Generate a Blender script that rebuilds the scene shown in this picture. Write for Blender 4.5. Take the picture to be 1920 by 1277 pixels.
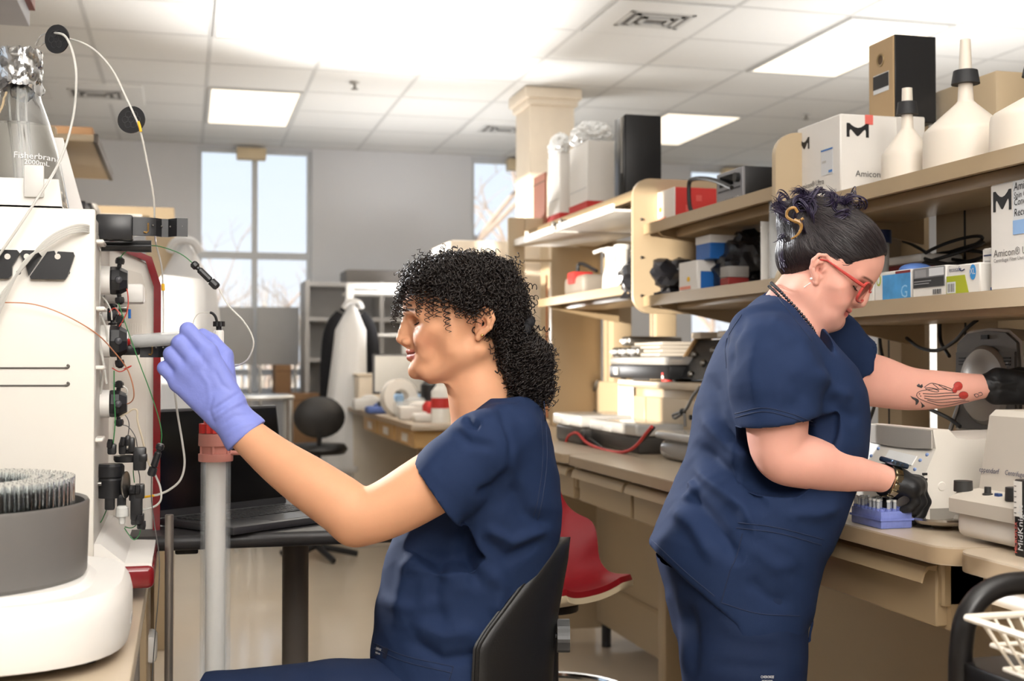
import bpy, bmesh, math, random
import numpy as np
from mathutils import Vector, Matrix
rnd = random.Random(7)
for o in list(bpy.data.objects): bpy.data.objects.remove(o)
SC = bpy.context.scene
COL = SC.collection
# ------------------------------------------------------------------ camera
H = 1.21
F, YAW, PIT, W_, H_ = 2330.0, 0.2576, 0.0161, 1920.0, 1277.0
CY, SY = math.cos(YAW), math.sin(YAW)
FWD = np.array([SY*math.cos(PIT), CY*math.cos(PIT), math.sin(PIT)])
RGT = np.array([CY, -SY, 0.0])
UPV = np.cross(RGT, FWD)
FH = np.array([SY, CY, 0.0])
cam = bpy.data.cameras.new('camera'); cam.lens = 36*F/W_; cam.sensor_width = 36
camo = bpy.data.objects.new('camera', cam); COL.objects.link(camo)
camo.location = (0, 0, H); camo.rotation_euler = (math.pi/2+PIT, 0, -YAW)
cam.dof.use_dof = True; cam.dof.focus_distance = 2.25; cam.dof.aperture_fstop = 5.0
cam.clip_start = 0.05
SC.camera = camo
# ------------------------------------------------------------------ world, lights, exposure
SC.view_settings.view_transform = 'Standard'; SC.view_settings.look = 'None'
SC.view_settings.gamma = 1.0; SC.view_settings.use_curve_mapping = False
SC.view_settings.exposure = 0.38
wd = bpy.data.worlds.new('world'); SC.world = wd; wd.use_nodes = True
wn = wd.node_tree; bg = wn.nodes['Background']
tc = wn.nodes.new('ShaderNodeTexCoord'); sp = wn.nodes.new('ShaderNodeSeparateXYZ'); cr = wn.nodes.new('ShaderNodeValToRGB')
wn.links.new(tc.outputs['Generated'], sp.inputs[0]); wn.links.new(sp.outputs['Z'], cr.inputs[0]); wn.links.new(cr.outputs[0], bg.inputs[0])
cr.color_ramp.elements[0].position = 0.0; cr.color_ramp.elements[0].color = (0.90, 0.94, 1.0, 1)
cr.color_ramp.elements[1].position = 0.35; cr.color_ramp.elements[1].color = (0.62, 0.80, 1.0, 1)
bg.inputs[1].default_value = 0.9
def lamp(name, kind, loc, target, energy, color, **kw):
    l = bpy.data.lights.new(name, kind); l.energy = energy; l.color = color
    for k, v in kw.items(): setattr(l, k, v)
    o = bpy.data.objects.new(name, l); COL.objects.link(o); o.location = loc
    o.rotation_euler = (Vector(target)-Vector(loc)).to_track_quat('-Z', 'Y').to_euler()
    return o
# low winter sun through the windows of the left wall
lamp('sun', 'SUN', (0, 0, 5), (0.88, 0.42, 5-0.09), 8.0, (1.0, 0.91, 0.79), angle=0.009)
# one strobe bounced off the ceiling; the lamps after it are added, unseen fills
lamp('strobe', 'SPOT', (1.15, 6.9, 1.3), (1.35, 5.6, 2.91), 430, (1, 0.98, 0.96), spot_size=2.1, spot_blend=1.0, shadow_soft_size=0.15)
lamp('fill_behind', 'SPOT', (0.6, 0.4, 1.7), (0.6, 0.6, 2.91), 440, (1, 0.965, 0.93), spot_size=2.6, spot_blend=1.0, shadow_soft_size=0.15)  # added fill, bounced off the ceiling behind the camera for ambient light
lamp('fill_far', 'SPOT', (1.65, 8.2, 1.35), (1.3, 8.2, 2.91), 85, (1, 0.98, 0.96), spot_size=2.8, spot_blend=1.0, shadow_soft_size=0.2)  # added fill, kept out of sight, brightens the back ceiling and wall
lamp('fill_aisle', 'SPOT', (3.6, 5.2, 1.5), (3.7, 5.4, 2.91), 115, (1, 0.97, 0.94), spot_size=2.8, spot_blend=1.0, shadow_soft_size=0.2)  # added fill hidden beyond the shelves, lifts the right part of the ceiling
lamp('fill_hair', 'SPOT', (-1.3, 5.2, 2.55), (0.5, 2.25, 1.25), 850, (0.95, 0.97, 1.0), spot_size=0.42, spot_blend=0.6, shadow_soft_size=0.12)  # added spot out of view, puts a bright rim on hair and arms
lamp('fill_front', 'AREA', (0.25, -0.9, 2.4), (0.35, 2.3, 1.0), 52, (1, 0.955, 0.90), shape='RECTANGLE', size=1.3, size_y=1.0)  # added area fill out of view, lights the people and the instrument front
# ------------------------------------------------------------------ helpers
def ray(px, py): return FWD+RGT*((px-W_/2)/F)-UPV*((py-H_/2)/F)
def at(px, py, d=None, x=None, y=None, z=None):
    """world point seen at a photograph pixel, at a given depth or on a given plane"""
    r = ray(px, py)
    if d is not None: t = d
    elif x is not None: t = x/r[0]
    elif y is not None: t = y/r[1]
    else: t = (z-H)/r[2]
    return np.array([0, 0, H])+r*t
def lin(c):
    if isinstance(c, str): c = [int(c[i:i+2], 16) for i in (0, 2, 4)]
    o = []
    for v in c:
        v = v/255.0; o.append(v/12.92 if v <= 0.04045 else ((v+0.055)/1.055)**2.4)
    return tuple(o)
MATS = {}
def mat(name, col=None, rough=0.5, metal=0.0, var=0.06, vscale=12.0, bump=0.0, bscale=200.0, spec=0.5, emit=0.0, trans=0.0, ior=1.45, sss=0.0, coat=0.0, aniso=0.0, sheen=0.0, attr=None, stretch=None, alpha=1.0, tint=None):
    if name in MATS: return MATS[name]
    m = bpy.data.materials.new(name); m.use_nodes = True; MATS[name] = m
    nt = m.node_tree; b = nt.nodes['Principled BSDF']
    c = lin(col); N = nt.nodes.new; LK = nt.links.new
    b.inputs['Roughness'].default_value = rough; b.inputs['Metallic'].default_value = metal
    b.inputs['Specular IOR Level'].default_value = spec; b.inputs['IOR'].default_value = ior
    b.inputs['Transmission Weight'].default_value = trans
    b.inputs['Coat Weight'].default_value = coat; b.inputs['Sheen Weight'].default_value = sheen
    b.inputs['Alpha'].default_value = alpha
    if sss:
        b.inputs['Subsurface Weight'].default_value = sss; b.inputs['Subsurface Radius'].default_value = (1, 0.35, 0.2); b.inputs['Subsurface Scale'].default_value = 0.008
    co = N('ShaderNodeTexCoord'); mp = N('ShaderNodeMapping'); LK(co.outputs['Object'], mp.inputs[0])
    if stretch: mp.inputs['Scale'].default_value = stretch
    nz = N('ShaderNodeTexNoise'); nz.inputs['Scale'].default_value = vscale; nz.inputs['Detail'].default_value = 3
    LK(mp.outputs[0], nz.inputs['Vector'])
    mx = N('ShaderNodeMix'); mx.data_type = 'RGBA'
    mx.inputs[6].default_value = tuple(max(0, v*(1-var)) for v in c)+(1,); mx.inputs[7].default_value = tuple(min(1, v*(1+var)) for v in c)+(1,)
    LK(nz.outputs[0], mx.inputs[0]); out = mx.outputs[2]
    if attr:
        a = N('ShaderNodeVertexColor'); a.layer_name = attr
        m2 = N('ShaderNodeMix'); m2.data_type = 'RGBA'; LK(a.outputs['Alpha'], m2.inputs[0]); LK(out, m2.inputs[6]); LK(a.outputs['Color'], m2.inputs[7]); out = m2.outputs[2]
    LK(out, b.inputs['Base Color'])
    if emit:
        b.inputs['Emission Strength'].default_value = emit; b.inputs['Emission Color'].default_value = c+(1,)
    if bump:
        n2 = N('ShaderNodeTexNoise'); n2.inputs['Scale'].default_value = bscale; n2.inputs['Detail'].default_value = 4; LK(mp.outputs[0], n2.inputs['Vector'])
        bp = N('ShaderNodeBump'); bp.inputs['Strength'].default_value = bump; bp.inputs['Distance'].default_value = 0.002; LK(n2.outputs[0], bp.inputs['Height']); LK(bp.outputs[0], b.inputs['Normal'])
    return m
# ---- mesh pieces: (verts, faces) lists kept in numpy, world coordinates
class MB:
    def __init__(s): s.v = []; s.f = []; s.n = 0
    def add(s, v, f):
        v = np.asarray(v, float).reshape(-1, 3); s.v.append(v)
        s.f += [tuple(int(i)+s.n for i in q) for q in f]; s.n += len(v); return s
    def box(s, a, b, bev=0.0, seg=2):
        a, b = np.array(a, float), np.array(b, float); return s._box(np.minimum(a, b), np.maximum(a, b), bev, seg)
    def _box(s, a, b, bev, seg):
        bev = min(bev, 0.45*float(min(b-a)))
        if bev <= 0:
            v = [(x, y, z) for x in (a[0], b[0]) for y in (a[1], b[1]) for z in (a[2], b[2])]
            return s.add(v, [(0, 1, 3, 2), (4, 6, 7, 5), (0, 4, 5, 1), (2, 3, 7, 6), (0, 2, 6, 4), (1, 5, 7, 3)])
        bm = bmesh.new(); bmesh.ops.create_cube(bm, size=1)
        for q in bm.verts: q.co = Vector(((a+b)/2+np.array(q.co)*(b-a)))
        bmesh.ops.bevel(bm, geom=bm.edges[:], offset=bev, segments=seg, affect='EDGES', profile=0.5)
        return s.bm(bm)
    def bm(s, bm):
        bm.verts.index_update(); v = [tuple(q.co) for q in bm.verts]; f = [[q.index for q in p.verts] for p in bm.faces]; bm.free(); return s.add(v, f)
    def xf(s, M):
        M = np.array(M); s.v = [(np.c_[q, np.ones(len(q))] @ M.T)[:, :3] for q in s.v]; return s
    def tube(s, pts, r, n=8, caps=True, smooth=True):
        P = np.array(pts, float); R = np.broadcast_to(np.asarray(r, float), (len(P),))
        T = np.gradient(P, axis=0); T /= np.linalg.norm(T, axis=1)[:, None]+1e-12
        ref = np.array([0, 0, 1.0]) if abs(T[0][2]) < 0.9 else np.array([1.0, 0, 0])
        nrm = np.cross(T[0], ref); nrm /= np.linalg.norm(nrm); V = []
        ang = np.arange(n)*2*math.pi/n
        for i in range(len(P)):
            nrm = nrm-T[i]*(nrm@T[i]); nrm /= np.linalg.norm(nrm)+1e-12; bi = np.cross(T[i], nrm)
            V.append(P[i]+R[i]*(np.cos(ang)[:, None]*nrm+np.sin(ang)[:, None]*bi))
        V = np.concatenate(V); f = []
        for i in range(len(P)-1):
            for j in range(n):
                k = (j+1) % n; f.append((i*n+j, i*n+k, (i+1)*n+k, (i+1)*n+j))
        if caps: f.append(tuple(range(n))[::-1]); f.append(tuple((len(P)-1)*n+j for j in range(n)))
        return s.add(V, f)
    def cyl(s, a, b, r, r2=None, n=24, bev=0.0):
        a = np.array(a, float); b = np.array(b, float); L = np.linalg.norm(b-a); t = (b-a)/L; r2 = r if r2 is None else r2
        if bev: return s.lathe([(0, 0), (r-bev, 0), (r, bev), (r2, L-bev), (r2-bev, L), (0, L)], a, t, n)
        return s.lathe([(0, 0), (r, 0), (r2, L), (0, L)], a, t, n)
    def lathe(s, prof, o=(0, 0, 0), ax=(0, 0, 1), n=32, a0=0.0, a1=2*math.pi):
        ax = np.array(ax, float); ax /= np.linalg.norm(ax); ref = np.array([1.0, 0, 0]) if abs(ax[0]) < 0.9 else np.array([0, 1.0, 0])
        e1 = ref-ax*(ref@ax); e1 /= np.linalg.norm(e1); e2 = np.cross(ax, e1); full = abs(a1-a0-2*math.pi) < 1e-6
        m = n if full else n+1; an = a0+np.arange(m)*(a1-a0)/n; V = []; o = np.array(o, float); rows = []; cnt = 0
        for (r, z) in prof:
            if r < 1e-7: V.append((o+ax*z)[None]); rows.append([cnt]*m); cnt += 1
            else: V.append(o+ax*z+r*(np.cos(an)[:, None]*e1+np.sin(an)[:, None]*e2)); rows.append(list(range(cnt, cnt+m))); cnt += m
        f = []
        for i in range(len(prof)-1):
            A, B = rows[i], rows[i+1]
            for j in range(m if full else m-1):
                k = (j+1) % m; q = [A[j], A[k], B[k], B[j]]; q2 = []
                for t in q:
                    if t not in q2: q2.append(t)
                if len(q2) > 2: f.append(tuple(q2))
        return s.add(np.concatenate(V), f)
    def prism(s, poly, o, e1, e2, n, depth):
        """poly in the e1/e2 plane at o, extruded by depth along n"""
        o, e1, e2, n = [np.array(q, float) for q in (o, e1, e2, n)]; m = len(poly)
        A = np.array([o+e1*p[0]+e2*p[1] for p in poly]); V = np.r_[A, A+n*depth]
        return s.add(V, [tuple(range(m))[::-1], tuple(range(m, 2*m))]+[(i, (i+1) % m, m+(i+1) % m, m+i) for i in range(m)])
    def sphere(s, c, r, n=16, sc=(1, 1, 1)):
        bm = bmesh.new(); bmesh.ops.create_uvsphere(bm, u_segments=n, v_segments=max(6, n*2//3), radius=1)
        for q in bm.verts: q.co = Vector(np.array(c)+np.array(q.co)*r*np.array(sc))
        return s.bm(bm)
    def ico(s, c, r, sub=1, sc=(1, 1, 1)):
        bm = bmesh.new(); bmesh.ops.create_icosphere(bm, subdivisions=sub, radius=1)
        for q in bm.verts: q.co = Vector(np.array(c)+np.array(q.co)*r*np.array(sc))
        return s.bm(bm)
def wloc(o):
    p = np.zeros(3)
    while o: p += np.array(o.location); o = o.parent
    return p
def obj(name, mb, m, parent=None, smooth=True, angle=40, origin=None, color=None):
    V = np.concatenate(mb.v) if mb.v else np.zeros((0, 3))
    if parent is None:
        loc = np.array(origin, float) if origin is not None else np.array([(V[:, 0].min()+V[:, 0].max())/2, (V[:, 1].min()+V[:, 1].max())/2, V[:, 2].min()])
        off = loc
    else: loc = np.zeros(3); off = wloc(parent)
    me = bpy.data.meshes.new(name); me.from_pydata((V-off).tolist(), [], mb.f); me.update()
    bm = bmesh.new(); bm.from_mesh(me); bmesh.ops.recalc_face_normals(bm, faces=bm.faces[:]); bm.to_mesh(me); bm.free()
    if smooth:
        me.polygons.foreach_set('use_smooth', [True]*len(me.polygons))
        if angle < 180: me.set_sharp_from_angle(angle=math.radians(angle))
    if color is not None:
        ca = me.color_attributes.new('tint', 'FLOAT_COLOR', 'POINT'); ca.data.foreach_set('color', np.asarray(color, np.float32).ravel())
    me.materials.append(m)
    o = bpy.data.objects.new(name, me); COL.objects.link(o); o.location = loc
    if parent: o.parent = parent
    return o
def tag(o, label, cat, group=None):
    o['label'] = label; o['category'] = cat
    if group: o['group'] = group
    return o
def thing(name, loc, label, cat, group=None):
    o = bpy.data.objects.new(name, None); COL.objects.link(o); o.location = loc; o.empty_display_size = 0.1
    return tag(o, label, cat, group)
def struct(o): o['kind'] = 'structure'; return o
def copy_thing(o, d, label=None):
    c = o.copy(); COL.objects.link(c); c.location = Vector(o.location)+Vector(d)
    if label: c['label'] = label
    for ch in list(o.children):
        k = ch.copy(); COL.objects.link(k); k.parent = c
        for g in list(ch.children):
            q = g.copy(); COL.objects.link(q); q.parent = k
    return c
def catmull(pts, n=10):
    P = np.array(pts, float); P = np.r_[[2*P[0]-P[1]], P, [2*P[-1]-P[-2]]]; o = []
    for i in range(1, len(P)-2):
        for t in np.arange(n)/n:
            o.append(0.5*((2*P[i])+(-P[i-1]+P[i+1])*t+(2*P[i-1]-5*P[i]+4*P[i+1]-P[i+2])*t*t+(-P[i-1]+3*P[i]-3*P[i+1]+P[i+2])*t**3))
    o.append(P[-2]); return np.array(o)
def text_mb(s, size, o, e1, e2, depth=0.0004, align='LEFT'):
    cu = bpy.data.curves.new('t', 'FONT'); cu.body = s; cu.size = size; cu.align_x = align; cu.resolution_u = 2
    ob = bpy.data.objects.new('t', cu); COL.objects.link(ob)
    dg = bpy.context.evaluated_depsgraph_get(); me = bpy.data.meshes.new_from_object(ob.evaluated_get(dg))
    V = np.array([v.co[:] for v in me.vertices]).reshape(-1, 3); f = [list(p.vertices) for p in me.polygons]
    bpy.data.objects.remove(ob); bpy.data.curves.remove(cu); bpy.data.meshes.remove(me)
    o, e1, e2 = [np.array(q, float) for q in (o, e1, e2)]; n = np.cross(e1, e2)
    return MB().add(o+V[:, :1]*e1+V[:, 1:2]*e2+n*depth, f)
# ------------------------------------------------------------------ implicit surfaces (bodies, clothes, hands)
def smin(a, b, k):
    if k <= 0: return np.minimum(a, b)
    h = np.maximum(k-np.abs(a-b), 0)/k; return np.minimum(a, b)-h*h*k*0.25
class Field:
    def __init__(s, lo, hi, h):
        s.lo = np.array(lo, float); s.h = h; s.n = np.maximum(((np.array(hi)-s.lo)/h).astype(int)+2, 4)
        s.f = np.full(s.n, 0.06, np.float32)
        s.ax = [(s.lo[i]+np.arange(s.n[i])*h).astype(np.float32) for i in range(3)]
    def reg(s, lo, hi):
        a = np.clip(((np.array(lo)-s.lo)/s.h).astype(int)-1, 0, s.n); b = np.clip(((np.array(hi)-s.lo)/s.h).astype(int)+2, 0, s.n)
        sl = tuple(slice(a[i], b[i]) for i in range(3)); X = s.ax[0][sl[0]][:, None, None]; Y = s.ax[1][sl[1]][None, :, None]; Z = s.ax[2][sl[2]][None, None, :]
        return sl, X, Y, Z
    def put(s, fn, lo, hi, k, sub=False, inter=False):
        m = max(k, 0.0)+0.012
        sl, X, Y, Z = s.reg(np.array(lo)-m, np.array(hi)+m)
        if 0 in s.f[sl].shape: return s
        d = fn(X, Y, Z).astype(np.float32)
        if sub: s.f[sl] = -smin(-s.f[sl], d, k)
        else: s.f[sl] = smin(s.f[sl], d, k)
        return s
    def cone(s, a, b, ra, rb, k=0.01, sub=False, flat=None):
        a = np.array(a, float); b = np.array(b, float); ab = b-a; L2 = max(ab@ab, 1e-12)
        def fn(X, Y, Z):
            x, y, z = X-a[0], Y-a[1], Z-a[2]; t = np.clip((x*ab[0]+y*ab[1]+z*ab[2])/L2, 0, 1)
            x, y, z = x-t*ab[0], y-t*ab[1], z-t*ab[2]; q = x*x+y*y+z*z
            if flat is not None:
                n, sc = flat; q = q+(sc*sc-1)*(x*n[0]+y*n[1]+z*n[2])**2
            return np.sqrt(q)-(ra+(rb-ra)*t)
        r = max(ra, rb); return s.put(fn, np.minimum(a, b)-r, np.maximum(a, b)+r, k, sub)
    def chain(s, pts, rad, k=0.01, sub=False, flat=None):
        for i in range(len(pts)-1): s.cone(pts[i], pts[i+1], rad[i], rad[i+1], k if i == 0 else max(0.3*k, 0.002), sub, flat)
        return s
    def ell(s, c, r, k=0.01, R=None, sub=False):
        c = np.array(c, float); r = np.array(r, float); R = np.eye(3) if R is None else np.array(R)
        def fn(X, Y, Z):
            x, y, z = X-c[0], Y-c[1], Z-c[2]; p = [R[i][0]*x+R[i][1]*y+R[i][2]*z for i in range(3)]
            k0 = np.sqrt((p[0]/r[0])**2+(p[1]/r[1])**2+(p[2]/r[2])**2); k1 = np.sqrt((p[0]/r[0]**2)**2+(p[1]/r[1]**2)**2+(p[2]/r[2]**2)**2)
            return k0*(k0-1)/(k1+1e-9)
        m = max(r); return s.put(fn, c-m, c+m, k, sub)
    def loft(s, rows, k=0.01, n=2.3, sub=False, egg=0.0):
        """rows: (z, x0, x1, halfwidth, ycentre[, n]) - superelliptic sections stacked along z"""
        A = np.array(rows, float); A = A[np.argsort(A[:, 0])]
        zs = np.linspace(A[0, 0], A[-1, 0], 160)
        def sm(c):
            q = np.interp(zs, A[:, 0], A[:, c]); ker = np.hanning(11); ker /= ker.sum(); return np.convolve(np.pad(q, 5, mode='edge'), ker, 'valid')
        x0, x1, hw, yc = sm(1), sm(2), sm(3), sm(4)
        def fn(X, Y, Z):
            z = Z.ravel(); g = lambda q: np.interp(z, zs, q)[None, None, :]
            cx = (g(x0)+g(x1))/2; a = np.maximum((g(x1)-g(x0))/2, 1e-3); b = np.maximum(g(hw), 1e-3)
            if egg: b = b*(1-egg*np.clip((X-cx)/a, 0, 1.2))
            q = (np.abs((X-cx)/a)**n+np.abs((Y-g(yc))/b)**n+1e-12)**(1/n)
            gr = np.sqrt(((X-cx)/a**2)**2+((Y-g(yc))/b**2)**2)/np.maximum(q, 1e-3)
            d = (q-1)/np.maximum(gr, 1/np.maximum(a, b)) ; d = np.clip(d, -0.08, 0.08)
            return np.maximum(d, np.maximum(A[0, 0]-Z, Z-A[-1, 0]))
        return s.put(fn, (A[:, 1].min(), (A[:, 4]-A[:, 3]).min(), A[0, 0]), (A[:, 2].max(), (A[:, 4]+A[:, 3]).max(), A[-1, 0]), k, sub)
    def mesh(s):
        f = s.f; nx, ny, nz = f.shape; ins = f < 0
        c = np.zeros((nx-1, ny-1, nz-1), np.int8)
        for i in (0, 1):
            for j in (0, 1):
                for k in (0, 1): c += ins[i:nx-1+i, j:ny-1+j, k:nz-1+k]
        act = (c > 0) & (c < 8); idx = np.full(act.shape, -1, np.int64); I = np.argwhere(act); idx[act] = np.arange(len(I))
        P = np.zeros((len(I), 3)); cnt = np.zeros(len(I)); cor = [(i, j, k) for i in (0, 1) for j in (0, 1) for k in (0, 1)]
        val = {q: f[I[:, 0]+q[0], I[:, 1]+q[1], I[:, 2]+q[2]] for q in cor}
        for a in cor:
            for b in cor:
                if sum(abs(a[i]-b[i]) for i in range(3)) == 1 and a < b:
                    va, vb = val[a], val[b]; m = (va < 0) != (vb < 0); t = np.where(m, va/np.where(m, va-vb, 1), 0)
                    for i in range(3): P[:, i] += np.where(m, a[i]+t*(b[i]-a[i]), 0)
                    cnt += m
        V = s.lo+(I+P/cnt[:, None])*s.h; Q = []
        for ax in range(3):
            sl0 = [slice(1, -1)]*3; sl1 = [slice(1, -1)]*3; sl0[ax] = slice(0, -1); sl1[ax] = slice(1, None)
            a = ins[tuple(sl0)]; b = ins[tuple(sl1)]; E = np.argwhere(a != b)
            if len(E) == 0: continue
            fl = a[tuple(E.T)]; E = E+1; E[:, ax] -= 1; u, v = [(1, 2), (2, 0), (0, 1)][ax]
            def cell(du, dv):
                e = E.copy(); e[:, u] -= du; e[:, v] -= dv; return idx[tuple(e.T)]
            q = np.stack([cell(1, 1), cell(0, 1), cell(0, 0), cell(1, 0)], 1); q[~fl] = q[~fl][:, ::-1]; Q.append(q)
        Q = np.concatenate(Q); Q = Q[(Q >= 0).all(1)]
        return V, Q
def lap(V, Q, it=2, lam=0.5):
    E = np.concatenate([Q[:, [0, 1]], Q[:, [1, 2]], Q[:, [2, 3]], Q[:, [3, 0]]]); E = np.r_[E, E[:, ::-1]]
    deg = np.bincount(E[:, 0], minlength=len(V))[:, None]+1e-9
    for _ in range(it):
        S = np.stack([np.bincount(E[:, 0], weights=V[E[:, 1], i], minlength=len(V)) for i in range(3)], 1)/deg; V = V+lam*(S-V)
    return V
def vnormals(V, Q):
    n = np.cross(V[Q[:, 2]]-V[Q[:, 0]], V[Q[:, 3]]-V[Q[:, 1]]); N = np.zeros_like(V)
    for i in range(4): np.add.at(N, Q[:, i], n)
    return N/(np.linalg.norm(N, axis=1)[:, None]+1e-12)
class Frame:
    """upright frame at depth d0: u along the image, w away, v up; authored from photograph pixels"""
    def __init__(s, d0): s.d0 = d0
    def __call__(s, px, py, dw=0.0):
        d = s.d0+dw; return np.array([(px-960)/F*d, dw, H+(676-py)/F*d])
    def world(s, V):
        V = np.asarray(V, float).reshape(-1, 3); return V[:, :1]*RGT+(V[:, 1:2]+s.d0)*FH+V[:, 2:3]*np.array([0, 0, 1.0])
def P2seg(U, Vv, a, b):
    ab = np.array(b, float)-a; L = ab@ab; t = np.clip(((U-a[0])*ab[0]+(Vv-a[1])*ab[1])/L, 0, 1)
    return np.hypot(U-a[0]-t*ab[0], Vv-a[1]-t*ab[1]), t
def folds(fr, V, N, lst):
    """cloth folds: ridge (+) or valley (-) of some height and width along a line, pushed along the normal"""
    px = 960+V[:, 0]/(fr.d0+V[:, 1])*F; py = 676-(V[:, 2]-H)/(fr.d0+V[:, 1])*F; D = np.zeros(len(V))
    for pts, amp, wid in lst:
        best = np.full(len(V), 1e9); tt = np.zeros(len(V)); m = len(pts)-1
        for i in range(m):
            d, t = P2seg(px, py, pts[i], pts[i+1]); s_ = d < best; best = np.where(s_, d, best); tt = np.where(s_, (i+t)/m, tt)
        D += amp*np.exp(-(best/wid)**2)*np.clip(np.minimum(tt, 1-tt)*5, 0.0, 1)
    return V+N*D[:, None]
# ================================================================== setting
CEIL = 2.91; WALLY = 10.05
M_TILE = mat('ceiling_tile_white', (224, 224, 222), rough=0.9, var=0.03, vscale=60, bump=0.3, bscale=260)
M_RAIL = mat('grid_rail_white', (200, 200, 198), rough=0.5)
M_WALL = mat('wall_pale_grey', (222, 223, 226), rough=0.85, var=0.02, vscale=3, bump=0.1, bscale=300)
M_FLOOR = mat('floor_beige_vinyl', (218, 204, 184), rough=0.11, var=0.05, vscale=2.5, spec=0.5, bump=0.03, bscale=40)
M_TAN = mat('laminate_tan', (184, 164, 134), rough=0.42, var=0.02, vscale=5, spec=0.45)
M_TAN2 = mat('painted_steel_tan', (170, 148, 116), rough=0.36, var=0.02, vscale=5, spec=0.5)
M_TOP = mat('worktop_grey_beige', (184, 168, 146), rough=0.28, var=0.05, vscale=160, spec=0.5)
M_EDGE = mat('worktop_edge_band', (162, 140, 112), rough=0.4)
M_WHITE = mat('white_plastic', (228, 225, 220), rough=0.38, var=0.015)
M_BLACK = mat('black_plastic', (30, 30, 32), rough=0.4, var=0.1)
M_STEEL = mat('brushed_steel', (150, 146, 140), rough=0.3, metal=1.0, var=0.08, vscale=40)
M_GREYM = mat('grey_painted_metal', (112, 105, 98), rough=0.35, metal=0.0, var=0.05)
M_PAPER = mat('white_card', (226, 222, 216), rough=0.7, var=0.02)
M_RED = mat('red_card', (196, 52, 48), rough=0.55)
M_BLUE = mat('blue_plastic', (36, 102, 178), rough=0.4)
M_CLEAR = mat('clear_plastic', (236, 238, 238), rough=0.08, spec=0.7, alpha=0.32)
M_GLASSA = mat('column_glass', (226, 232, 234), rough=0.02, spec=0.9, alpha=0.16)
M_GLASS = mat('clear_glass', (250, 252, 252), rough=0.01, trans=1.0, ior=1.45)
M_INK = mat('black_print', (28, 27, 28), rough=0.6)
M_CORD = mat('black_rubber', (26, 25, 25), rough=0.55)
def B(a, b, bev=0.0, seg=2): return MB().box(a, b, bev, seg)
fl = struct(obj('floor', B((-3, -2.6, -0.06), (7, WALLY+0.2, 0)), M_FLOOR))
ce = struct(obj('ceiling', B((-3, -2.6, CEIL+0.03), (7, WALLY+0.2, CEIL+0.09)), M_TILE, origin=(2, 4, CEIL+0.03)))
LIGHTS = {(k, j) for k in (0, 5) for j in (0, 2)}
gx = lambda k: 0.125+0.61*k
gy = lambda j: 5.48+1.22*j
proto = None
for k in range(-5, 11):
    for j in range(-2, 4):
        if (k, j) in LIGHTS: continue
        for hf in (0, 1):
            if (k == 3 and j == 0 and hf == 0): continue
            if proto is None:
                proto = obj('ceiling_tile', B((gx(k)+0.008, gy(j)+0.008, CEIL+0.004), (gx(k)+0.602, gy(j)+0.602, CEIL+0.022), 0.004, 1), M_TILE, ce); k0, j0 = k, j
            else:
                c = proto.copy(); COL.objects.link(c); c.parent = ce; c.location = Vector(proto.location)+Vector((gx(k)-gx(k0), gy(j)-gy(j0)+0.61*hf, 0))
for k in range(-5, 12): obj('grid_rail', B((gx(k)-0.012, gy(-2), CEIL+0.0025), (gx(k)+0.012, WALLY, CEIL+0.02)), M_RAIL, ce)
for j in range(-2, 5): obj('grid_rail', B((gx(-5), min(gy(j), WALLY-.03)-0.012, CEIL+0.003), (gx(11), min(gy(j), WALLY-.03)+0.012, CEIL+0.02)), M_RAIL, ce)
for j in range(-2, 4):
    for k in range(-5, 11):
        if (k, j) not in LIGHTS: obj('grid_rail', B((gx(k), gy(j)+0.598, CEIL+0.003), (gx(k+1), gy(j)+0.622, CEIL+0.02)), M_RAIL, ce)
M_DIFF = mat('light_diffuser', (255, 241, 220), rough=0.5, emit=1.0)
def ceiling_light(k, j, lab):
    t = thing('ceiling_light', (gx(k)+0.305, gy(j)+0.61, CEIL-0.004), lab, 'ceiling light', 'recessed ceiling lights')
    a, b = (gx(k)+0.01, gy(j)+0.01), (gx(k)+0.60, gy(j)+1.21); f = MB()
    for q in (((a[0], a[1]), (a[0]+0.022, b[1])), ((b[0]-0.022, a[1]), b), ((a[0]+0.022, a[1]), (b[0]-0.022, a[1]+0.022)), ((a[0]+0.022, b[1]-0.022), (b[0]-0.022, b[1]))): f.box((q[0][0], q[0][1], CEIL-0.006), (q[1][0], q[1][1], CEIL+0.014))
    obj('frame', f, M_RAIL, t); obj('diffuser', B((a[0]+0.02, a[1]+0.02, CEIL-0.001), (b[0]-0.02, b[1]-0.02, CEIL+0.012)), M_DIFF, t)
for k, j, lab in ((0, 2, 'recessed ceiling light panel in front of the tall window'), (0, 0, 'recessed ceiling light panel cut by the top edge of the photo'), (5, 0, 'recessed ceiling light panel above the tall tan and black box'), (5, 2, 'recessed ceiling light panel half hidden behind the black computer tower')): ceiling_light(k, j, lab)
def air_vent(x, y, lab):
    t = thing('air_vent', (x, y, CEIL-0.01), lab, 'air vent', 'square ceiling air vents'); s_ = 0.29
    obj('plate', B((x-s_, y-s_, CEIL-0.004), (x+s_, y+s_, CEIL+0.014), 0.004, 1), M_TILE, t)
    for i, w in enumerate((0.17, 0.125, 0.08)):
        f = MB(); z = CEIL-0.006-0.004*i
        for q in (((x-w, y-w*0.8), (x+w, y-w*0.8+0.022)), ((x-w, y+w*0.8-0.022), (x+w, y+w*0.8)), ((x-w, y-w*0.8), (x-w+0.022, y+w*0.8)), ((x+w-0.022, y-w*0.8), (x+w, y+w*0.8))): f.box((q[0][0], q[0][1], z), (q[1][0], q[1][1], z+0.008))
        obj('louvre', f, M_RAIL, t)
    obj('duct_opening', B((x-0.15, y-0.115, CEIL-0.0045), (x+0.15, y+0.115, CEIL-0.004)), mat('vent_shadow_grey', (120, 118, 116), rough=0.9), t)
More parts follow.
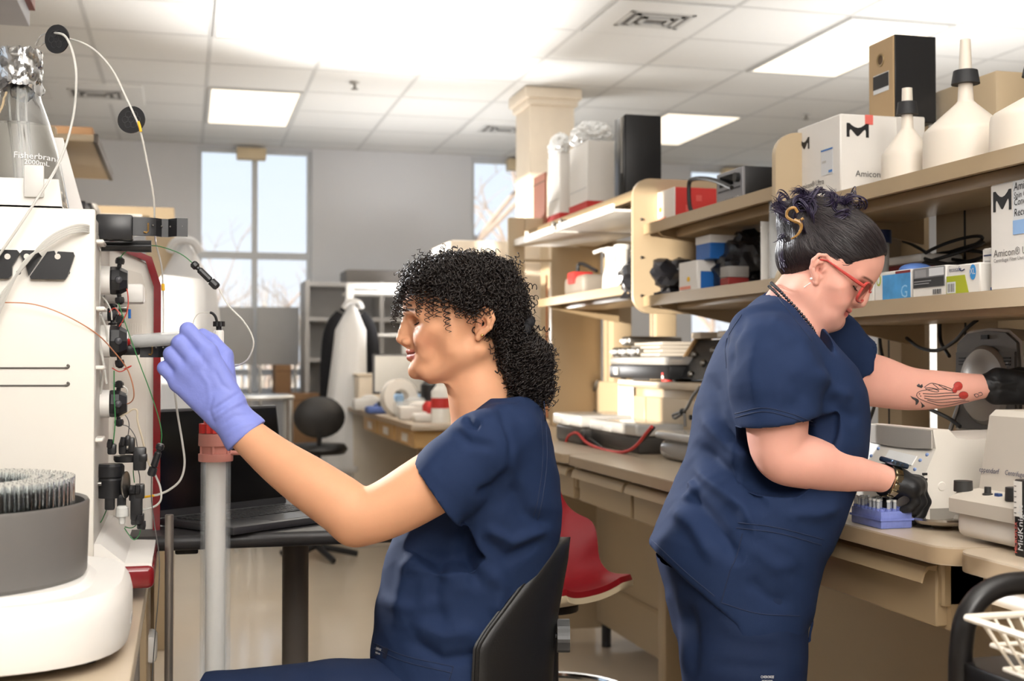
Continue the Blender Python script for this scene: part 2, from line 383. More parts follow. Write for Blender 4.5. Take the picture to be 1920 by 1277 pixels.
air_vent(gx(3)+0.305, gy(0)+0.305, 'white square ceiling air vent at the top of the photo'); air_vent(gx(3)+0.305, gy(3)-0.33, 'white square ceiling air vent beside the top of the square pillar'); air_vent(-0.55, 8.3, 'white square ceiling air vent above the far left shelving')
def sprinkler(x, y, lab):
    t = thing('sprinkler', (x, y, CEIL-0.05), lab, 'sprinkler', 'ceiling sprinklers'); c = np.array((x, y, 0))
    obj('escutcheon', MB().lathe([(0, CEIL+.006), (0.035, CEIL+.006), (0.028, CEIL-0.008), (0.012, CEIL-0.012), (0, CEIL-0.012)], c), M_RAIL, t); obj('sprinkler_head', MB().lathe([(0.008, CEIL-0.01), (0.008, CEIL-0.035), (0.022, CEIL-0.038), (0.022, CEIL-0.042), (0, CEIL-0.042)], c), M_STEEL, t)
sprinkler(1.0, 7.57, 'small ceiling sprinkler left of the middle of the ceiling'); sprinkler(4.13, 7.73, 'small ceiling sprinkler above the white carton on the top shelf')
# walls with window openings
def wall_y(name, y0, y1, x0, x1, holes):
    mb = MB(); xs = sorted({x0, x1}|{h[0] for h in holes}|{h[1] for h in holes})
    for a, b in zip(xs[:-1], xs[1:]):
        hh = [h for h in holes if h[0] <= a and h[1] >= b]
        if hh:
            mb.box((a, y0, 0), (b, y1, hh[0][2])); 
            if hh[0][3] < CEIL: mb.box((a, y0, hh[0][3]), (b, y1, CEIL+0.05))
        else: mb.box((a, y0, 0), (b, y1, CEIL+0.05))
    return struct(obj(name, mb, M_WALL))
WIN = [(0.09, 0.985, 0.95, 2.90), (2.30, 3.20, 0.95, 2.90), (4.25, 5.15, 0.95, 2.90)]
wall_y('wall_back', WALLY, WALLY+0.2, -3, 7, WIN)
M_FRAME = mat('window_frame_white', (214, 216, 218), rough=0.4)
M_PANE = mat('window_glass', (235, 242, 246), rough=0.0, spec=0.5, alpha=0.05)
for n_, (a, b, z0, z1) in enumerate(WIN):
    f = MB(); y0, y1 = WALLY+0.05, WALLY+0.11; m = (a+b)/2
    for q in ((a, z0, a+.035, z1), (b-.035, z0, b, z1), (a, z0, b, z0+.04), (a, z1-.035, b, z1), (m-.022, z0, m+.022, z1), (a, 2.02, b, 2.075), (a, 1.09, b, 1.14)): hz = q[3]-q[1] < 0.1; f.box((q[0]+(.035 if hz else 0), y0+(.004 if hz else 0), q[1]), (q[2]-(.035 if hz else 0), y1-(.004 if hz else 0), q[3]))
    w = struct(obj('window_%d' % (n_+1), f, M_FRAME, smooth=False)); w['label'] = ('tall white-framed window behind the coat rack', 'tall white-framed window left of the square pillar', 'tall white-framed window glimpsed behind the shelves')[n_]
    for xa, xb in ((a+.035, m-.022), (m+.022, b-.035)):
        for za, zb in ((z0+.04, 1.09), (1.14, 2.02), (2.075, z1-.035)): obj('pane', B((xa, y0+.026, za), (xb, y0+.032, zb)), M_PANE, w)
    obj('blind_headrail', B((a+0.30, WALLY-0.06, 2.80), (a+0.53, WALLY+0.04, 2.895), 0.01), mat('headrail_cream', (232, 212, 176), rough=0.5), w)
    obj('sill', B((a-.03, WALLY-.05, z0-.04), (b+.03, WALLY+.12, z0)), M_FRAME, w)
mb = MB(); LW = [(1.75, 3.20, 2.25), (3.5, 5.6, 2.88)]; prev = -2.6
for a, b, zt in LW: mb.box((-3.0, prev, 0), (-2.8, a, CEIL+.05)); mb.box((-3.0, a, 0), (-2.8, b, 1.40)); mb.box((-3.0, a, zt), (-2.8, b, CEIL+.05)); prev = b
mb.box((-3.0, prev, 0), (-2.8, WALLY+.2, CEIL+.05)); struct(obj('wall_left', mb, M_WALL))
struct(obj('wall_right', B((6.8, -2.6, 0), (7, WALLY+.2, CEIL+.05)), M_WALL)); struct(obj('wall_front', B((-3, -2.8, 0), (7, -2.6, CEIL+.05)), M_WALL))
struct(obj('baseboard_back', B((-2.8, WALLY-0.015, 0), (6.8, WALLY, 0.10)), mat('baseboard_brown', (96, 84, 74), rough=0.5)))
# square pillar
M_PIL = mat('pillar_cream', (236, 222, 202), rough=0.6)
pl = struct(obj('trim_1', B((2.07, 7.42, 0), (2.36, 7.76, CEIL), 0.006), M_PIL)); pl['label'] = 'square cream pillar with a moulded cap'
obj('pillar_cap', MB().box((2.03, 7.38, 2.84), (2.40, 7.80, CEIL), 0.01).box((2.05, 7.40, 2.80), (2.38, 7.78, 2.85), 0.01), M_PIL, pl); obj('pillar_joint', B((2.066, 7.416, 2.34), (2.364, 7.764, 2.352)), M_PIL, pl)
# outdoors: ground and bare trees
struct(obj('ground', B((-25, WALLY+0.6, -0.5), (30, 60, -0.4)), mat('winter_ground', (196, 190, 182), rough=0.95, var=0.25, vscale=0.6)))
M_BARK = mat('winter_bark', (168, 150, 136), rough=0.9, var=0.2)
def bare_tree(x, y, h, seed, lab):
    r = random.Random(seed); mb = MB()
    def br(p, d, L, rad, lev):
        pts = [p]; q = np.array(p); dd = np.array(d)
        for i in range(4): dd = dd+np.array((r.gauss(0, .12), r.gauss(0, .12), r.gauss(0.05, .06))); dd /= np.linalg.norm(dd); q = q+dd*L/4; pts.append(q.copy())
        mb.tube(pts, np.linspace(rad, rad*0.5, 5), 5, caps=False)
        if lev < 4:
            for i in range(3 if lev else 6): k = r.randint(2, 4) if lev else r.randint(1, 4); nd = dd*0.6+np.array((r.gauss(0, .6), r.gauss(0, .6), r.gauss(0.25, .3))); br(pts[k], nd/np.linalg.norm(nd), L*r.uniform(.45, .7), rad*0.5, lev+1)
    br(np.array((x, y, -0.42)), np.array((0, 0, 1.0)), h*0.55, 0.10*h/6, 0); tag(obj('bare_tree', mb, M_BARK), lab, 'tree', 'bare trees outside the windows')
for i, (x, y, h) in enumerate(((-0.2, 21, 3.6), (1.7, 27, 4.4), (3.2, 20, 2.6), (4.6, 20, 6.5), (7.4, 27, 8.0), (11.5, 26, 6.0))): bare_tree(x, y, h, i+3, ('bare winter tree at the left side of the tall window view', 'bare winter tree in the right half of the tall window view', 'bare low tree just right of the tall window view', 'bare tall tree filling the window beside the pillar', 'bare tall tree farther back behind the pillar window', 'bare tree outside the window glimpsed between the shelves')[i])
M_BUSH = mat('grey_brush', (178, 168, 156), rough=0.95, var=0.4, vscale=3)
for i in range(6):
    mb = MB(); x, y = -2.4+i*2.1, 31+3*(i % 2); r = random.Random(i)
    for k in range(60): a = np.array((x+r.uniform(-.9, .9), y+r.gauss(0, .4), -0.42)); mb.tube([a, a+np.array((r.uniform(-.15, .15), r.gauss(0, .2), 1.4+r.random()*0.8)), a+np.array((r.uniform(-.3, .3), r.gauss(0, .3), 2.2+r.random()*1.5))], [0.035, 0.025, 0.008], 4, caps=False)
    tag(obj('leafless_shrub', mb, M_BUSH), 'leafless grey shrub in the row outside the tall window', 'shrub', 'leafless shrubs outside')
# ================================================================== benches and shelving
ZC = 0.91
def worktop(a, b, lab, z=ZC, th=0.030, name='worktop'):
    t = thing(name, (a[0], a[1], z-th), lab, 'worktop'); obj('top', B((a[0], a[1], z-th), (b[0], b[1], z), 0.004, 2), M_TOP, t); obj('edge_band', B((a[0]-0.0012, a[1]+0.01, z-th+0.002), (a[0]+0.002, b[1]-0.01, z-0.003)), M_EDGE, t); return t
def island_top(y0, y1, lab):
    t = thing('worktop', (1.175, y0, ZC-0.030), lab, 'worktop'); r = 0.05; poly = [(2.55, y0), (2.55, y1)]
    poly += [(1.175+r-r*math.sin(u), y1-r+r*math.cos(u)) for u in np.linspace(0, math.pi/2, 7)]+[(1.175+r-r*math.cos(u), y0+r-r*math.sin(u)) for u in np.linspace(0, math.pi/2, 7)]
    obj('top', MB().prism(poly, (0, 0, ZC-0.030), (1, 0, 0), (0, 1, 0), (0, 0, 1), 0.030), M_TOP, t, angle=30)
    e = [(x-0.0008, y) for x, y in poly[2:]]; ring = MB()
    n_ = len(e); V = [(x, y, z) for z in (ZC-0.0285, ZC-0.003) for x, y in e]+[(x+0.002, y, z) for z in (ZC-0.0285, ZC-0.003) for x, y in e]
    ring.add(V, [(i, i+1, n_+i+1, n_+i) for i in range(n_-1)]+[(2*n_+i, 3*n_+i, 3*n_+i+1, 2*n_+i+1) for i in range(n_-1)]+[(n_+i, n_+i+1, 3*n_+i+1, 3*n_+i) for i in range(n_-1)]+[(i, 2*n_+i, 2*n_+i+1, i+1) for i in range(n_-1)]); obj('edge_band', ring, M_EDGE, t)
island_top(1.745, 3.79, 'long beige worktop the standing woman works at'); island_top(-0.4, 1.735, 'beige worktop section at the right edge carrying the centrifuge'); island_top(3.80, 5.55, 'far beige worktop section with clear trays on it')
def drawer_unit(y0, y1, n, lab):
    t = thing('drawer_unit', (1.2, y0, 0.755), lab, 'drawer'); obj('carcass', B((1.235, y0, 0.76), (1.70, y1, 0.879)), M_TAN2, t); L = (y1-y0)/n
    for i in range(n):
        a = y0+i*L+0.012; b = y0+(i+1)*L-0.012; d = obj('drawer', B((1.215, a, 0.765), (1.24, b, 0.862), 0.003, 1), M_TAN2, t)
        lip = [(0, 0), (0.002, 0.006), (-0.018, 0.004), (-0.026, -0.006), (-0.030, -0.022), (-0.027, -0.023), (-0.022, -0.008), (-0.015, -0.001), (0, -0.004)]
        obj('pull_lip', MB().prism(lip, (1.216, a, 0.862), (1, 0, 0), (0, 0, 1), (0, 1, 0), b-a), M_TAN2, d)
    for y in (y0, y1-0.004): obj('hanger', B((1.22, y, 0.80), (1.70, y+0.02, 0.879), 0.004, 1), M_TAN2, t)
drawer_unit(2.80, 3.78, 2, 'pair of tan under-bench drawers behind the red chair'); drawer_unit(1.82, 2.78, 2, 'pair of tan under-bench drawers in front of the standing woman'); drawer_unit(3.82, 4.8, 2, 'pair of tan under-bench drawers farthest along the island')
drawer_unit(0.75, 1.70, 2, 'pair of tan under-bench drawers at the right edge of the photo')
bp = thing('island_bench', (1.72, 1.0, 0.0), 'tan frame and modesty panels of the long island bench', 'bench')
for a, b in ((0.0, 1.6), (1.604, 3.3), (3.304, 5.1)): obj('modesty_panel', B((1.72, a, 0.09), (1.745, b, 0.879), 0.003, 1), M_TAN, bp)
obj('end_panel', B((1.30, 5.10, 0.06), (2.5, 5.13, 0.879)), M_TAN, bp); obj('kick_rail', B((1.715, 0, 0.26), (1.722, 5.1, 0.275)), M_TAN2, bp)
for y in (1.3, 3.2, 5.0): obj('levelling_foot', MB().cyl((1.73, y, 0), (1.73, y, 0.092), 0.02), M_BLACK, bp)
for y in (1.90, 3.79, 0.3): obj('leg', MB().box((1.50, y-0.035, 0), (1.60, y+0.035, 0.757), 0.006), M_TAN2, bp)
# riser cabinet and splash back standing on the island
rc = thing('riser_cabinet', (1.55, 3.55, ZC), 'low tan cabinet standing on the island under the gel equipment', 'cabinet')
obj('body', B((1.56, 3.55, ZC), (1.92, 4.30, 1.115), 0.004), M_TAN, rc); obj('top', B((1.54, 3.53, 1.115), (1.94, 4.32, 1.138), 0.004), M_TOP, rc)
dd = obj('door', B((1.552, 3.58, ZC+0.02), (1.562, 4.06, 1.085), 0.003, 1), M_TAN, rc); obj('door', B((1.552, 4.08, ZC+0.02), (1.562, 4.28, 1.085), 0.003, 1), M_TAN, rc); obj('lock', MB().cyl((1.553, 3.66, 1.03), (1.545, 3.66, 1.03), 0.008, n=12), M_BLACK, dd)
obj('taped_paper', B((1.548, 4.18, 0.985), (1.5505, 4.34, 1.14)), M_PAPER, rc)
tag(obj('splash_back', B((1.832, 4.34, ZC), (1.856, 5.55, 1.115), 0.004), M_TAN), 'low tan splash back beyond the riser cabinet', 'panel')
rb = thing('riser_cabinet', (2.0, 1.9, ZC), 'low tan socket cabinet on the island behind the white centrifuge', 'cabinet'); obj('body', B((1.97, 1.5, ZC), (2.2, 2.9, 1.14), 0.004), M_TAN, rb); obj('door', B((1.962, 2.42, ZC+.03), (1.972, 2.75, 1.11), 0.003, 1), M_TAN, rb); so = obj('socket', B((1.950, 2.56, 1.045), (1.964, 2.67, 1.105), 0.003, 1), M_TAN2, rb); obj('socket_face', B((1.947, 2.59, 1.057), (1.951, 2.64, 1.092), 0.002, 1), M_WHITE, so); obj('top', B((1.955, 1.48, 1.14), (2.22, 2.92, 1.16), 0.003), M_TOP, rb)
SHU = thing('shelving_unit', (1.7, 3.5, ZC), 'long tan open shelving standing along the middle of the island', 'shelving')
def upright(x0, x1, y0, y1, z1):
    t = obj('upright', B((x0, y0, ZC), (x1, y1, z1), 0.006), M_TAN, SHU); obj('bracket_slot', B((x0-0.0006, (y0+y1)/2-0.004, ZC+0.05), (x0+0.001, (y0+y1)/2+0.004, z1-0.03)), M_BLACK, t)
for q in ((1.86, 1.95, 2.96, 3.08, 1.86), (1.86, 1.95, 2.55, 2.80, 1.9), (1.86, 1.95, 1.2, 1.36, 1.9), (1.86, 1.95, 3.90, 4.02, 1.75), (1.86, 1.95, 5.28, 5.42, 1.75), (1.80, 1.98, 5.85, 6.25, 1.9), (1.86, 1.95, 4.75, 4.83, 1.5)): upright(*q)
def shelf(y0, y1, z, x0=1.50, th=0.034, m=M_TAN2):
    lipp = [(0, 0), (0, -th), (0.014, -th), (0.016, -0.012), (0.36, -0.012), (0.36, 0)]
    t = obj('shelf', MB().prism(lipp, (x0, y0, z), (1, 0, 0), (0, 0, 1), (0, 1, 0), y1-y0), m, SHU, angle=30)
    obj('stiffener', B((x0+0.10, y0+0.01, z-0.045), (x0+0.30, y1-0.01, z-0.012), 0.008), m, t)
    for y in (y0+0.02, y1-0.05): obj('bracket', MB().prism([(0.02, -0.012), (0.36, -0.012), (0.36, -0.10), (0.30, -0.09), (0.05, -0.04)], (x0, y, z), (1, 0, 0), (0, 0, 1), (0, 1, 0), 0.012), m, t)
for q in ((2.945, 3.95, 1.670), (2.945, 3.95, 1.427), (0.9, 2.90, 1.612), (0.9, 2.90, 1.345), (4.02, 5.40, 1.80), (4.02, 5.25, 1.478)): shelf(*q)
def end_panel(y, z0, z1, x0=1.47, x1=1.84, th=0.02):
    r = 0.06; pts = [(x1, z0), (x1, z1)]+[(x0+r-r*math.sin(u), z1-r+r*math.cos(u)) for u in np.linspace(0, math.pi/2, 7)]+[(x0+r-r*math.cos(u), z0+r-r*math.sin(u)) for u in np.linspace(0, math.pi/2, 7)]
    t = obj('end_panel', MB().prism(pts, (0, y, 0), (1, 0, 0), (0, 0, 1), (0, 1, 0), th), M_TAN, SHU, angle=30)
    for z in np.arange(z0+0.06, z1-0.05, 0.13): obj('bolt', MB().lathe([(0, 0), (0.006, 0), (0.005, 0.004), (0, 0.005)], (x0+0.03, y, z), (0, -1, 0), 10), M_STEEL, t)
for q in ((3.965, 1.37, 1.83), (2.915, 1.56, 1.80), (2.905, 1.28, 1.47)): end_panel(*q)
# frame at the far end of the shelving
ef = SHU
for a, b in ((1.42, 1.495), (1.62, 1.86)): obj('stile', B((a, 5.44, ZC), (b, 5.48, 1.86), 0.006), M_TAN, ef)
for z in (1.80, 1.66): obj('rail', B((1.495, 5.44, z), (1.62, 5.48, z+(0.06 if z > 1.7 else 0.012)), 0.003), M_TAN, ef)
obj('rod', MB().tube([(1.60, 5.45, 0.95), (1.60, 5.45, 1.60)], 0.004, 8), mat('rust_rod', (190, 110, 66), rough=0.5), ef)
tag(obj('bench_cabinet', MB().box((1.345, 6.35, ZC), (1.9, 6.9, 1.84), 0.008), M_PIL), 'pale cabinet on the far bench in sunlight behind the seated woman\'s head', 'cabinet')

# far bench
worktop((1.03, 5.75), (1.95, 8.15), 'far beige worktop strewn with small lab clutter')
fb = thing('far_bench', (1.5, 5.8, 0), 'tan far bench with its back panel set back under the worktop', 'bench'); obj('back_panel', B((1.48, 5.8, 0.05), (1.51, 8.1, 0.879)), M_TAN, fb); obj('end_leg', B((1.06, 8.06, 0), (1.52, 8.11, 0.879), 0.004), mat('leg_pale', (214, 206, 192), rough=0.5), fb); obj('near_end', B((1.30, 5.77, 0.0), (1.94, 5.80, 0.879)), M_TAN, fb)
for y in (5.85, 6.45, 7.05): dq = obj('drawer', B((1.06, y, 0.79), (1.46, y+0.56, 0.872), 0.004, 1), mat('drawer_ochre', (198, 160, 104), rough=0.5), fb); obj('label_card', B((1.056, y+0.18, 0.81), (1.061, y+0.34, 0.85)), M_PAPER, dq)
# ================================================================== people
NAVY = mat('scrub_navy_fabric', (29, 44, 75), rough=0.8, var=0.05, vscale=6, bump=0.12, bscale=900, spec=0.2)
NAVY2 = mat('trouser_navy_fabric', (26, 39, 67), rough=0.75, var=0.06, vscale=6, bump=0.12, bscale=900, spec=0.2)
SKIN1 = mat('tan_skin', (214, 158, 122), rough=0.56, var=0.05, vscale=30, bump=0.06, bscale=500, spec=0.35, sss=0.12, attr='tint')
SKIN2 = mat('fair_skin', (222, 165, 148), rough=0.56, var=0.05, vscale=30, bump=0.06, bscale=500, spec=0.35, sss=0.12, attr='tint')
HAIR1 = mat('black_curly_hair', (32, 25, 22), rough=0.42, var=0.3, vscale=60, spec=0.5)
HAIR2 = mat('dark_brown_hair', (38, 30, 32), rough=0.36, var=0.4, vscale=90, spec=0.5)
GLOVE1 = mat('violet_nitrile', (128, 138, 210), rough=0.5, var=0.05, vscale=25, bump=0.25, bscale=140, spec=0.35)
GLOVE2 = mat('black_nitrile', (26, 26, 28), rough=0.45, var=0.1, vscale=25, bump=0.25, bscale=140, spec=0.4)

def head_field(p, h):
    """head in its own frame: x forward, y sideways, z up, origin between the ears"""
    fd = Field((-0.13, -0.105, -0.21), (0.18, 0.105, 0.16), h); mm = 0.001
    fd.ell(np.array(p['cran'][0])*mm, np.array(p['cran'][1])*mm, 0)
    rows = []
    for z in range(-112, 96, 8):
        xf = np.interp(z, [q[0] for q in p['prof']], [q[1] for q in p['prof']]); hw = np.interp(z, [q[0] for q in p['wid']], [q[1] for q in p['wid']]); xb = np.interp(z, [q[0] for q in p['back']], [q[1] for q in p['back']])
        if z < p['prof'][0][0]: continue
        rows.append((z*mm, xb*mm, xf*mm, hw*mm, 0.0))
    fd.loft(rows, 0.02, n=p.get('n', 1.9), egg=0.32)
    for a, b, ra, rb in p['neck']: fd.cone(np.array(a)*mm, np.array(b)*mm, ra*mm, rb*mm, 0.022)
    for sgn in (-1, 1):
        s3 = lambda q: np.array((q[0], q[1]*sgn, q[2]))*mm
        for a, b, ra, rb, k in p['pairs']: fd.cone(s3(a), s3(b), ra*mm, rb*mm, k*mm)
        e = p['eye']
        fd.ell(s3((e[0]+17, e[1], e[2]+3)), np.array((13, 15, 7.5))*mm, 0.010, sub=True)
        fd.ell(s3((e[0], e[1], e[2])), np.array((14.2, 15, 13))*mm, 0.004)
        fd.chain([s3((e[0]+12.5, e[1]-10, e[2]-4)), s3((e[0]+14, e[1], e[2]-3.5)), s3((e[0]+8.5, e[1]+12.5, e[2]-2.5))], np.array([1.2, 2.0, 1.2])*mm, 0.001, sub=True)
    for a, b, ra, rb, k in p['mid']: fd.cone(np.array(a)*mm, np.array(b)*mm, ra*mm, rb*mm, k*mm)
    for sgn in (-1, 1):
        s3 = lambda q: np.array((q[0], q[1]*sgn, q[2]))*mm
        for c, r, k in p['alae']: fd.ell(s3(c), np.array(r)*mm, k*mm)
        for c, r, k in p['nostril']: fd.ell(s3(c), np.array(r)*mm, k*mm, sub=True)
        for a, b, ra, rb, k in p['lips']: fd.cone(s3(a), s3(b), ra*mm, rb*mm, k*mm)
    for sgn in (-1, 1):
        s3 = lambda q: np.array((q[0], q[1]*sgn, q[2]))*mm
        for a, b, ra, rb, k in p['cut']: fd.cone(s3(a), s3(b), ra*mm, rb*mm, k*mm, sub=True)
        # ear: tilted plate, rim, bowl, lobe
        E = p['ear']; c0, c2, t = E['c'], E['s'], math.radians(E['tilt']); up = np.array((-math.sin(t), 0, math.cos(t))); fw = np.array((math.cos(t), 0, math.sin(t)))
        ef = lambda f_, z_, o_: s3(np.array(c0)+fw*f_*c2+up*z_*c2+np.array((0, o_-0.28*f_*c2, 0)))
        fd.chain([ef(-1, -20, 3), ef(-13, -4, 6), ef(-15, 12, 8), ef(-9, 25, 8), ef(3, 29, 6), ef(12, 22, 3), ef(12, 10, 1), ef(4, 5, 0)], np.array([3.4, 3.6, 3.8, 3.6, 3.4, 3.2, 2.8, 2.0])*mm*c2, 0.004)
        fd.chain([ef(2, 22, 1), ef(-5, 10, 2), ef(-5, -4, 2), ef(1, -16, 2), ef(5, -26, 2)], np.array([5, 7.5, 7.5, 7, 6])*mm*c2, 0.005)
        fd.chain([ef(9, 22, 0), ef(10, 4, -2), ef(8, -14, -2), ef(4, -24, 0)], np.array([5, 6, 6, 5])*mm*c2, 0.006)
        fd.ell(ef(2, 1, 7), np.array((7.5, 6.5, 9.5))*mm*c2, 0.004, sub=True)
        fd.cone(ef(-3, 16, 9.5), ef(4, 21, 7.5), 3.2*mm*c2, 3*mm*c2, 0.003, sub=True)
        fd.cone(ef(10, 3, 3), ef(8, -3, 3), 3.4*mm*c2, 3*mm*c2, 0.003)
        fd.cone(ef(-9, 3, 7), ef(-6, 14, 8), 2.2*mm*c2, 2.4*mm*c2, 0.003)
    V, Q = fd.mesh(); return lap(V, Q, 2, 0.45), Q
def gauss(V, c, r): return np.exp(-(((V-np.array(c)*0.001)/(np.array(r)*0.001))**2).sum(1))
def head_tint(V, p, lipc, browc):
    T = np.zeros((len(V), 4)); A = np.abs(V[:, 1])*1000
    def lay(w, c):
        w = np.clip(w, 0, 1)[:, None]; T[:, :3] = T[:, :3]*(1-w)+np.array(lin(c))*w; T[:, 3:] = T[:, 3:]*(1-w)+w
    W = np.c_[V[:, 0], A*0.001, V[:, 2]]
    m = p['mouth']
    lay(0.85*np.clip(1.6*np.exp(-((W[:, 2]*1000-m[1]-0.10*A*(1 if m[2] else 0))/m[3])**4)*np.clip((m[4]-A)/4, 0, 1)*(V[:, 0]*1000 > m[0]-26), 0, 1), lipc)
    lay(0.75*np.exp(-((W[:, 2]*1000-(m[1]+0.6+0.12*A))/1.5)**4)*np.clip((m[4]+4-A)/4, 0, 1)*(V[:, 0]*1000 > m[0]-30), (92, 44, 40))
    b = p['brow']; zc = b[2]-((A-b[1])**2)*0.006
    lay(0.9*np.exp(-((W[:, 2]*1000-zc)/2.4)**4)*np.clip((A-11)/4, 0, 1)*np.clip((52-A)/8, 0, 1)*(V[:, 0] > 0.045), browc)
    e = p['eye']; lay(0.35*gauss(W, (e[0]+10, e[1], e[2]+3), (14, 15, 9)), tuple(int(q*0.55) for q in (150, 100, 80)))
    lay(0.35*gauss(W, (p['ear']['c'][0]+2, p['ear']['c'][1]+4, p['ear']['c'][2]), (10, 9, 12)), (150, 70, 60))
    lay(0.25*gauss(W, (e[0]-6, e[1]+16, e[2]-34), (22, 26, 20)), (200, 110, 95))
    T[:, :3] /= np.maximum(T[:, 3:], 1e-4)
    return T
def lash_mb(p, X, up=1.0):
    e = p['eye']; mb = MB()
    for sgn in (-1, 1):
        pts = [(e[0]+13.0-0.030*(t*t*150), (e[1]+t*12)*sgn, e[2]-4.2+2.0*t*t*0.6+1.0*t) for t in np.linspace(-1, 1, 9)]
        mb.tube(X(np.array(pts)*0.001), 0.0011, 6)
        for t in np.linspace(-0.9, 1, 12):
            a = np.array((e[0]+13.0-4.5*t*t, (e[1]+t*12)*sgn, e[2]-4+2*t)); b = a+np.array((6.5-3*abs(t), 2.5*t*sgn, -2.0)); mb.tube(X(np.array([a, (a+b)/2-[0, 0, .5], b])*0.001), [0.0005, 0.0004, 0.0001], 4)
    return mb
def eye_mb(p, X, col=None):
    e = p['eye']; w = MB(); i = MB()
    for sgn in (-1, 1):
        V0 = MB().sphere(np.array((e[0]+0.9, e[1]*sgn, e[2]-0.5))*0.001, 0.0122, 20); w.add(X(np.concatenate(V0.v)), V0.f)
        V1 = MB().sphere(np.array((e[0]+10.6, e[1]*sgn+0.5, e[2]-5))*0.001, 0.0046, 14, (0.6, 1, 1)); i.add(X(np.concatenate(V1.v)), V1.f)
    return w, i
def hand_field(fr, wrist, mcps, fingers, thumb, h, rp=0.017, rf=0.0095, wr=0.026, cuff=None):
    """palm as a web of cones from the wrist to the knuckles, four fingers and a thumb, each with its bends"""
    pts = [wrist]+list(mcps)+[q for f in fingers for q in f]+list(thumb)+([c[0] for c in cuff] if cuff else [])
    P = np.array(pts); fd = Field(P.min(0)-0.05, P.max(0)+0.05, h)
    ax = (mcps[0]-mcps[3]); ax = ax/np.linalg.norm(ax)
    for i, m in enumerate(mcps):
        o = wrist+ax*(0.5-i/3.0)*wr*1.3
        fd.cone(o, m, rp*1.0, rp*0.82, 0.014)
    for i in range(3): fd.cone(mcps[i], mcps[i+1], rp*0.8, rp*0.74, 0.008)
    for i, (m, f) in enumerate(zip(mcps, fingers)):
        r = rf*(1.0, 1.04, 0.98, 0.86)[i]; f2 = [m]+list(f); fd.chain(f2, [r*1.12, r*1.1, r*0.98, r*0.84][:len(f2)], 0.005)
    fd.chain(thumb, [rp*1.0, rf*1.3, rf*1.12, rf*0.92][:len(thumb)], 0.010)
    if cuff: fd.chain([c[0] for c in cuff], [c[1] for c in cuff], 0.010, flat=cuff[0][2] if len(cuff[0]) > 2 else None)
    return fd
def wrinkle(fr, V, N, amp, dirs, seed):
    rg_ = np.random.default_rng(seed); D = np.zeros(len(V)); px = V[:, 0]; pz = V[:, 2]; py_ = V[:, 1]
    wx = 0.02*np.sin(pz*23+seed)+0.015*np.sin(px*31+2*seed); wz = 0.02*np.sin(px*19+3*seed)
    for k in range(9):
        a = dirs[k % len(dirs)]+rg_.normal(0, 0.22); f = rg_.uniform(45, 120); q = ((px+wx)*math.sin(a)+(pz+wz)*math.cos(a))*f+py_*rg_.uniform(5, 30)+rg_.uniform(0, 6.28)
        m = 0.5+0.5*np.sin(px*rg_.uniform(6, 16)+pz*rg_.uniform(6, 16)+py_*7+rg_.uniform(0, 6.28)); D += (1-np.abs(np.sin(q*0.5))*2)*m**2*(60/f)
    return V+N*(D*amp/3)[:, None]
def mesh_obj(name, fr, V, Q, m, parent, color=None):
    return obj(name, MB().add(fr.world(V), Q), m, parent, angle=180, color=color)

# ------------------------------------------------------------------ woman sitting at the chromatography system
F1 = Frame(2.30)
P1 = dict(cran=((36, 0, 56), (104, 74, 80)),
  prof=[(-108, 90), (-102, 108), (-98, 121), (-92, 130), (-84, 135), (-76, 133), (-70, 129), (-62, 129), (-54, 132), (-46, 133), (-38, 134), (-20, 138), (0, 139.5), (12, 142), (22, 145), (34, 147), (48, 145), (62, 139), (78, 126), (92, 106)],
  wid=[(-108, 24), (-98, 34), (-84, 43), (-70, 50), (-50, 58), (-20, 67), (0, 70), (30, 70), (60, 68), (92, 54)],
  back=[(-108, 40), (-84, 14), (-60, -6), (0, -20), (92, -20)],
  neck=[((20, 0, -40), (4, 0, -130), 52, 53), ((4, 0, -130), (-8, 0, -200), 54, 66)],
  pairs=[((62, 56, -8), (48, 54, -44), 11, 13, 26), ((6, 52, -44), (96, 26, -88), 16, 14, 22), ((104, 38, -26), (92, 50, -6), 19, 16, 22), ((134, 12, 22), (116, 46, 20), 8, 7, 14), ((100, 32, -54), (114, 15, -72), 14, 13, 18)],
  eye=(106, 31, 8),
  mid=[((141, 0, 4), (142, 0, -26), 8.5, 9.5, 10), ((139, 0, 10), (148, 0, -10), 7.0, 7.5, 10), ((148, 0, -10), (151.5, 0, -23), 7.5, 8.5, 4), ((151, 0, -24), (141, 0, -35), 7.5, 5, 5), ((124, 0, -86), (124, 0, -84), 13, 13, 10)],
  alae=[((139, 12, -29), (9.5, 6.0, 7.2), 4)], nostril=[((143, 6.5, -38.0), (4.6, 2.6, 2.6), 1.5)],
  lips=[((136, 0, -46.5), (130, 9, -47.0), 5.2, 5.0, 4), ((130, 9, -47), (117, 26, -50), 5.0, 3.8, 4), ((134, 0, -58.5), (129, 9, -58), 6.0, 5.6, 4), ((129, 9, -58), (117, 25, -52), 5.6, 3.8, 4)],
  cut=[((143, 0, -52.5), (133, 13, -52.0), 1.5, 1.5, 1.5), ((133, 13, -52.0), (117, 29, -49.0), 1.6, 1.4, 2)],
  ear=dict(c=(-6, 71, 2), s=1.02, tilt=12), mouth=(136, -53, 0, 9.0, 27), brow=(0, 34, 30))
K1 = 0.000987
HEADO1 = F1(903, 612)
def headx1(V):
    V = np.atleast_2d(V)*0.987; return np.c_[HEADO1[0]-V[:, 0], -V[:, 1], HEADO1[2]+V[:, 2]]
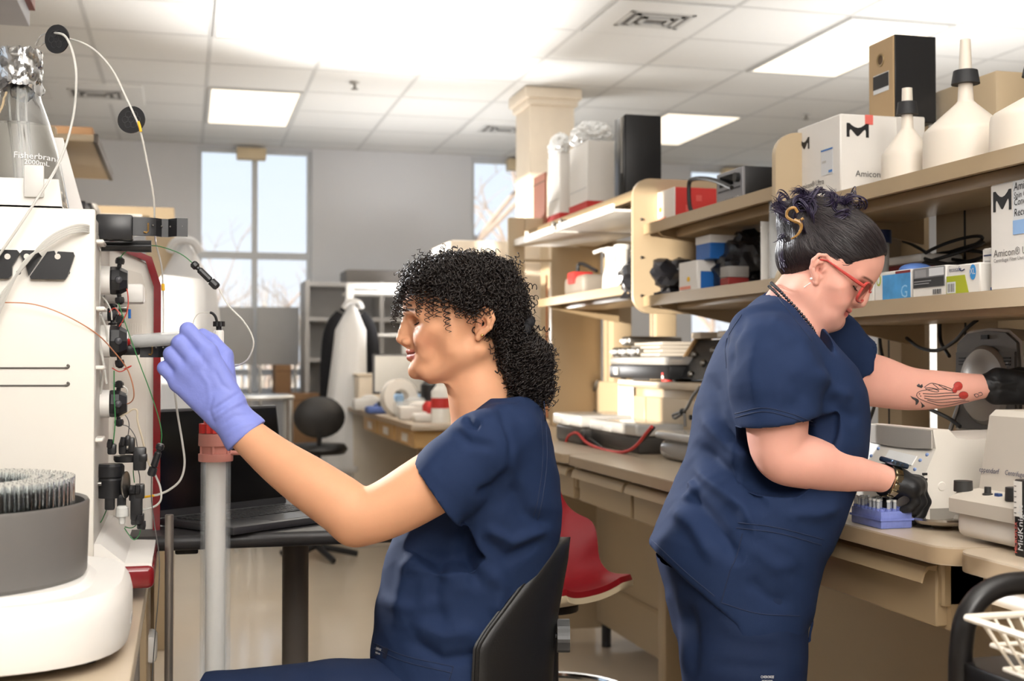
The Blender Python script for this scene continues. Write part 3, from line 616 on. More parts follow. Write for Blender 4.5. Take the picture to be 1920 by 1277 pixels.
def build_woman_sitting():
    root = thing('person', tuple(F1.world(F1(900, 676))[0][:2])+(0.0,), 'woman with black curly ponytail in navy scrubs sitting and holding up a syringe', 'person')
    V, Q = head_field(P1, 0.0016)
    T = head_tint(V, P1, (168, 84, 76), (44, 32, 26))
    sc = (V[:, 2]*1000 > 78-0.36*(V[:, 0]*1000-20)+16*(V[:, 0] > 0.1)) & (V[:, 0] < 0.135) | ((V[:, 0] < -0.038) & (V[:, 2] > -0.09))
    T[sc] = tuple(lin((46, 34, 28)))+(0.85,)
    V = headx1(V); V, Q, T = [V], [Q], [T]; nn = len(V[0])
    # near arm: raised, elbow low, forearm up to the glove; far arm resting on the lap
    ua = [F1(915, 838, -0.165), F1(800, 912, -0.175), F1(722, 956, -0.18), F1(672, 968, -0.18), F1(640, 946, -0.17), F1(580, 905, -0.15), F1(520, 863, -0.125), F1(462, 814, -0.10), F1(440, 790, -0.10)]
    ra = np.array([58, 57.5, 52, 49, 51, 48, 41, 33.5, 32])*0.00092
    ra = catmull(np.c_[ra, ra, ra], 4)[:, 0]; ua = list(catmull(ua, 4)); fd = Field(np.min(ua, 0)-0.07, np.max(ua, 0)+0.07, 0.0035); fd.chain(ua, ra, 0.02)
    fd.cone(F1(668, 985, -0.18), F1(664, 990, -0.18), 0.030, 0.028, 0.02)
    a, b = fd.mesh(); a = lap(a, b, 4); Q.append(b+nn); V.append(a); T.append(np.zeros((len(a), 4))); nn += len(a)
    fa = [F1(930, 838, 0.16), F1(860, 1020, 0.20), F1(845, 1075, 0.20), F1(815, 1200, 0.14), F1(790, 1258, 0.09)]
    fd = Field(np.min(fa, 0)-0.07, np.max(fa, 0)+0.07, 0.006); fd.chain(fa, [0.055, 0.046, 0.044, 0.036, 0.028], 0.02)
    a, b = fd.mesh(); Q.append(b+nn); V.append(a); T.append(np.zeros((len(a), 4))); nn += len(a)
    # trunk core inside the clothes ties head, arms and hips together
    core = Field(F1(690, 1420, -0.24), F1(1090, 720, 0.24), 0.008)
    core.cone(F1(925, 825, -0.13), F1(925, 825, 0.13), 0.04, 0.04, 0.02); core.cone(F1(920, 790), F1(930, 860), 0.05, 0.06, 0.04); core.cone(F1(930, 860), F1(850, 1330), 0.065, 0.08, 0.04)
    a, b = core.mesh(); Q.append(b+nn); V.append(a); T.append(np.zeros((len(a), 4))); nn += len(a)
    mesh_obj('body', F1, np.concatenate(V), np.concatenate(Q), SKIN1, root, np.concatenate(T))
    wf = lambda q: F1.world(headx1(q))
    w, i = eye_mb(P1, wf); obj('eyeball', w, mat('eye_white', (225, 215, 205), rough=0.2), root); obj('iris', i, mat('dark_iris', (40, 26, 20), rough=0.15), root)
    obj('eyelash', lash_mb(P1, wf), mat('lash_black', (18, 14, 12), rough=0.6), root)
    e = MB().sphere(F1.world(F1(904, 629, -0.079))[0], 0.0028, 10); obj('stud_earring', e, mat('gold', (220, 180, 110), rough=0.25, metal=1), root)
    # scrub top
    top = Field(F1(640, 1400, -0.30), F1(1110, 700, 0.30), 0.0042)
    R = [(742, 912, 985, .072), (752, 902, 1010, .10), (772, 878, 1021, .140), (800, 842, 1031, .168), (840, 806, 1040, .182), (890, 790, 1048, .182), (940, 772, 1054, .178), (985, 745, 1054, .17), (1030, 726, 1046, .165), (1080, 716, 1030, .162), (1130, 706, 1012, .165), (1200, 698, 1000, .178), (1260, 694, 1000, .19), (1330, 700, 1010, .195), (1380, 710, 1010, .195)]
    top.loft([(F1(0, y)[2], F1(a, y)[0], F1(b, y)[0], w, 0.0) for y, a, b, w in R], 0, n=2.25)
    for sg in (-1, 1):
        if sg < 0: S = [F1(945, 806, -0.125), F1(905, 842, -0.165), F1(862, 880, -0.172), F1(808, 938, -0.178)]; rr = [.050, .066, .067, .074]
        else: S = [F1(945, 806, 0.125), F1(915, 850, 0.165), F1(895, 910, 0.18), F1(878, 975, 0.19)]; rr = [.055, .066, .066, .070]
        top.chain(S, rr, 0.035)
        ax = S[3]-S[2]; ax = ax/np.linalg.norm(ax)
        if sg < 0: ax = F1(745, 990, -0.178)-F1(808, 938, -0.178); ax = ax+np.array((0.0, 0, 0)); ax /= np.linalg.norm(ax); hem = F1(822, 931, -0.178); ax = np.array((-0.66, 0, -0.48)); ax /= np.linalg.norm(ax)
        else: hem = S[3]
        def cutfn(X, Y, Z): return np.maximum(np.maximum(-((X-hem[0])*ax[0]+(Y-hem[1])*ax[1]+(Z-hem[2])*ax[2]), sg*(0.112*sg-Y)), np.sqrt((X-hem[0])**2+(Y-hem[1])**2+(Z-hem[2])**2)-0.135)
        top.put(cutfn, hem-0.13, hem+0.13, 0.002, sub=True)
        top.chain([S[2]+ax*0.0, S[3]+ax*0.06], [0.055 if sg < 0 else 0.05, 0.070 if sg < 0 else 0.066], 0.004, sub=True)
    # neck opening
    top.chain([F1(915, 690), F1(922, 722), F1(886, 768), F1(842, 835)], [0.066, 0.056, 0.050, 0.014], 0.006, sub=True)
    V, Q = top.mesh(); V = lap(V, Q, 3); N = vnormals(V, Q)
    px = lambda *q: [np.array(t, float) for t in q]
    fl = [(px((905, 985), (960, 1015), (1040, 985)), 0.007, 11), (px((900, 1005), (950, 1045), (1030, 1010)), -0.006, 10), (px((880, 960), (870, 1040), (905, 1110)), -0.008, 13), (px((790, 1010), (760, 1080), (745, 1180)), 0.006, 16), (px((830, 1030), (815, 1110), (830, 1180)), -0.006, 14), (px((770, 1160), (830, 1190), (900, 1180)), 0.007, 16), (px((765, 1195), (830, 1235), (930, 1222)), -0.008, 12), (px((740, 1060), (800, 1060), (860, 1090)), 0.004, 12), (px((915, 1060), (940, 1100), (930, 1160)), 0.006, 14), (px((955, 900), (985, 960), (1035, 990)), -0.006, 13), (px((845, 800), (880, 830), (930, 838)), -0.004, 9), (px((935, 760), (960, 830), (955, 910)), -0.0035, 7), (px((870, 780), (885, 795), (900, 800)), -0.008, 8), (px((890, 930), (930, 915), (960, 880)), -0.006, 10), (px((700, 1120), (780, 1140), (850, 1120)), 0.004, 14)]
    V = folds(F1, V, N, [(a_, b_*1.5, c_) for a_, b_, c_ in fl]); V = wrinkle(F1, V, N, 0.0034, (0.5, 1.0, -0.3), 3); V = lap(V, Q, 1)
    mesh_obj('scrub_top', F1, V, Q, NAVY, root)
    from mathutils.bvhtree import BVHTree
    bv = BVHTree.FromPolygons([tuple(q) for q in F1.world(V)], [tuple(q) for q in Q])
    def onto(pts, off=0.0012):
        o = []
        for q in pts:
            r = ray(*q); r = r/np.linalg.norm(r); hit = bv.ray_cast(Vector((0, 0, H)), Vector(r))
            o.append(np.array(hit[0])-r*off if hit[0] else np.array([0, 0, H])+r*2.2)
        return np.array(o)
    seam = MB()
    for L in ([(1012, 752), (1018, 850), (1010, 930), (1000, 970)], [(1020, 752), (1026, 850), (1018, 930), (1008, 975)], [(700, 1205), (760, 1230), (850, 1250)], [(702, 1216), (760, 1241), (848, 1262)], [(850, 1250), (842, 1276)]):
        seam.tube(onto(catmull(L, 8), 0.0004), 0.0009, 5)
    hm = F1(822, 931, -0.178); axh = np.array((-0.66, 0, -0.48)); axh /= np.linalg.norm(axh)
    obj('seam', seam, mat('stitch_navy', (24, 36, 64), rough=0.8), root)
    tagp = onto([(706, 1208), (728, 1216), (724, 1236), (702, 1228)], 0.003); obj('pocket_tag', MB().add(np.r_[tagp, onto([(706, 1208), (728, 1216), (724, 1236), (702, 1228)], 0.0015)], [(0, 1, 2, 3), (4, 7, 6, 5), (0, 4, 5, 1), (1, 5, 6, 2), (2, 6, 7, 3), (3, 7, 4, 0)]), mat('tag_navy', (26, 34, 58), rough=0.7), root)
    e1 = (tagp[1]-tagp[0]); e1 /= np.linalg.norm(e1); e2 = tagp[0]-tagp[3]; e2 /= np.linalg.norm(e2)
    tx = text_mb('CHEROKEE', 0.0058, tagp[3]+e2*0.011+e1*0.001-FWD*0.002, e1*0.72, e2); tx2 = text_mb('WORKWEAR', 0.0042, tagp[3]+e2*0.004+e1*0.003-FWD*0.002, e1*0.72, e2); tx.add(np.concatenate(tx2.v), tx2.f)
    obj('lettering', tx, mat('thread_white', (225, 225, 225), rough=0.7), root, smooth=False)
    # trousers
    tr = Field(F1(330, 1900, -0.30), F1(1060, 1100, 0.30), 0.008)
    for sg in (-1, 1):
        hip, knee, ank = F1(900, 1350, sg*0.10), F1(395, 1372, sg*0.13), F1(430, 1790, sg*0.13)
        if sg < 0: hip, knee = F1(895, 1336, -0.085), F1(405, 1343, -0.14)
        if sg > 0: knee, ank = F1(500, 1372, 0.11), F1(510, 1790, 0.11)
        tr.chain([hip, (hip*0.45+knee*0.55), knee, ank], [0.100, 0.097, 0.078, 0.062], 0.03)
    tr.cone(F1(895, 1355, -0.05), F1(895, 1355, 0.05), 0.122, 0.122, 0.04)
    V, Q = tr.mesh(); V = lap(V, Q, 3); N = vnormals(V, Q)
    V = folds(F1, V, N, [(px((560, 1262), (600, 1275), (660, 1290)), -0.006, 10), (px((520, 1275), (560, 1300), (640, 1320)), 0.006, 12)])
    mesh_obj('scrub_trousers', F1, V, Q, NAVY2, root)
    sh = MB()
    for sg in (-1, 1):
        c = F1(430 if sg < 0 else 510, 1800, sg*0.12); s_ = Field(c+(-0.22, -0.06, -0.13), c+(0.09, 0.06, 0.06), 0.006)
        zf = 0.03
        s_.chain([np.array((c[0]+0.04, c[1], zf+0.02)), np.array((c[0]-0.05, c[1], zf+0.01)), np.array((c[0]-0.16, c[1], zf))], [0.045, 0.042, 0.03], 0.02); s_.cone(c, np.array((c[0]+0.02, c[1], zf+0.03)), 0.042, 0.042, 0.02)
        a, b = s_.mesh(); sh.add(F1.world(a), b)
    obj('shoe', sh, mat('shoe_black', (30, 30, 32), rough=0.6), root, angle=180)
    # violet glove on the raised hand
    dw = -0.10
    wr = F1(424, 768, dw); mc = [F1(391, 660, dw-0.004), F1(369, 680, dw-0.008), F1(350, 698, dw-0.006), F1(334, 718, dw+0.0)]
    fg = [[F1(352, 619, dw-0.004), F1(352, 622, dw+0.026), F1(366, 636, dw+0.046)], [F1(338, 643, dw-0.008), F1(334, 645, dw+0.022), F1(350, 656, dw+0.044)], [F1(321, 664, dw-0.005), F1(320, 668, dw+0.022), F1(338, 678, dw+0.042)], [F1(308, 690, dw+0.0), F1(309, 694, dw+0.022), F1(324, 700, dw+0.038)]]
    th = [F1(424, 720, dw+0.022), F1(420, 668, dw+0.032), F1(396, 640, dw+0.036), F1(380, 628, dw+0.036)]
    cf = [(F1(421, 762, dw), 0.0335, (np.array((0, 1.0, 0)), 1.12)), (F1(436, 785, dw), 0.0355), (F1(461, 815, dw+0.0), 0.041), (F1(480, 838, dw+0.0), 0.043)]
    g = hand_field(F1, wr, mc, fg, th, 0.0019, rp=0.019, rf=0.0130, wr=0.034, cuff=cf)
    ax = F1(480, 838, dw)-F1(436, 785, dw); ax /= np.linalg.norm(ax); hem = F1(464, 818, dw)
    g.put(lambda X, Y, Z: np.maximum(-((X-hem[0])*ax[0]+(Y-hem[1])*ax[1]+(Z-hem[2])*ax[2]), np.sqrt((X-hem[0])**2+(Y-hem[1])**2+(Z-hem[2])**2)-0.09), hem-0.085, hem+0.085, 0.0015, sub=True)
    V, Q = g.mesh(); V = lap(V, Q, 3); N = vnormals(V, Q)
    V = folds(F1, V, N, [(px((388, 775), (420, 755), (455, 733)), -0.0025, 4), (px((396, 790), (430, 765), (460, 750)), 0.0022, 4), (px((400, 740), (392, 770), (405, 800)), -0.0018, 4), (px((412, 800), (440, 780), (478, 778)), -0.0015, 4), (px((370, 690), (390, 720), (395, 760)), 0.0012, 5), (px((400, 690), (415, 720), (440, 740)), -0.0014, 5), (px((420, 820), (450, 800), (485, 790)), 0.0012, 4), (px((352, 650), (372, 662), (392, 690)), -0.0016, 5)])
    mesh_obj('nitrile_glove', F1, V, Q, GLOVE1, root)
    # right hand on the lap
    d2 = 0.07; wr = F1(785, 1268, d2); mc = [F1(742, 1292, d2-0.03), F1(738, 1296, d2-0.01), F1(738, 1300, d2+0.01), F1(742, 1304, d2+0.03)]
    fg = [[m+np.array((-0.035, 0, -0.006)), m+np.array((-0.056, 0, -0.018)), m+np.array((-0.07, 0, -0.034))] for m in mc]
    g = hand_field(F1, wr, mc, fg, [F1(775, 1280, d2-0.03), F1(750, 1292, d2-0.055), F1(730, 1302, d2-0.058), F1(718, 1310, d2-0.055)], 0.003, wr=0.03)
    V, Q = g.mesh(); mesh_obj('nitrile_glove', F1, lap(V, Q, 3), Q, GLOVE1, root)
    hair_woman_sitting(root)
def hair_woman_sitting(root):
    hf = Field(F1(700, 790, -0.14), F1(1060, 440, 0.14), 0.003)
    hf.ell(F1(868, 556), (0.101, 0.084, 0.075), 0); hf.ell(F1(915, 562), (0.052, 0.079, 0.068), 0.03)
    hf.ell(F1(830, 522), (0.046, 0.068, 0.032), 0.02); hf.ell(F1(953, 604), (0.026, 0.055, 0.062), 0.025); hf.ell(F1(948, 655), (0.020, 0.050, 0.055), 0.02)
    hf.ell(F1(801, 532), (0.020, 0.058, 0.018), 0.02)
    # pony tail
    pt = Field(F1(900, 790, -0.10), F1(1060, 590, 0.10), 0.003); pt.chain([F1(972, 622), F1(984, 668), F1(986, 702), F1(992, 732)], [0.022, 0.044, 0.042, 0.022], 0.01)
    # face, ear and nape stay free
    hf.chain([F1(735, 585), F1(800, 608), F1(852, 622)], [0.068, 0.066, 0.045], 0.014, sub=True)
    for sg in (-1, 1): hf.chain([F1(795, 580, sg*0.05), F1(862, 626, sg*0.075), F1(900, 622, sg*0.085)], [0.043, 0.040, 0.032], 0.010, sub=True); hf.cone(F1(905, 600, sg*0.086), F1(900, 650, sg*0.086), 0.031, 0.036, 0.01, sub=True)
    hf.cone(F1(866, 690), F1(872, 760), 0.072, 0.075, 0.015, sub=True)
    for sg in (-1, 1): hf.cone(F1(906, 668, sg*0.085), F1(908, 760, sg*0.075), 0.034, 0.04, 0.01, sub=True)
    V, Q = hf.mesh(); V = lap(V, Q, 2); N = vnormals(V, Q); V2, Q2 = pt.mesh(); V2 = lap(V2, Q2, 2); N2 = vnormals(V2, Q2)
    rg = np.random.default_rng(5); base = MB().add(F1.world(V-N*0.004), Q).add(F1.world(V2-N2*0.006), Q2)
    obj('hair', base, mat('hair_base', (24, 19, 17), rough=0.85), root, angle=180)
    curls = MB(); tips = MB()
    def helix(p, d, L, r, pitch, tube, mb, n=None, nrm=None, sag=0.0):
        d = d/np.linalg.norm(d); a = np.cross(d, (0.3, 0.2, 1.0)); a /= np.linalg.norm(a)+1e-9; b = np.cross(d, a); n = n or max(10, int(L/pitch*10)); t = np.linspace(0, 1, n); ph = rg.uniform(0, 6.28); an = ph+2*math.pi*t*L/pitch
        rr = r*(0.35+0.65*np.minimum(1, t*4))
        P = p+np.outer(t*L, d)+(rr*np.cos(an))[:, None]*a+(rr*np.sin(an))[:, None]*b; P[:, 2] -= sag*t*t
        if nrm is not None: P += np.outer(np.sin(t*math.pi)*0.002, nrm)
        mb.tube(F1.world(P), tube*(1-0.6*t), 3 if tube < 0.001 else 4, caps=False)
    ok = np.where(V[:, 1] < 0.06)[0]
    knot = F1(975, 615)
    for i in rg.choice(ok, 2600):
        p = V[i]; n = N[i]; d = knot-p; d = d/np.linalg.norm(d)
        if p[0] < F1(800, 0)[0]: d = np.array((-0.5, 0, -0.4))+rg.normal(0, 0.5, 3)
        d = d*0.7+rg.normal(0, 0.45, 3); d = d-n*(d@n)*0.8+n*0.12
        helix(p-n*0.003, d, rg.uniform(0.022, 0.045), rg.uniform(0.0028, 0.0048), rg.uniform(0.009, 0.013), 0.0016, curls, nrm=n)
    for i in rg.choice(len(V2), 900):
        p = V2[i]; n = N2[i]; d = np.array((0.12, 0, -1.0))+rg.normal(0, 0.4, 3); d = d-n*(d@n)*0.7+n*0.15
        helix(p-n*0.004, d, rg.uniform(0.025, 0.05), rg.uniform(0.0035, 0.0055), rg.uniform(0.010, 0.014), 0.0017, curls, nrm=n)
    # spirals hanging over forehead and temples
    for (x0, y0, x1, y1, dw) in [(772, 520, 768, 580, -0.045), (785, 520, 778, 590, -0.055), (800, 522, 788, 590, -0.06), (806, 520, 803, 608, -0.068), (824, 528, 824, 598, -0.07), (835, 530, 840, 622, -0.074), (850, 530, 858, 598, -0.078), (868, 535, 866, 590, -0.08), (815, 520, 812, 585, -0.066), (845, 535, 846, 585, -0.078), (880, 540, 880, 598, -0.08), (895, 545, 893, 612, -0.083), (760, 520, 752, 590, -0.02), (758, 525, 745, 600, -0.03), (765, 515, 738, 600, 0.0), (770, 510, 734, 585, -0.03), (775, 505, 742, 560, 0.02), (765, 515, 750, 605, 0.03), (772, 512, 733, 610, 0.015), (785, 525, 770, 560, -0.05), (795, 525, 795, 575, -0.062), (830, 530, 831, 580, -0.073), (860, 540, 853, 580, -0.079), (876, 545, 872, 585, -0.08), (818, 525, 818, 570, -0.07), (756, 530, 758, 580, 0.045), (750, 530, 740, 590, 0.05)]:
        a, b = F1(x0, y0, dw+0.002), F1(x1, y1, dw-0.010); L = np.linalg.norm(b-a)
        for k in range(2): helix(a+rg.normal(0, 0.0024, 3), b-a+rg.normal(0, 0.003, 3), L*rg.uniform(0.9, 1.03), rg.uniform(0.0042, 0.0062), rg.uniform(0.009, 0.012), 0.0015, curls)
    # flyaway strands that catch the light
    for i in rg.choice(ok, 420):
        p = V[i]; n = N[i]; helix(p, n+rg.normal(0, 0.5, 3), rg.uniform(0.012, 0.026), rg.uniform(0.003, 0.006), 0.012, 0.00035, curls)
    for i in rg.choice(len(V2), 200):
        p = V2[i]; n = N2[i]; helix(p, n+rg.normal(0, 0.4, 3)+(0, 0, -0.6), rg.uniform(0.014, 0.03), rg.uniform(0.003, 0.006), 0.012, 0.0004, curls)
    o = obj('hair_curls', curls, HAIR1, root, angle=180); o['kind'] = 'stuff'
    sc = MB()
    for k in range(9):
        t = k/9*2*math.pi; q = F1(982, 622)+np.array((0.010*math.cos(t), 0.030*math.sin(t), 0.020*math.cos(t)))
        sc.sphere(F1.world(q)[0], 0.012, 10)
    obj('scrunchie', sc, mat('scrunchie_black', (24, 24, 28), rough=0.8), root)

# ------------------------------------------------------------------ woman standing at the bench
F2 = Frame(2.35)
P2 = dict(n=1.9, cran=((0, 0, 52), (86, 73, 72)),
  prof=[(-98, 30), (-92, 42), (-86, 53), (-80, 64), (-71, 72), (-62, 75), (-56, 75), (-50, 72), (-46, 73), (-40, 75), (-32, 75), (-20, 76), (0, 77), (14, 80), (24, 83), (34, 85), (46, 84), (58, 81), (70, 75), (84, 64), (94, 54)],
  wid=[(-98, 30), (-84, 46), (-70, 54), (-50, 62), (-20, 69), (0, 71), (30, 70), (60, 66), (94, 50)],
  back=[(-98, 0), (-84, -16), (-60, -30), (0, -40), (94, -40)],
  neck=[], pairs=[((-10, 54, -44), (48, 26, -76), 20, 17, 24), ((52, 40, -28), (42, 52, -8), 21, 17, 22), ((74, 12, 30), (60, 44, 27), 8, 7, 14), ((54, 34, -58), (64, 16, -68), 16, 14, 18), ((14, 20, -82), (42, 12, -80), 22, 16, 20)],
  eye=(54, 31, 8),
  mid=[((79, 0, 8), (80, 0, -16), 8.5, 9.5, 10), ((81, 0, 18), (87, 0, -4), 7.0, 7.5, 10), ((87, 0, -4), (87, 0, -13), 7.5, 8.5, 4), ((86, 0, -14), (80, 0, -24), 8, 5, 5), ((62, 0, -68), (62, 0, -66), 12, 12, 10)],
  alae=[((79, 12, -17), (9.5, 6.2, 7.2), 4)], nostril=[((82, 6.5, -25), (4.6, 2.6, 2.6), 1.5)],
  lips=[((75, 0, -37), (70, 9, -37.5), 4.6, 4.4, 4), ((70, 9, -37.5), (57, 24, -37), 4.4, 3.6, 4), ((72, 0, -47), (68, 9, -46.5), 5.2, 5.0, 4), ((68, 9, -46.5), (57, 23, -40), 5.0, 3.6, 4)],
  cut=[((81, 0, -42), (72, 12, -41.5), 1.4, 1.4, 1.5), ((72, 12, -41.5), (56, 30, -34), 1.5, 1.4, 2)],
  ear=dict(c=(-4, 71, 2), s=0.96, tilt=8), mouth=(75, -42, 0, 7.5, 25), brow=(0, 34, 30))
PP, AA = math.radians(31), math.radians(20)
HEADB2 = np.array([[math.cos(PP)*math.cos(AA), -math.cos(PP)*math.sin(AA), -math.sin(PP)], [math.sin(AA), math.cos(AA), 0], [math.sin(PP)*math.cos(AA), -math.sin(PP)*math.sin(AA), math.cos(PP)]])
HEADO2 = F2(1522, 513)+0.071*HEADB2[1]*np.array((1, 0, 1))
def headx2(V): return HEADO2+np.atleast_2d(V)@HEADB2
def headx2i(q): return (np.asarray(q)-HEADO2)@HEADB2.T*1000
def build_woman_standing():
    root = thing('person', tuple(F2.world(F2(1400, 676))[0][:2])+(0.0,), 'woman with dark hair clipped up and red glasses in navy scrubs standing at the bench', 'person')
    px = lambda *q: [np.array(t, float) for t in q]
    P2['neck'] = [(tuple(headx2i(F2(1512, 548, 0.01))), tuple(headx2i(F2(1487, 590, 0.01))), 56, 58), (tuple(headx2i(F2(1487, 590, 0.01))), tuple(headx2i(F2(1468, 640, 0.0))), 58, 74)]
    V, Q = head_field(P2, 0.0016); T = head_tint(V, P2, (190, 92, 88), (92, 62, 50))
    V = headx2(V); V, Q, T = [V], [Q], [T]; nn = len(V[0])
    def add(fd, it=3):
        nonlocal nn
        a, b = fd.mesh(); a = lap(a, b, it); V.append(a); Q.append(b+nn); T.append(np.zeros((len(a), 4))); nn += len(a); return a
    na = [F2(1452, 650, -0.17), F2(1456, 780, -0.185), F2(1462, 852, -0.19), F2(1512, 866, -0.18), F2(1572, 882, -0.155), F2(1640, 894, -0.125), F2(1668, 900, -0.115)]
    fd = Field(np.min(na, 0)-0.08, np.max(na, 0)+0.08, 0.0035); r_ = np.array([58, 57, 47, 48, 38, 26, 25])*0.00094; fd.chain(list(catmull(na, 4)), catmull(np.c_[r_, r_, r_], 4)[:, 0], 0.02); add(fd, 4)
    la = [F2(1545, 650, 0.15), F2(1610, 704, 0.19), F2(1650, 716, 0.20), F2(1705, 729, 0.20), F2(1770, 730, 0.20), F2(1845, 724, 0.19), F2(1870, 724, 0.19)]
    fd = Field(np.min(la, 0)-0.08, np.max(la, 0)+0.08, 0.0035); r_ = np.array([52, 49, 46, 39, 33, 21, 20])*0.00109; fd.chain(list(catmull(la, 4)), catmull(np.c_[r_, r_, r_], 4)[:, 0], 0.02); arm = add(fd, 4); armQ = Q[-1]-(nn-len(arm))
    co = Field(F2(1230, 1260, -0.25), F2(1640, 560, 0.25), 0.009); co.cone(F2(1470, 610), F2(1450, 720), 0.06, 0.10, 0.04); co.cone(F2(1450, 720), F2(1400, 1120), 0.10, 0.12, 0.04); add(co)
    mesh_obj('body', F2, np.concatenate(V), np.concatenate(Q), SKIN2, root, np.concatenate(T))
    wf = lambda q: F2.world(headx2(q)); wp = lambda *q: wf(np.array(q)*0.001)[0]
    w, i = eye_mb(P2, wf); obj('eyeball', w, MATS['eye_white'], root); obj('iris', i, MATS['dark_iris'], root); obj('eyelash', lash_mb(P2, wf), MATS['lash_black'], root)
    # scrub top
    top = Field(F2(1170, 1290, -0.32), F2(1680, 500, 0.32), 0.0045)
    R = [(536, 1452, 1492, .06), (556, 1424, 1502, .10), (580, 1398, 1512, .135), (610, 1374, 1528, .165), (645, 1350, 1556, .185), (690, 1328, 1596, .195), (740, 1311, 1616, .20), (790, 1300, 1621, .20), (840, 1291, 1616, .20), (880, 1280, 1606, .20), (920, 1259, 1592, .205), (960, 1240, 1576, .21), (1000, 1224, 1556, .215), (1030, 1213, 1540, .215), (1060, 1215, 1531, .212), (1100, 1225, 1521, .21), (1135, 1240, 1512, .21), (1166, 1260, 1500, .205)]
    top.loft([(F2(0, y)[2], F2(a, y)[0], F2(b, y)[0], w_, 0.0) for y, a, b, w_ in R], 0, n=2.3)
    S = [F2(1422, 628, -0.12), F2(1442, 668, -0.165), F2(1455, 715, -0.182), F2(1455, 800, -0.187)]; top.chain(S, [.055, .076, .080, .077], 0.04)
    S2 = [F2(1520, 600, 0.11), F2(1560, 640, 0.155), F2(1610, 690, 0.185)]; top.chain(S2, [.05, .062, .062], 0.035)
    def half(hem, ax, rr):
        top.put(lambda X, Y, Z: np.maximum(-((X-hem[0])*ax[0]+(Y-hem[1])*ax[1]+(Z-hem[2])*ax[2]), np.sqrt((X-hem[0])**2+(Y-hem[1])**2+(Z-hem[2])**2)-rr), hem-rr, hem+rr, 0.002, sub=True)
    a1 = np.array((0.16, 0, -1.0)); a1 /= np.linalg.norm(a1); h1 = F2(1455, 795, -0.187)
    # remove only the sleeve past its hem, not the trunk behind it
    top.put(lambda X, Y, Z: np.maximum(np.maximum(-((X-h1[0])*a1[0]+(Z-h1[2])*a1[2]), Y+0.165), np.hypot(X-h1[0], Z-h1[2])-0.11), h1-0.11, h1+(0.11, 0.03, 0.11), 0.003, sub=True)
    a2 = np.array((0.82, 0.25, -0.50)); a2 /= np.linalg.norm(a2); h2 = F2(1616, 673, 0.18)
    top.put(lambda X, Y, Z: np.maximum(np.maximum(-((X-h2[0])*a2[0]+(Y-h2[1])*a2[1]+(Z-h2[2])*a2[2]), 0.13-Y), np.sqrt((X-h2[0])**2+(Y-h2[1])**2+(Z-h2[2])**2)-0.10), h2-0.1, h2+0.1, 0.003, sub=True)
    top.chain([S[2], S[3]+a1*0.05], [0.062, 0.071], 0.004, sub=True); top.chain([S2[1], S2[2]+a2*0.05], [0.05, 0.055], 0.004, sub=True)
    top.chain([F2(1512, 520), F2(1504, 556), F2(1518, 598), F2(1541, 660)], [0.064, 0.064, 0.056, 0.010], 0.006, sub=True)
    cA, cB = F2(1444, 533, -0.07), F2(1541, 666, -0.07); cn = np.array((cB[2]-cA[2], 0, -(cB[0]-cA[0]))); cn /= np.linalg.norm(cn); cn = cn if cn[0] < 0 else -cn
    top.put(lambda X, Y, Z: np.maximum(np.maximum((X-cA[0])*cn[0]+(Z-cA[2])*cn[2], Y-0.05), np.maximum(cA[0]-0.005-X, X-cB[0])), (cA[0]-0.02, -0.3, cB[2]-0.02), (cB[0]+0.01, 0.06, cA[2]+0.1), 0.008, sub=True)
    # slanting back hem, side slit, and the hem's underside
    A, B = F2(1205, 1012), F2(1345, 1130); nrm = np.array((-(A[2]-B[2]), 0, -(B[0]-A[0]))); nrm = nrm/np.linalg.norm(nrm)*(1 if nrm[2] < 0 else -1)
    top.put(lambda X, Y, Z: np.maximum(-((X-A[0])*nrm[0]+(Z-A[2])*nrm[2])+0*Y, X-B[0]), F2(1180, 1300, -0.3), np.array((B[0], 0.3, F2(0, 1000)[2])), 0.003, sub=True)
    V, Q = top.mesh(); V = lap(V, Q, 7); N = vnormals(V, Q)
    fl = [(px((1300, 830), (1345, 870), (1400, 905), (1440, 965)), -0.012, 13), (px((1295, 870), (1335, 905), (1390, 950), (1425, 1010)), 0.010, 13), (px((1275, 905), (1320, 960), (1360, 1010), (1385, 1060)), -0.011, 14), (px((1255, 950), (1300, 985), (1345, 1060)), 0.008, 14), (px((1330, 700), (1345, 770), (1390, 850)), -0.008, 14), (px((1310, 770), (1360, 830), (1430, 880)), 0.008, 13), (px((1480, 935), (1540, 925), (1600, 900)), -0.007, 14), (px((1470, 960), (1530, 965), (1580, 945)), 0.006, 12), (px((1555, 740), (1575, 770), (1615, 790)), -0.006, 12), (px((1530, 690), (1560, 730), (1600, 750)), 0.006, 12), (px((1440, 600), (1500, 640), (1550, 740)), 0.005, 16), (px((1372, 700), (1368, 640), (1400, 590)), -0.005, 8), (px((1290, 900), (1300, 915), (1280, 940)), 0.01, 9), (px((1395, 1010), (1450, 1060), (1500, 1060)), 0.004, 14), (px((1480, 700), (1500, 740), (1480, 780)), -0.003, 14), (px((1400, 1080), (1440, 1120), (1480, 1130)), -0.004, 12), (px((1420, 620), (1410, 700), (1420, 770)), 0.003, 16)]
    V = folds(F2, V, N, [(a_, b_*1.3, c_) for a_, b_, c_ in fl]); V = wrinkle(F2, V, N, 0.0038, (-0.7, -0.2, 0.4), 5); V = lap(V, Q, 1); mesh_obj('scrub_top', F2, V, Q, NAVY, root)
    from mathutils.bvhtree import BVHTree
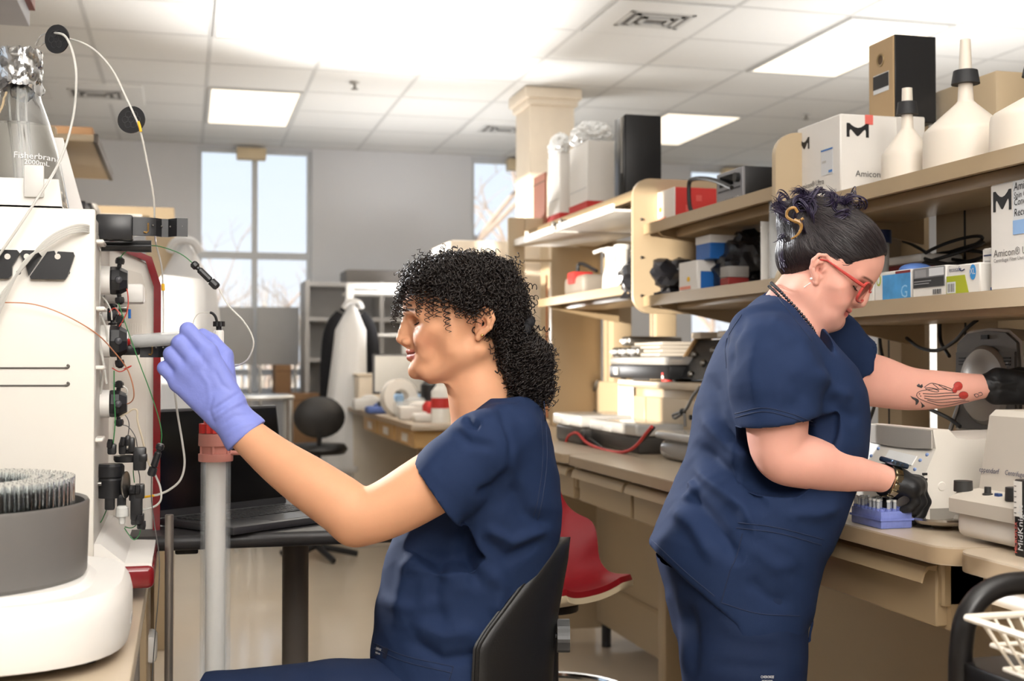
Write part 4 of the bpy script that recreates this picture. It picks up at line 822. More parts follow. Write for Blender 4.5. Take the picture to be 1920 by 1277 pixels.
    def caster(V, Q, off):
        bv = BVHTree.FromPolygons([tuple(q) for q in F2.world(V)], [tuple(q) for q in Q])
        def onto(pts):
            o = []
            for q in pts:
                r = ray(*q); r = r/np.linalg.norm(r); hit = bv.ray_cast(Vector((0, 0, H)), Vector(r))
                if hit[0]: o.append(np.array(hit[0])-r*off)
            return np.array(o)
        return onto
    on = caster(V, Q, 0.0003); seam = MB()
    for L in ([(1378, 776), (1430, 765), (1480, 775), (1530, 793)], [(1379, 783), (1430, 772), (1480, 782), (1529, 800)], [(1362, 690), (1362, 640), (1390, 590)], [(1380, 990), (1460, 1000), (1540, 1022)], [(1384, 980), (1460, 990), (1545, 1012)], [(1368, 1072), (1352, 1130)], [(1352, 1130), (1420, 1150), (1500, 1155)], [(1222, 1012), (1285, 1072), (1340, 1118)], [(1448, 544), (1480, 585), (1522, 640)], [(1368, 1072), (1382, 1040), (1392, 1000)]):
        p_ = on(catmull(L, 8))
        if len(p_) > 2: seam.tube(p_, 0.001, 5)
    obj('seam', seam, MATS['stitch_navy'], root)
    # trousers
    tr = Field(F2(1190, 2000, -0.30), F2(1580, 1000, 0.30), 0.009)
    RT = [(1015, 1228, 1535, .19), (1060, 1234, 1524, .20), (1100, 1246, 1512, .205), (1150, 1262, 1500, .205), (1200, 1274, 1498, .205), (1250, 1280, 1493, .203), (1277, 1284, 1490, .20)]
    tr.loft([(F2(0, y)[2], F2(a, y)[0], F2(b, y)[0], w_, 0.0) for y, a, b, w_ in RT], 0, n=2.4)
    for sg in (-1, 1): tr.chain([F2(1385, 1240, sg*0.10), F2(1385, 1560, sg*0.11), F2(1380, 1905, sg*0.115)], [0.105, 0.080, 0.065], 0.03)
    V, Q = tr.mesh(); V = lap(V, Q, 3); N = vnormals(V, Q)
    V = folds(F2, V, N, [(px((1250, 1100), (1262, 1150), (1268, 1200)), 0.006, 8), (px((1290, 1130), (1300, 1200), (1295, 1277)), -0.008, 12), (px((1270, 1090), (1280, 1160), (1285, 1277)), 0.004, 8), (px((1340, 1160), (1400, 1190), (1480, 1195)), 0.004, 12), (px((1320, 1240), (1400, 1250), (1480, 1250)), -0.003, 8)])
    mesh_obj('scrub_trousers', F2, V, Q, NAVY2, root); on = caster(V, Q, 0.0008)
    c = on([(1427, 1268)]); lab = F2.world(F2(1424, 1277, -0.23))[0]
    if len(c):
        tx = text_mb('CHEROKEE', 0.0062, c[0]-RGT*0.001+np.array((0, 0, -0.003))-FWD*0.001, RGT*0.74, np.array((0, 0, 1.0))); t2 = text_mb('WORKWEAR', 0.0042, c[0]+RGT*0.001+np.array((0, 0, -0.009))-FWD*0.001, RGT*0.74, np.array((0, 0, 1.0))); tx.add(np.concatenate(t2.v), t2.f); obj('lettering', tx, MATS['thread_white'], root, smooth=False)
    ds = MB()
    for q in ([(1508, 1130, -0.05), (1513, 1165, -0.06), (1511, 1190, -0.06), (1515, 1202, -0.06)], [(1512, 1128, -0.05), (1521, 1160, -0.055), (1517, 1185, -0.06), (1516, 1200, -0.06)]): ds.tube(F2.world(catmull([F2(*t) for t in q], 6)), 0.0022, 6)
    obj('drawstring', ds, NAVY, root)
    sh = MB()
    for sg in (-1, 1):
        c = F2(1380, 1905, sg*0.115); s_ = Field((c[0]-0.10, c[1]-0.06, -0.01), (c[0]+0.23, c[1]+0.06, 0.14), 0.006); s_.chain([np.array((c[0]-0.04, c[1], 0.05)), np.array((c[0]+0.06, c[1], 0.042)), np.array((c[0]+0.16, c[1], 0.032))], [0.045, 0.042, 0.03], 0.02); s_.cone((c[0], c[1], 0.10), (c[0], c[1], 0.05), 0.04, 0.042, 0.02); a, b = s_.mesh(); sh.add(F2.world(a), b)
    obj('shoe', sh, MATS['shoe_black'], root, angle=180)
    # right hand in a black glove, pinching tubes above the rack
    dw = -0.105
    wr = F2(1672, 902, dw); mc = [F2(1716, 908, dw+0.026), F2(1719, 908, dw+0.006), F2(1716, 911, dw-0.014), F2(1708, 915, dw-0.032)]
    fg = [[F2(1731, 940, dw+0.026), F2(1724, 962, dw+0.02), F2(1710, 977, dw+0.012)], [F2(1733, 940, dw+0.006), F2(1725, 962, dw+0.006), F2(1711, 976, dw+0.004)], [F2(1726, 940, dw-0.012), F2(1714, 956, dw-0.008), F2(1700, 962, dw-0.004)], [F2(1716, 940, dw-0.030), F2(1704, 952, dw-0.026), F2(1692, 955, dw-0.020)]]
    th = [F2(1680, 912, dw+0.016), F2(1667, 932, dw+0.012), F2(1663, 950, dw+0.006), F2(1669, 962, dw+0.002)]
    g = hand_field(F2, wr, mc, fg, th, 0.0019, rp=0.0185, rf=0.0098, wr=0.026, cuff=[(F2(1655, 897, -0.115), 0.0275), (F2(1680, 902, dw), 0.026)])
    V, Q = g.mesh(); V = lap(V, Q, 3); mesh_obj('nitrile_glove', F2, V, Q, GLOVE2, root)
    # left hand reaching to the lid
    dw = 0.19
    wr = F2(1868, 724, dw); mc = [F2(1934, 712, dw-0.01), F2(1938, 722, dw-0.014), F2(1937, 734, dw-0.012), F2(1930, 745, dw-0.006)]
    fg = [[m+np.array((0.042, 0.006, -0.006)), m+np.array((0.064, 0.014, -0.018)), m+np.array((0.078, 0.022, -0.036))] for m in mc]
    g = hand_field(F2, wr, mc, fg, [F2(1880, 712, dw+0.02), F2(1910, 700, dw+0.035), F2(1938, 700, dw+0.045), F2(1958, 706, dw+0.05)], 0.0024, rp=0.019, rf=0.0105, wr=0.03, cuff=[(F2(1846, 723, dw), 0.0245), (F2(1862, 724, dw), 0.029), (F2(1885, 726, dw), 0.027)])
    V, Q = g.mesh(); V = lap(V, Q, 3); N = vnormals(V, Q); V = folds(F2, V, N, [(px((1850, 712), (1880, 720), (1915, 715)), 0.002, 4), (px((1850, 735), (1880, 730), (1915, 738)), -0.002, 4), (px((1860, 705), (1870, 725), (1865, 745)), -0.0018, 4)])
    mesh_obj('nitrile_glove', F2, V, Q, GLOVE2, root)
    # watch on the near wrist
    c0, c1 = F2.world(F2(1655, 897, -0.118))[0], F2.world(F2(1676, 903, -0.11))[0]; ax = (c1-c0)/np.linalg.norm(c1-c0)
    wb = MB().lathe([(0.0282, -0.009), (0.0305, -0.008), (0.0308, 0.008), (0.0282, 0.009), (0.0282, -0.009)], (c0+c1)/2, ax, 36); wo = obj('wristwatch', wb, mat('watch_steel', (170, 160, 135), rough=0.25, metal=1.0, var=0.3, vscale=300), root)
    e2 = np.cross(ax, FWD); e2 = e2/np.linalg.norm(e2); e2 = e2 if e2[2] > 0 else -e2; e3 = np.cross(ax, e2)
    cs = MB().box((-0.020, -0.020, -0.005), (0.020, 0.020, 0.005), 0.004, 3); Mx = np.eye(4); Mx[:3, 0] = ax; Mx[:3, 1] = e3; Mx[:3, 2] = e2; Mx[:3, 3] = (c0+c1)/2+e2*0.033; cs.xf(Mx); obj('watch_case', cs, mat('watch_blue_steel', (110, 135, 170), rough=0.25, metal=0.9), wo)
    for k in range(-1, 2): q = MB().cyl((c0+c1)/2+e2*0.033-FWD*0.019+ax*0.010*k, (c0+c1)/2+e2*0.033-FWD*0.0222+ax*0.010*k, 0.0026 if k else 0.0034, n=12); obj('watch_button', q, mat('dark_button', (30, 34, 40), rough=0.4), wo)
    for k in range(14):
        a = k/14*6.283; q = MB(); ctr = (c0+c1)/2+(e2*math.cos(a)+e3*math.sin(a))*0.0312
        if math.cos(a) > 0.8: continue
        t_ = -e2*math.sin(a)+e3*math.cos(a); Mx = np.eye(4); Mx[:3, 0] = ax; Mx[:3, 1] = t_; Mx[:3, 2] = e2*math.cos(a)+e3*math.sin(a); Mx[:3, 3] = ctr; q.box((-0.0072, -0.0052, -0.001), (0.0072, 0.0052, 0.001), 0.0006, 1).xf(Mx); obj('watch_link', q, MATS['watch_steel'], wo)
    # glasses
    RED = mat('red_translucent_acetate', (186, 66, 60), rough=0.2, var=0.1, spec=0.6, coat=0.3)
    fr_ = MB()
    for sg in (-1, 1):
        loop = []
        for t in np.linspace(0, 2*math.pi, 29):
            cy_, cz_ = math.cos(t), math.sin(t); yy = 27*np.sign(cy_)*abs(cy_)**0.6; zz = 19*np.sign(cz_)*abs(cz_)**0.6; loop.append(wp(88-0.14*(yy+30), (32+yy)*sg, 5+zz))
        fr_.tube(np.array(loop), 0.0027, 8, caps=False)
        fr_.tube(np.array([wp(81, 59*sg, 15), wp(66, 67*sg, 16), wp(36, 76*sg, 19), wp(2, 78*sg, 23), wp(-10, 77*sg, 18), wp(-16, 76*sg, 4)]), [0.0034, 0.0036, 0.0028, 0.0018, 0.0018, 0.0018], 8)
    fr_.tube(np.array([wp(88, -6, 10), wp(91, 0, 12), wp(88, 6, 10)]), 0.0022, 8)
    go = obj('eyeglasses', fr_, RED, root)
    for sg in (-1, 1):
        v = []
        for t in np.linspace(0, 2*math.pi, 25)[:-1]:
            cy_, cz_ = math.cos(t), math.sin(t); yy = 26*np.sign(cy_)*abs(cy_)**0.6; zz = 18*np.sign(cz_)*abs(cz_)**0.6; v.append(wp(88-0.14*(yy+30), (32+yy)*sg, 5+zz))
        v = np.array(v); nn_ = (wp(1, 0, 0)-wp(0, 0, 0))*1.0; n_ = len(v); obj('lens', MB().add(np.r_[v, v-nn_], [tuple(range(n_)), tuple(range(n_, 2*n_))[::-1]]+[(i, (i+1) % n_, n_+(i+1) % n_, n_+i) for i in range(n_)]), mat('lens_clear', (235, 205, 200), rough=0.02, trans=1.0, ior=1.2), go)
    obj('pearl_earring', MB().sphere(wp(-6, -77, -20), 0.0026, 10), mat('pearl', (235, 230, 225), rough=0.2), root); obj('drop_earring', MB().tube([wp(-3, -77, -27), wp(-6, -77, -33), wp(-9, -77, -40)], [0.0012, 0.0008, 0.0014], 6), MATS['pearl'], root)
    # necklace of dark beads round the neck
    nk = MB(); path = catmull([F2(1446, 531, 0.0), F2(1459, 543, -0.046), F2(1477, 562, -0.066), F2(1494, 580, -0.070), F2(1511, 600, -0.066), F2(1525, 621, -0.055), F2(1531, 644, -0.03), F2(1537, 668, -0.012)], 16); L = np.r_[0, np.cumsum(np.linalg.norm(np.diff(path, axis=0), axis=1))]
    bm_ = mat('black_bead', (28, 30, 40), rough=0.15, spec=0.8)
    for r_, off, n_ in ((0.0034, (0, -0.004, 0), 34), (0.0030, (-0.004, -0.001, -0.006), 36)):
        for s_ in np.linspace(0, L[-1]*0.995, n_): nk.ico(F2.world(np.array([np.interp(s_, L, path[:, i]) for i in range(3)])+off)[0], r_, 2)
    nk_o = obj('bead_necklace', nk, bm_, root, angle=180); nk_o['kind'] = 'stuff'
    # tattoo inked on the left forearm
    Z = lambda *q: [(1600+x/3.756, 660+y/3.756) for x, y in q]
    on = caster(arm, armQ, 0.0004); ink = MB()
    for L in (Z((445, 310), (450, 290), (475, 275), (510, 268), (560, 262)), Z((445, 305), (460, 325), (500, 345), (560, 365), (620, 378), (700, 368), (760, 352), (815, 345)), Z((500, 250), (525, 230), (555, 220), (610, 232), (660, 248), (700, 265)), Z((505, 255), (545, 252), (590, 262), (640, 262), (700, 275)), Z((510, 262), (550, 275), (590, 282), (600, 272), (560, 258)), Z((490, 292), (560, 296), (640, 290), (720, 288)), Z((500, 310), (580, 315), (660, 308), (740, 305)), Z((500, 325), (580, 338), (680, 330), (760, 325)), Z((520, 340), (600, 356), (700, 350), (790, 338)), Z((560, 225), (580, 240), (600, 258)), Z((600, 232), (630, 250), (660, 262)), Z((850, 300), (870, 295), (885, 310), (865, 318), (850, 300)), Z((880, 290), (900, 285), (910, 300), (890, 310))):
        p_ = on(catmull(L, 5))
        if len(p_) > 2: ink.tube(p_, 0.0007, 4)
    def blob(pts, mb):
        p_ = on(pts)
        p_ = p_-FWD*0.0006 if len(p_) > 3 else p_
        if len(p_) > 3: mb.add(np.r_[p_, p_.mean(0)[None]-FWD*0.0022], [(i, (i+1) % len(p_), len(p_)) for i in range(len(p_))])
    for L in (Z((400, 308), (420, 318), (440, 325), (458, 335), (462, 350), (450, 368), (438, 375), (445, 355), (432, 340), (415, 330)), Z((470, 345), (485, 362), (505, 382), (490, 390), (478, 396), (482, 375)), Z((445, 235), (462, 222), (470, 235), (485, 225), (490, 245), (478, 255), (465, 248), (452, 245)), Z((462, 292), (468, 290), (470, 298), (464, 300)), Z((470, 308), (476, 306), (478, 314), (471, 315))): blob(L, ink)
    obj('tattoo', ink, mat('tattoo_ink', (62, 60, 62), rough=0.55), root, smooth=False)['label'] = 'black line drawing of a draped ghost'
    red = MB(); dk = MB()
    for cx, cy_, rx, ry in ((738, 240, 31, 30), (714, 268, 17, 20), (776, 305, 33, 26)):
        pts = Z(*[(cx+rx*math.cos(t), cy_+ry*math.sin(t)) for t in np.linspace(0, 6.283, 15)[:-1]]); blob(pts, red); p_ = on(pts+pts[:1])
        if len(p_) > 3: dk.tube(p_, 0.0006, 4)
    red.add(np.concatenate(dk.v)*1.0, dk.f) if False else None
    obj('tattoo', red, mat('tattoo_red', (176, 52, 44), rough=0.55), root, smooth=False)['label'] = 'red fruit of the tattoo'; obj('tattoo', dk, MATS['tattoo_ink'], root)
    hair_woman_standing(root)
def hair_woman_standing(root):
    from mathutils.bvhtree import BVHTree
    rg = np.random.default_rng(11); hf = Field(F2(1430, 560, -0.14), F2(1680, 330, 0.14), 0.003)
    Rm = HEADB2
    c = headx2(np.array([[-0.002, 0, 0.052]]))[0]; hf.ell(c, (0.093, 0.078, 0.080), 0, R=Rm)
    c = headx2(np.array([[-0.055, 0, 0.02]]))[0]; hf.ell(c, (0.050, 0.070, 0.062), 0.02, R=Rm)
    hf.ell(F2(1540, 402), (0.062, 0.050, 0.032), 0.02); hf.ell(F2(1488, 415), (0.030, 0.045, 0.042), 0.02)
    d = 0.008
    for w0 in (-0.10, -0.05, 0.0, 0.05, 0.10):
        hf.chain([F2(1690, 552, w0), F2(1640, 556, w0), F2(1606, 560, w0), F2(1566, 572, w0), F2(1530, 590, w0)], [0.078, 0.072, 0.061, 0.057, 0.060], 0.006, sub=True)
    hf.cone(F2(1536, 500, -0.09), F2(1530, 520, -0.09), 0.034, 0.034, 0.008, sub=True); hf.cone(F2(1536, 500, 0.10), F2(1530, 520, 0.10), 0.034, 0.034, 0.008, sub=True)
    hf.cone(F2(1480, 590), F2(1500, 595), 0.068, 0.068, 0.01, sub=True)
    V, Q = hf.mesh(); V = lap(V, Q, 3); N = vnormals(V, Q); obj('hair', MB().add(F2.world(V), Q), mat('hair_under', (26, 20, 22), rough=0.55, var=0.4, vscale=90), root, angle=180)
    bv = BVHTree.FromPolygons([tuple(q) for q in V], [tuple(q) for q in Q]); st = MB(); knot = F2(1505, 405)
    for i in rg.choice(np.where(V[:, 1] < 0.05)[0], 2200):
        p = V[i].copy(); path = []; wob = rg.normal(0, 0.12, 3)
        for k in range(9):
            loc, n, _, _ = bv.find_nearest(Vector(p)); loc, n = np.array(loc), np.array(n); path.append(loc+n*0.0006); d = knot-loc; L = np.linalg.norm(d)
            if L < 0.02: break
            d = d/L+wob; d -= n*(d@n); p = loc+d/np.linalg.norm(d)*0.009
        if len(path) > 3: st.tube(F2.world(np.array(path)), 0.0007*np.sin(np.linspace(0.3, 2.9, len(path))), 4, caps=False)
    o = obj('hair_strands', st, HAIR2, root, angle=180); o['kind'] = 'stuff'
    bn = MB(); PUR = mat('purple_black_hair', (44, 36, 60), rough=0.35, var=0.4, vscale=90)
    for k in range(120):
        c = F2(rg.uniform(1470, 1605), 0, rg.uniform(-0.06, 0.04)); yy = rg.uniform(374, 420)+0.15*abs(k % 7); c[2] = F2(0, yy)[2]
        r = rg.uniform(0.010, 0.024); a = rg.normal(0, 1, 3); a /= np.linalg.norm(a); b = np.cross(a, rg.normal(0, 1, 3)); b /= np.linalg.norm(b); t0 = rg.uniform(0, 6.28); sp = rg.uniform(2.2, 4.2)
        for j in range(6):
            off = rg.normal(0, 0.0022, 3); t = t0+np.linspace(0, sp, 11); rr = r*(1+rg.normal(0, 0.06)); bn.tube(F2.world(c+off+rr*(np.cos(t)[:, None]*a+np.sin(t)[:, None]*b)), 0.0013*np.sin(np.linspace(0.25, 2.95, 11)), 4, caps=False)
    for base, tip, bend, n_ in (((1482, 398, -0.02), (1456, 372, -0.03), (-0.006, 0, 0.004), 26), ((1478, 408, -0.03), (1452, 392, -0.03), (-0.004, 0, 0.006), 14), ((1530, 382, -0.02), (1484, 360, -0.03), (-0.004, 0, 0.012), 22), ((1540, 378, -0.01), (1490, 372, -0.03), (0, 0, 0.012), 16), ((1562, 382, 0), (1556, 354, -0.01), (0.006, 0, 0.004), 7), ((1560, 380, 0), (1540, 360, -0.01), (0.0, 0, 0.008), 4), ((1590, 390, 0), (1600, 384, 0), (0.002, 0, 0.004), 8), ((1474, 440, -0.03), (1466, 452, -0.02), (-0.006, 0, 0), 10), ((1470, 500, -0.05), (1466, 470, -0.03), (-0.004, 0, 0), 10)):
        for j in range(n_):
            a, b = F2(*base)+rg.normal(0, 0.004, 3), F2(*tip)+rg.normal(0, 0.005, 3); bn.tube(F2.world(catmull([a, (a+b)/2+np.array(bend)+rg.normal(0, 0.002, 3), b], 6)), np.linspace(0.0011, 0.0002, 13), 4, caps=False)
    o = obj('hair_bun', bn, PUR, root, angle=180); o['kind'] = 'stuff'
    cl = MB(); TS = mat('tortoiseshell', (150, 112, 60), rough=0.25, var=0.6, vscale=80, coat=0.3)
    cl.tube(F2.world(catmull([F2(1497, 398, -0.066), F2(1490, 389, -0.066), F2(1479, 393, -0.064), F2(1476, 404, -0.064), F2(1483, 411, -0.068), F2(1496, 415, -0.07), F2(1507, 409, -0.07)], 6)), 0.0028, 8)
    cl.tube(F2.world(catmull([F2(1490, 413, -0.070), F2(1501, 418, -0.074), F2(1503, 428, -0.074), F2(1496, 440, -0.072), F2(1484, 448, -0.066)], 6)), np.linspace(0.0045, 0.0014, 25), 8)
    obj('hair_claw', cl, TS, root)
# ================================================================== left bench and instruments
P = lambda px, py, d: at(px, py, d=d)
def path(pts, d, n=8): return catmull([P(q[0], q[1], q[2] if len(q) > 2 else d) for q in pts], n)
M_CREAM = mat('instrument_cream', (226, 221, 212), rough=0.35, var=0.01)
M_IWHITE = mat('instrument_white', (232, 229, 224), rough=0.4, var=0.01)
M_MAROON = mat('maroon_gloss', (118, 20, 26), rough=0.18, spec=0.6)
M_SIL = mat('silicone_tube', (228, 226, 220), rough=0.2, trans=0.35, ior=1.35)
M_BLK2 = mat('valve_black', (34, 34, 36), rough=0.32, var=0.1)
t = worktop((-1.3, 0.7), (-0.065, 3.25), 'pale worktop under the chromatography system', z=0.80)
lb = thing('left_bench', (-0.6, 0.75, 0), 'tan bench with pale drawers that carries the chromatography system', 'bench')
obj('carcass', B((-1.28, 0.75, 0.06), (-0.16, 3.2, 0.769)), M_TAN, lb)
for y in (1.05, 1.65, 2.25): obj('drawer', B((-0.16, y, 0.56), (-0.14, y+0.55, 0.74), 0.004, 1), M_TAN, lb)
obj('leg', B((-0.115, 2.28, 0), (-0.075, 2.33, 0.769), 0.004), M_GREYM, lb); obj('leg', B((-0.115, 1.3, 0), (-0.075, 1.35, 0.769), 0.004), M_GREYM, lb); obj('side_panel', B((-1.25, 3.2, 0.0), (-0.07, 3.23, 0.769)), M_TAN, lb)
for z in (0.62, 0.46, 0.30, 0.16):
    o = obj('drawer_handle', B((-0.072, 2.52, z), (-0.050, 2.60, z+0.055), 0.010), M_WHITE, lb)
obj('drawer_stack', B((-0.16, 2.42, 0.10), (-0.066, 2.70, 0.769), 0.004), M_TAN2, lb)
# ---- chromatography system
cs = thing('chromatography_system', (-0.45, 2.43, 0.80), 'cream chromatography instrument with maroon trim and black valves', 'lab instrument')
YP = 2.206; XF = -0.1465; XB = -0.0485; ZT = 1.466
obj('housing', B((-0.76, YP+0.014, 0.815), (XF-0.01, 2.645, ZT-0.004), 0.006), M_CREAM, cs)
obj('foot', MB().cyl((-0.25, 2.3, 0.80), (-0.25, 2.3, 0.816), 0.02), M_BLACK, cs); obj('foot', MB().cyl((-0.25, 2.55, 0.80), (-0.25, 2.55, 0.816), 0.02), M_BLACK, cs)
sp_ = obj('side_panel', B((-0.765, YP, 0.812), (XF, YP+0.012, ZT), 0.004), M_CREAM, cs)
for y_ in (690, 723):
    a, b = at(-200, y_, y=YP-0.0006), at(122, y_, y=YP-0.0006); q = MB().tube([a, b], 0.0016, 6); e = b+np.array((0.006, 0, 0.003)); q.tube(catmull([b, b+np.array((0.004, 0, 0.0005)), b+np.array((0.006, 0, 0.003)), b+np.array((0.003, 0, 0.0055))], 5), 0.0022, 6); obj('slot', q, mat('slot_shadow', (96, 92, 88), rough=0.8), sp_)
for y_, x_ in ((478, 127), (511, 127), (511, 35)): obj('slot', MB().sphere(at(x_, y_, y=YP+0.001), 0.0042, 10), MATS['slot_shadow'], sp_)
o0 = at(0, 522, y=YP-0.012); K = 2.13/F
def clip_poly(pts): return [((x)*K, (522-y)*K) for x, y in pts]
for pts in ([(-40, 522), (-30, 470), (28, 470), (33, 476), (20, 500), (20, 516), (14, 522)], [(33, 476), (38, 470), (62, 470), (70, 480), (48, 516), (44, 500)], [(50, 518), (80, 472), (92, 470), (95, 478), (98, 471), (125, 472), (127, 478), (115, 516), (110, 522), (52, 522)]):
    hld = obj('bottle_holder', MB().prism(clip_poly(pts), o0, (1, 0, 0), (0, 0, 1), (0, 1, 0), 0.009), M_BLK2, cs, angle=30)
for x_ in (14, 50, 108): obj('holder_hole', MB().cyl(at(x_, 481, y=YP-0.0135), at(x_, 481, y=YP-0.011), 0.0048, n=14), M_CREAM, cs)
# front: recess, far wing with maroon rim, ledge
wing = [(XF-0.01, 0.862), (XB-0.008, 0.862), (XB-0.008, 1.355), (XB-0.024, 1.405), (XF-0.01, 1.452)]
obj('far_wing', MB().prism(wing, (0, 2.615, 0), (1, 0, 0), (0, 0, 1), (0, 1, 0), 0.03), M_CREAM, cs, angle=30)
obj('wing_inset', MB().prism([(XF+0.01, 0.90), (XB-0.026, 0.90), (XB-0.026, 1.35), (XB-0.036, 1.385), (XF+0.01, 1.40)], (0, 2.611, 0), (1, 0, 0), (0, 0, 1), (0, 1, 0), 0.005), mat('inset_cream', (216, 210, 200), rough=0.4), cs)
for i in range(12): obj('vent_slot', B((XF+0.012+i*0.0045, 2.609, 1.265), (XF+0.0142+i*0.0045, 2.613, 1.285)), MATS['inset_cream'], cs)
rim = [(XB-0.012, 0.83), (XB-0.012, 1.358), (XB-0.028, 1.410), (XF-0.06, 1.462)]; rimo = [(XB+0.002, 0.83), (XB+0.002, 1.362), (XB-0.016, 1.418), (XF-0.06, 1.476)]
obj('maroon_rim', MB().prism(rim+rimo[::-1], (0, 2.595, 0), (1, 0, 0), (0, 0, 1), (0, 1, 0), 0.058), M_MAROON, cs, angle=30)
obj('maroon_ledge', B((XF-0.02, YP-0.002, 0.822), (XB, 2.65, 0.861), 0.010, 3), M_MAROON, cs); obj('drip_tray', MB().prism([(XF-0.01, 0.900), (XF-0.01, 0.858), (XB-0.004, 0.858), (XB-0.004, 0.864), (XF+0.05, 0.866), (XF+0.01, 0.90)], (0, YP+0.006, 0), (1, 0, 0), (0, 0, 1), (0, 1, 0), 0.41), M_IWHITE, cs, angle=30)
obj('front_face', B((XF-0.012, YP+0.012, 0.86), (XF, 2.62, 1.45)), mat('front_panel_grey', (206, 202, 196), rough=0.4), cs)
def valve(px, py, r, y=2.36, base=0.016, head=0.03, ports=True):
    c = at(px, py, y=y); c[0] = XF; a = np.array((1.0, 0, 0))
    v = obj('valve', MB().lathe([(0, base), (r*0.98, base), (r*1.02, base+0.003), (r*1.02, base+head*0.55), (r*0.72, base+head), (0, base+head)], c, a, 8), M_BLK2, cs, smooth=False)
    obj('valve_base', MB().lathe([(0, 0), (r*1.05, 0), (r*1.05, base), (0, base)], c, a, 28), M_WHITE, v)
    if ports:
        for dz in (1, -1): q = MB(); e = c+a*(base+head*0.4); q.lathe([(0, r*0.9), (0.004, r*0.9), (0.004, r*1.2), (0.0075, r*1.22), (0.0085, r*1.4), (0.0075, r*1.62), (0.003, r*1.75), (0, r*1.75)], e, (0.12, 0, dz), 8); obj('port_fitting', q, M_BLK2, v)
        q = MB().lathe([(0, 0), (0.007, 0), (0.006, 0.008), (0.003, 0.010), (0, 0.010)], c+np.array((base+head*0.5, -r*0.9, 0)), (0.15, -1, 0), 10); obj('port_fitting', q, mat('dark_grey_fitting', (66, 66, 70), rough=0.35), v)
    return v
valve(205, 526, 0.025); valve(206, 640, 0.028); valve(200, 757, 0.024); valve(215, 590, 0.012, y=2.42, base=0.008, head=0.018)
obj('detector_box', B(at(225, 540, y=2.44)*[0, 1, 1]+[XF, 0, -0.028], at(245, 535, y=2.50)*[0, 1, 1]+[XF+0.072, 0, 0], 0.006), M_WHITE, cs)
obj('clear_cell', MB().cyl(at(222, 578, y=2.42), at(238, 578, y=2.42), 0.008), M_STEEL, cs)
# pump and mixer cluster
c = at(207, 895, y=2.33); obj('mixer', MB().lathe([(0, -0.036), (0.022, -0.036), (0.023, -0.004), (0.021, -0.001), (0.024, 0.002), (0.024, 0.020), (0.021, 0.024), (0, 0.024)], c, (0, 0, 1), 16), M_BLK2, cs, angle=30)
obj('sensor_disc', MB().lathe([(0, 0), (0.021, 0), (0.023, 0.004), (0.023, 0.011), (0.0, 0.013)], at(238, 866, y=2.34), (0, 0, 1), 20), M_BLK2, cs, angle=30); obj('sensor_disc', MB().lathe([(0, 0), (0.017, 0), (0.018, 0.008), (0, 0.010)], at(243, 850, y=2.34), (0, 0, 1), 20), M_BLK2, cs, angle=30)
obj('steel_disc', MB().lathe([(0, 0), (0.022, 0), (0.024, 0.002), (0.024, 0.004), (0.008, 0.006), (0, 0.006)], at(233, 909, y=2.31), (1, -0.25, 0), 28), M_STEEL, cs); obj('steel_shaft', MB().cyl(at(172, 907, y=2.3), at(190, 907, y=2.3), 0.004), M_STEEL, cs)
for px_, py_, w_, h_ in ((256, 945, 11, 30), (262, 921, 9, 14), (250, 925, 8, 14), (258, 973, 12, 11), (206, 940, 9, 16), (228, 938, 8, 12), (262, 860, 12, 22), (247, 834, 6, 14), (210, 842, 8, 10), (230, 840, 7, 12), (268, 858, 8, 8), (240, 826, 5, 10), (262, 985, 5, 7)):
    q = at(px_, py_, y=2.32+0.001*(px_ % 7)); obj('fitting_block', B(q-np.array((w_*.00094, 0.010, h_*.00094)), q+np.array((w_*.00094, 0.010, h_*.00094)), 0.003, 2), M_BLK2, cs)
for px_, py_, r_ in ((258, 918, 5), (248, 918, 6), (206, 832, 5), (230, 828, 5), (262, 975, 7), (268, 985, 5)): q = at(px_, py_, y=2.31); obj('thumb_nut', MB().lathe([(0, -0.007), (r_*.00094, -0.007), (r_*.00105, 0), (r_*.0008, 0.008), (0, 0.008)], q, (0.1, 0, 1), 8), M_BLK2, cs, smooth=False)
obj('white_fitting', MB().lathe([(0, -0.016), (0.005, -0.016), (0.006, -0.004), (0.011, -0.003), (0.011, 0.012), (0.007, 0.016), (0, 0.016)], at(229, 965, y=2.31), (0, 0, 1), 10), mat('milky_plastic', (224, 224, 220), rough=0.3, trans=0.3), cs)
for x_, y_ in ((178, 455), (180, 580), (178, 690), (176, 825)): q = at(x_, y_, y=2.25); obj('tube_comb', B(q+(-0.004, -0.02, -0.003), q+(0.016, 0.05, 0.004), 0.002, 1), M_CREAM, cs)
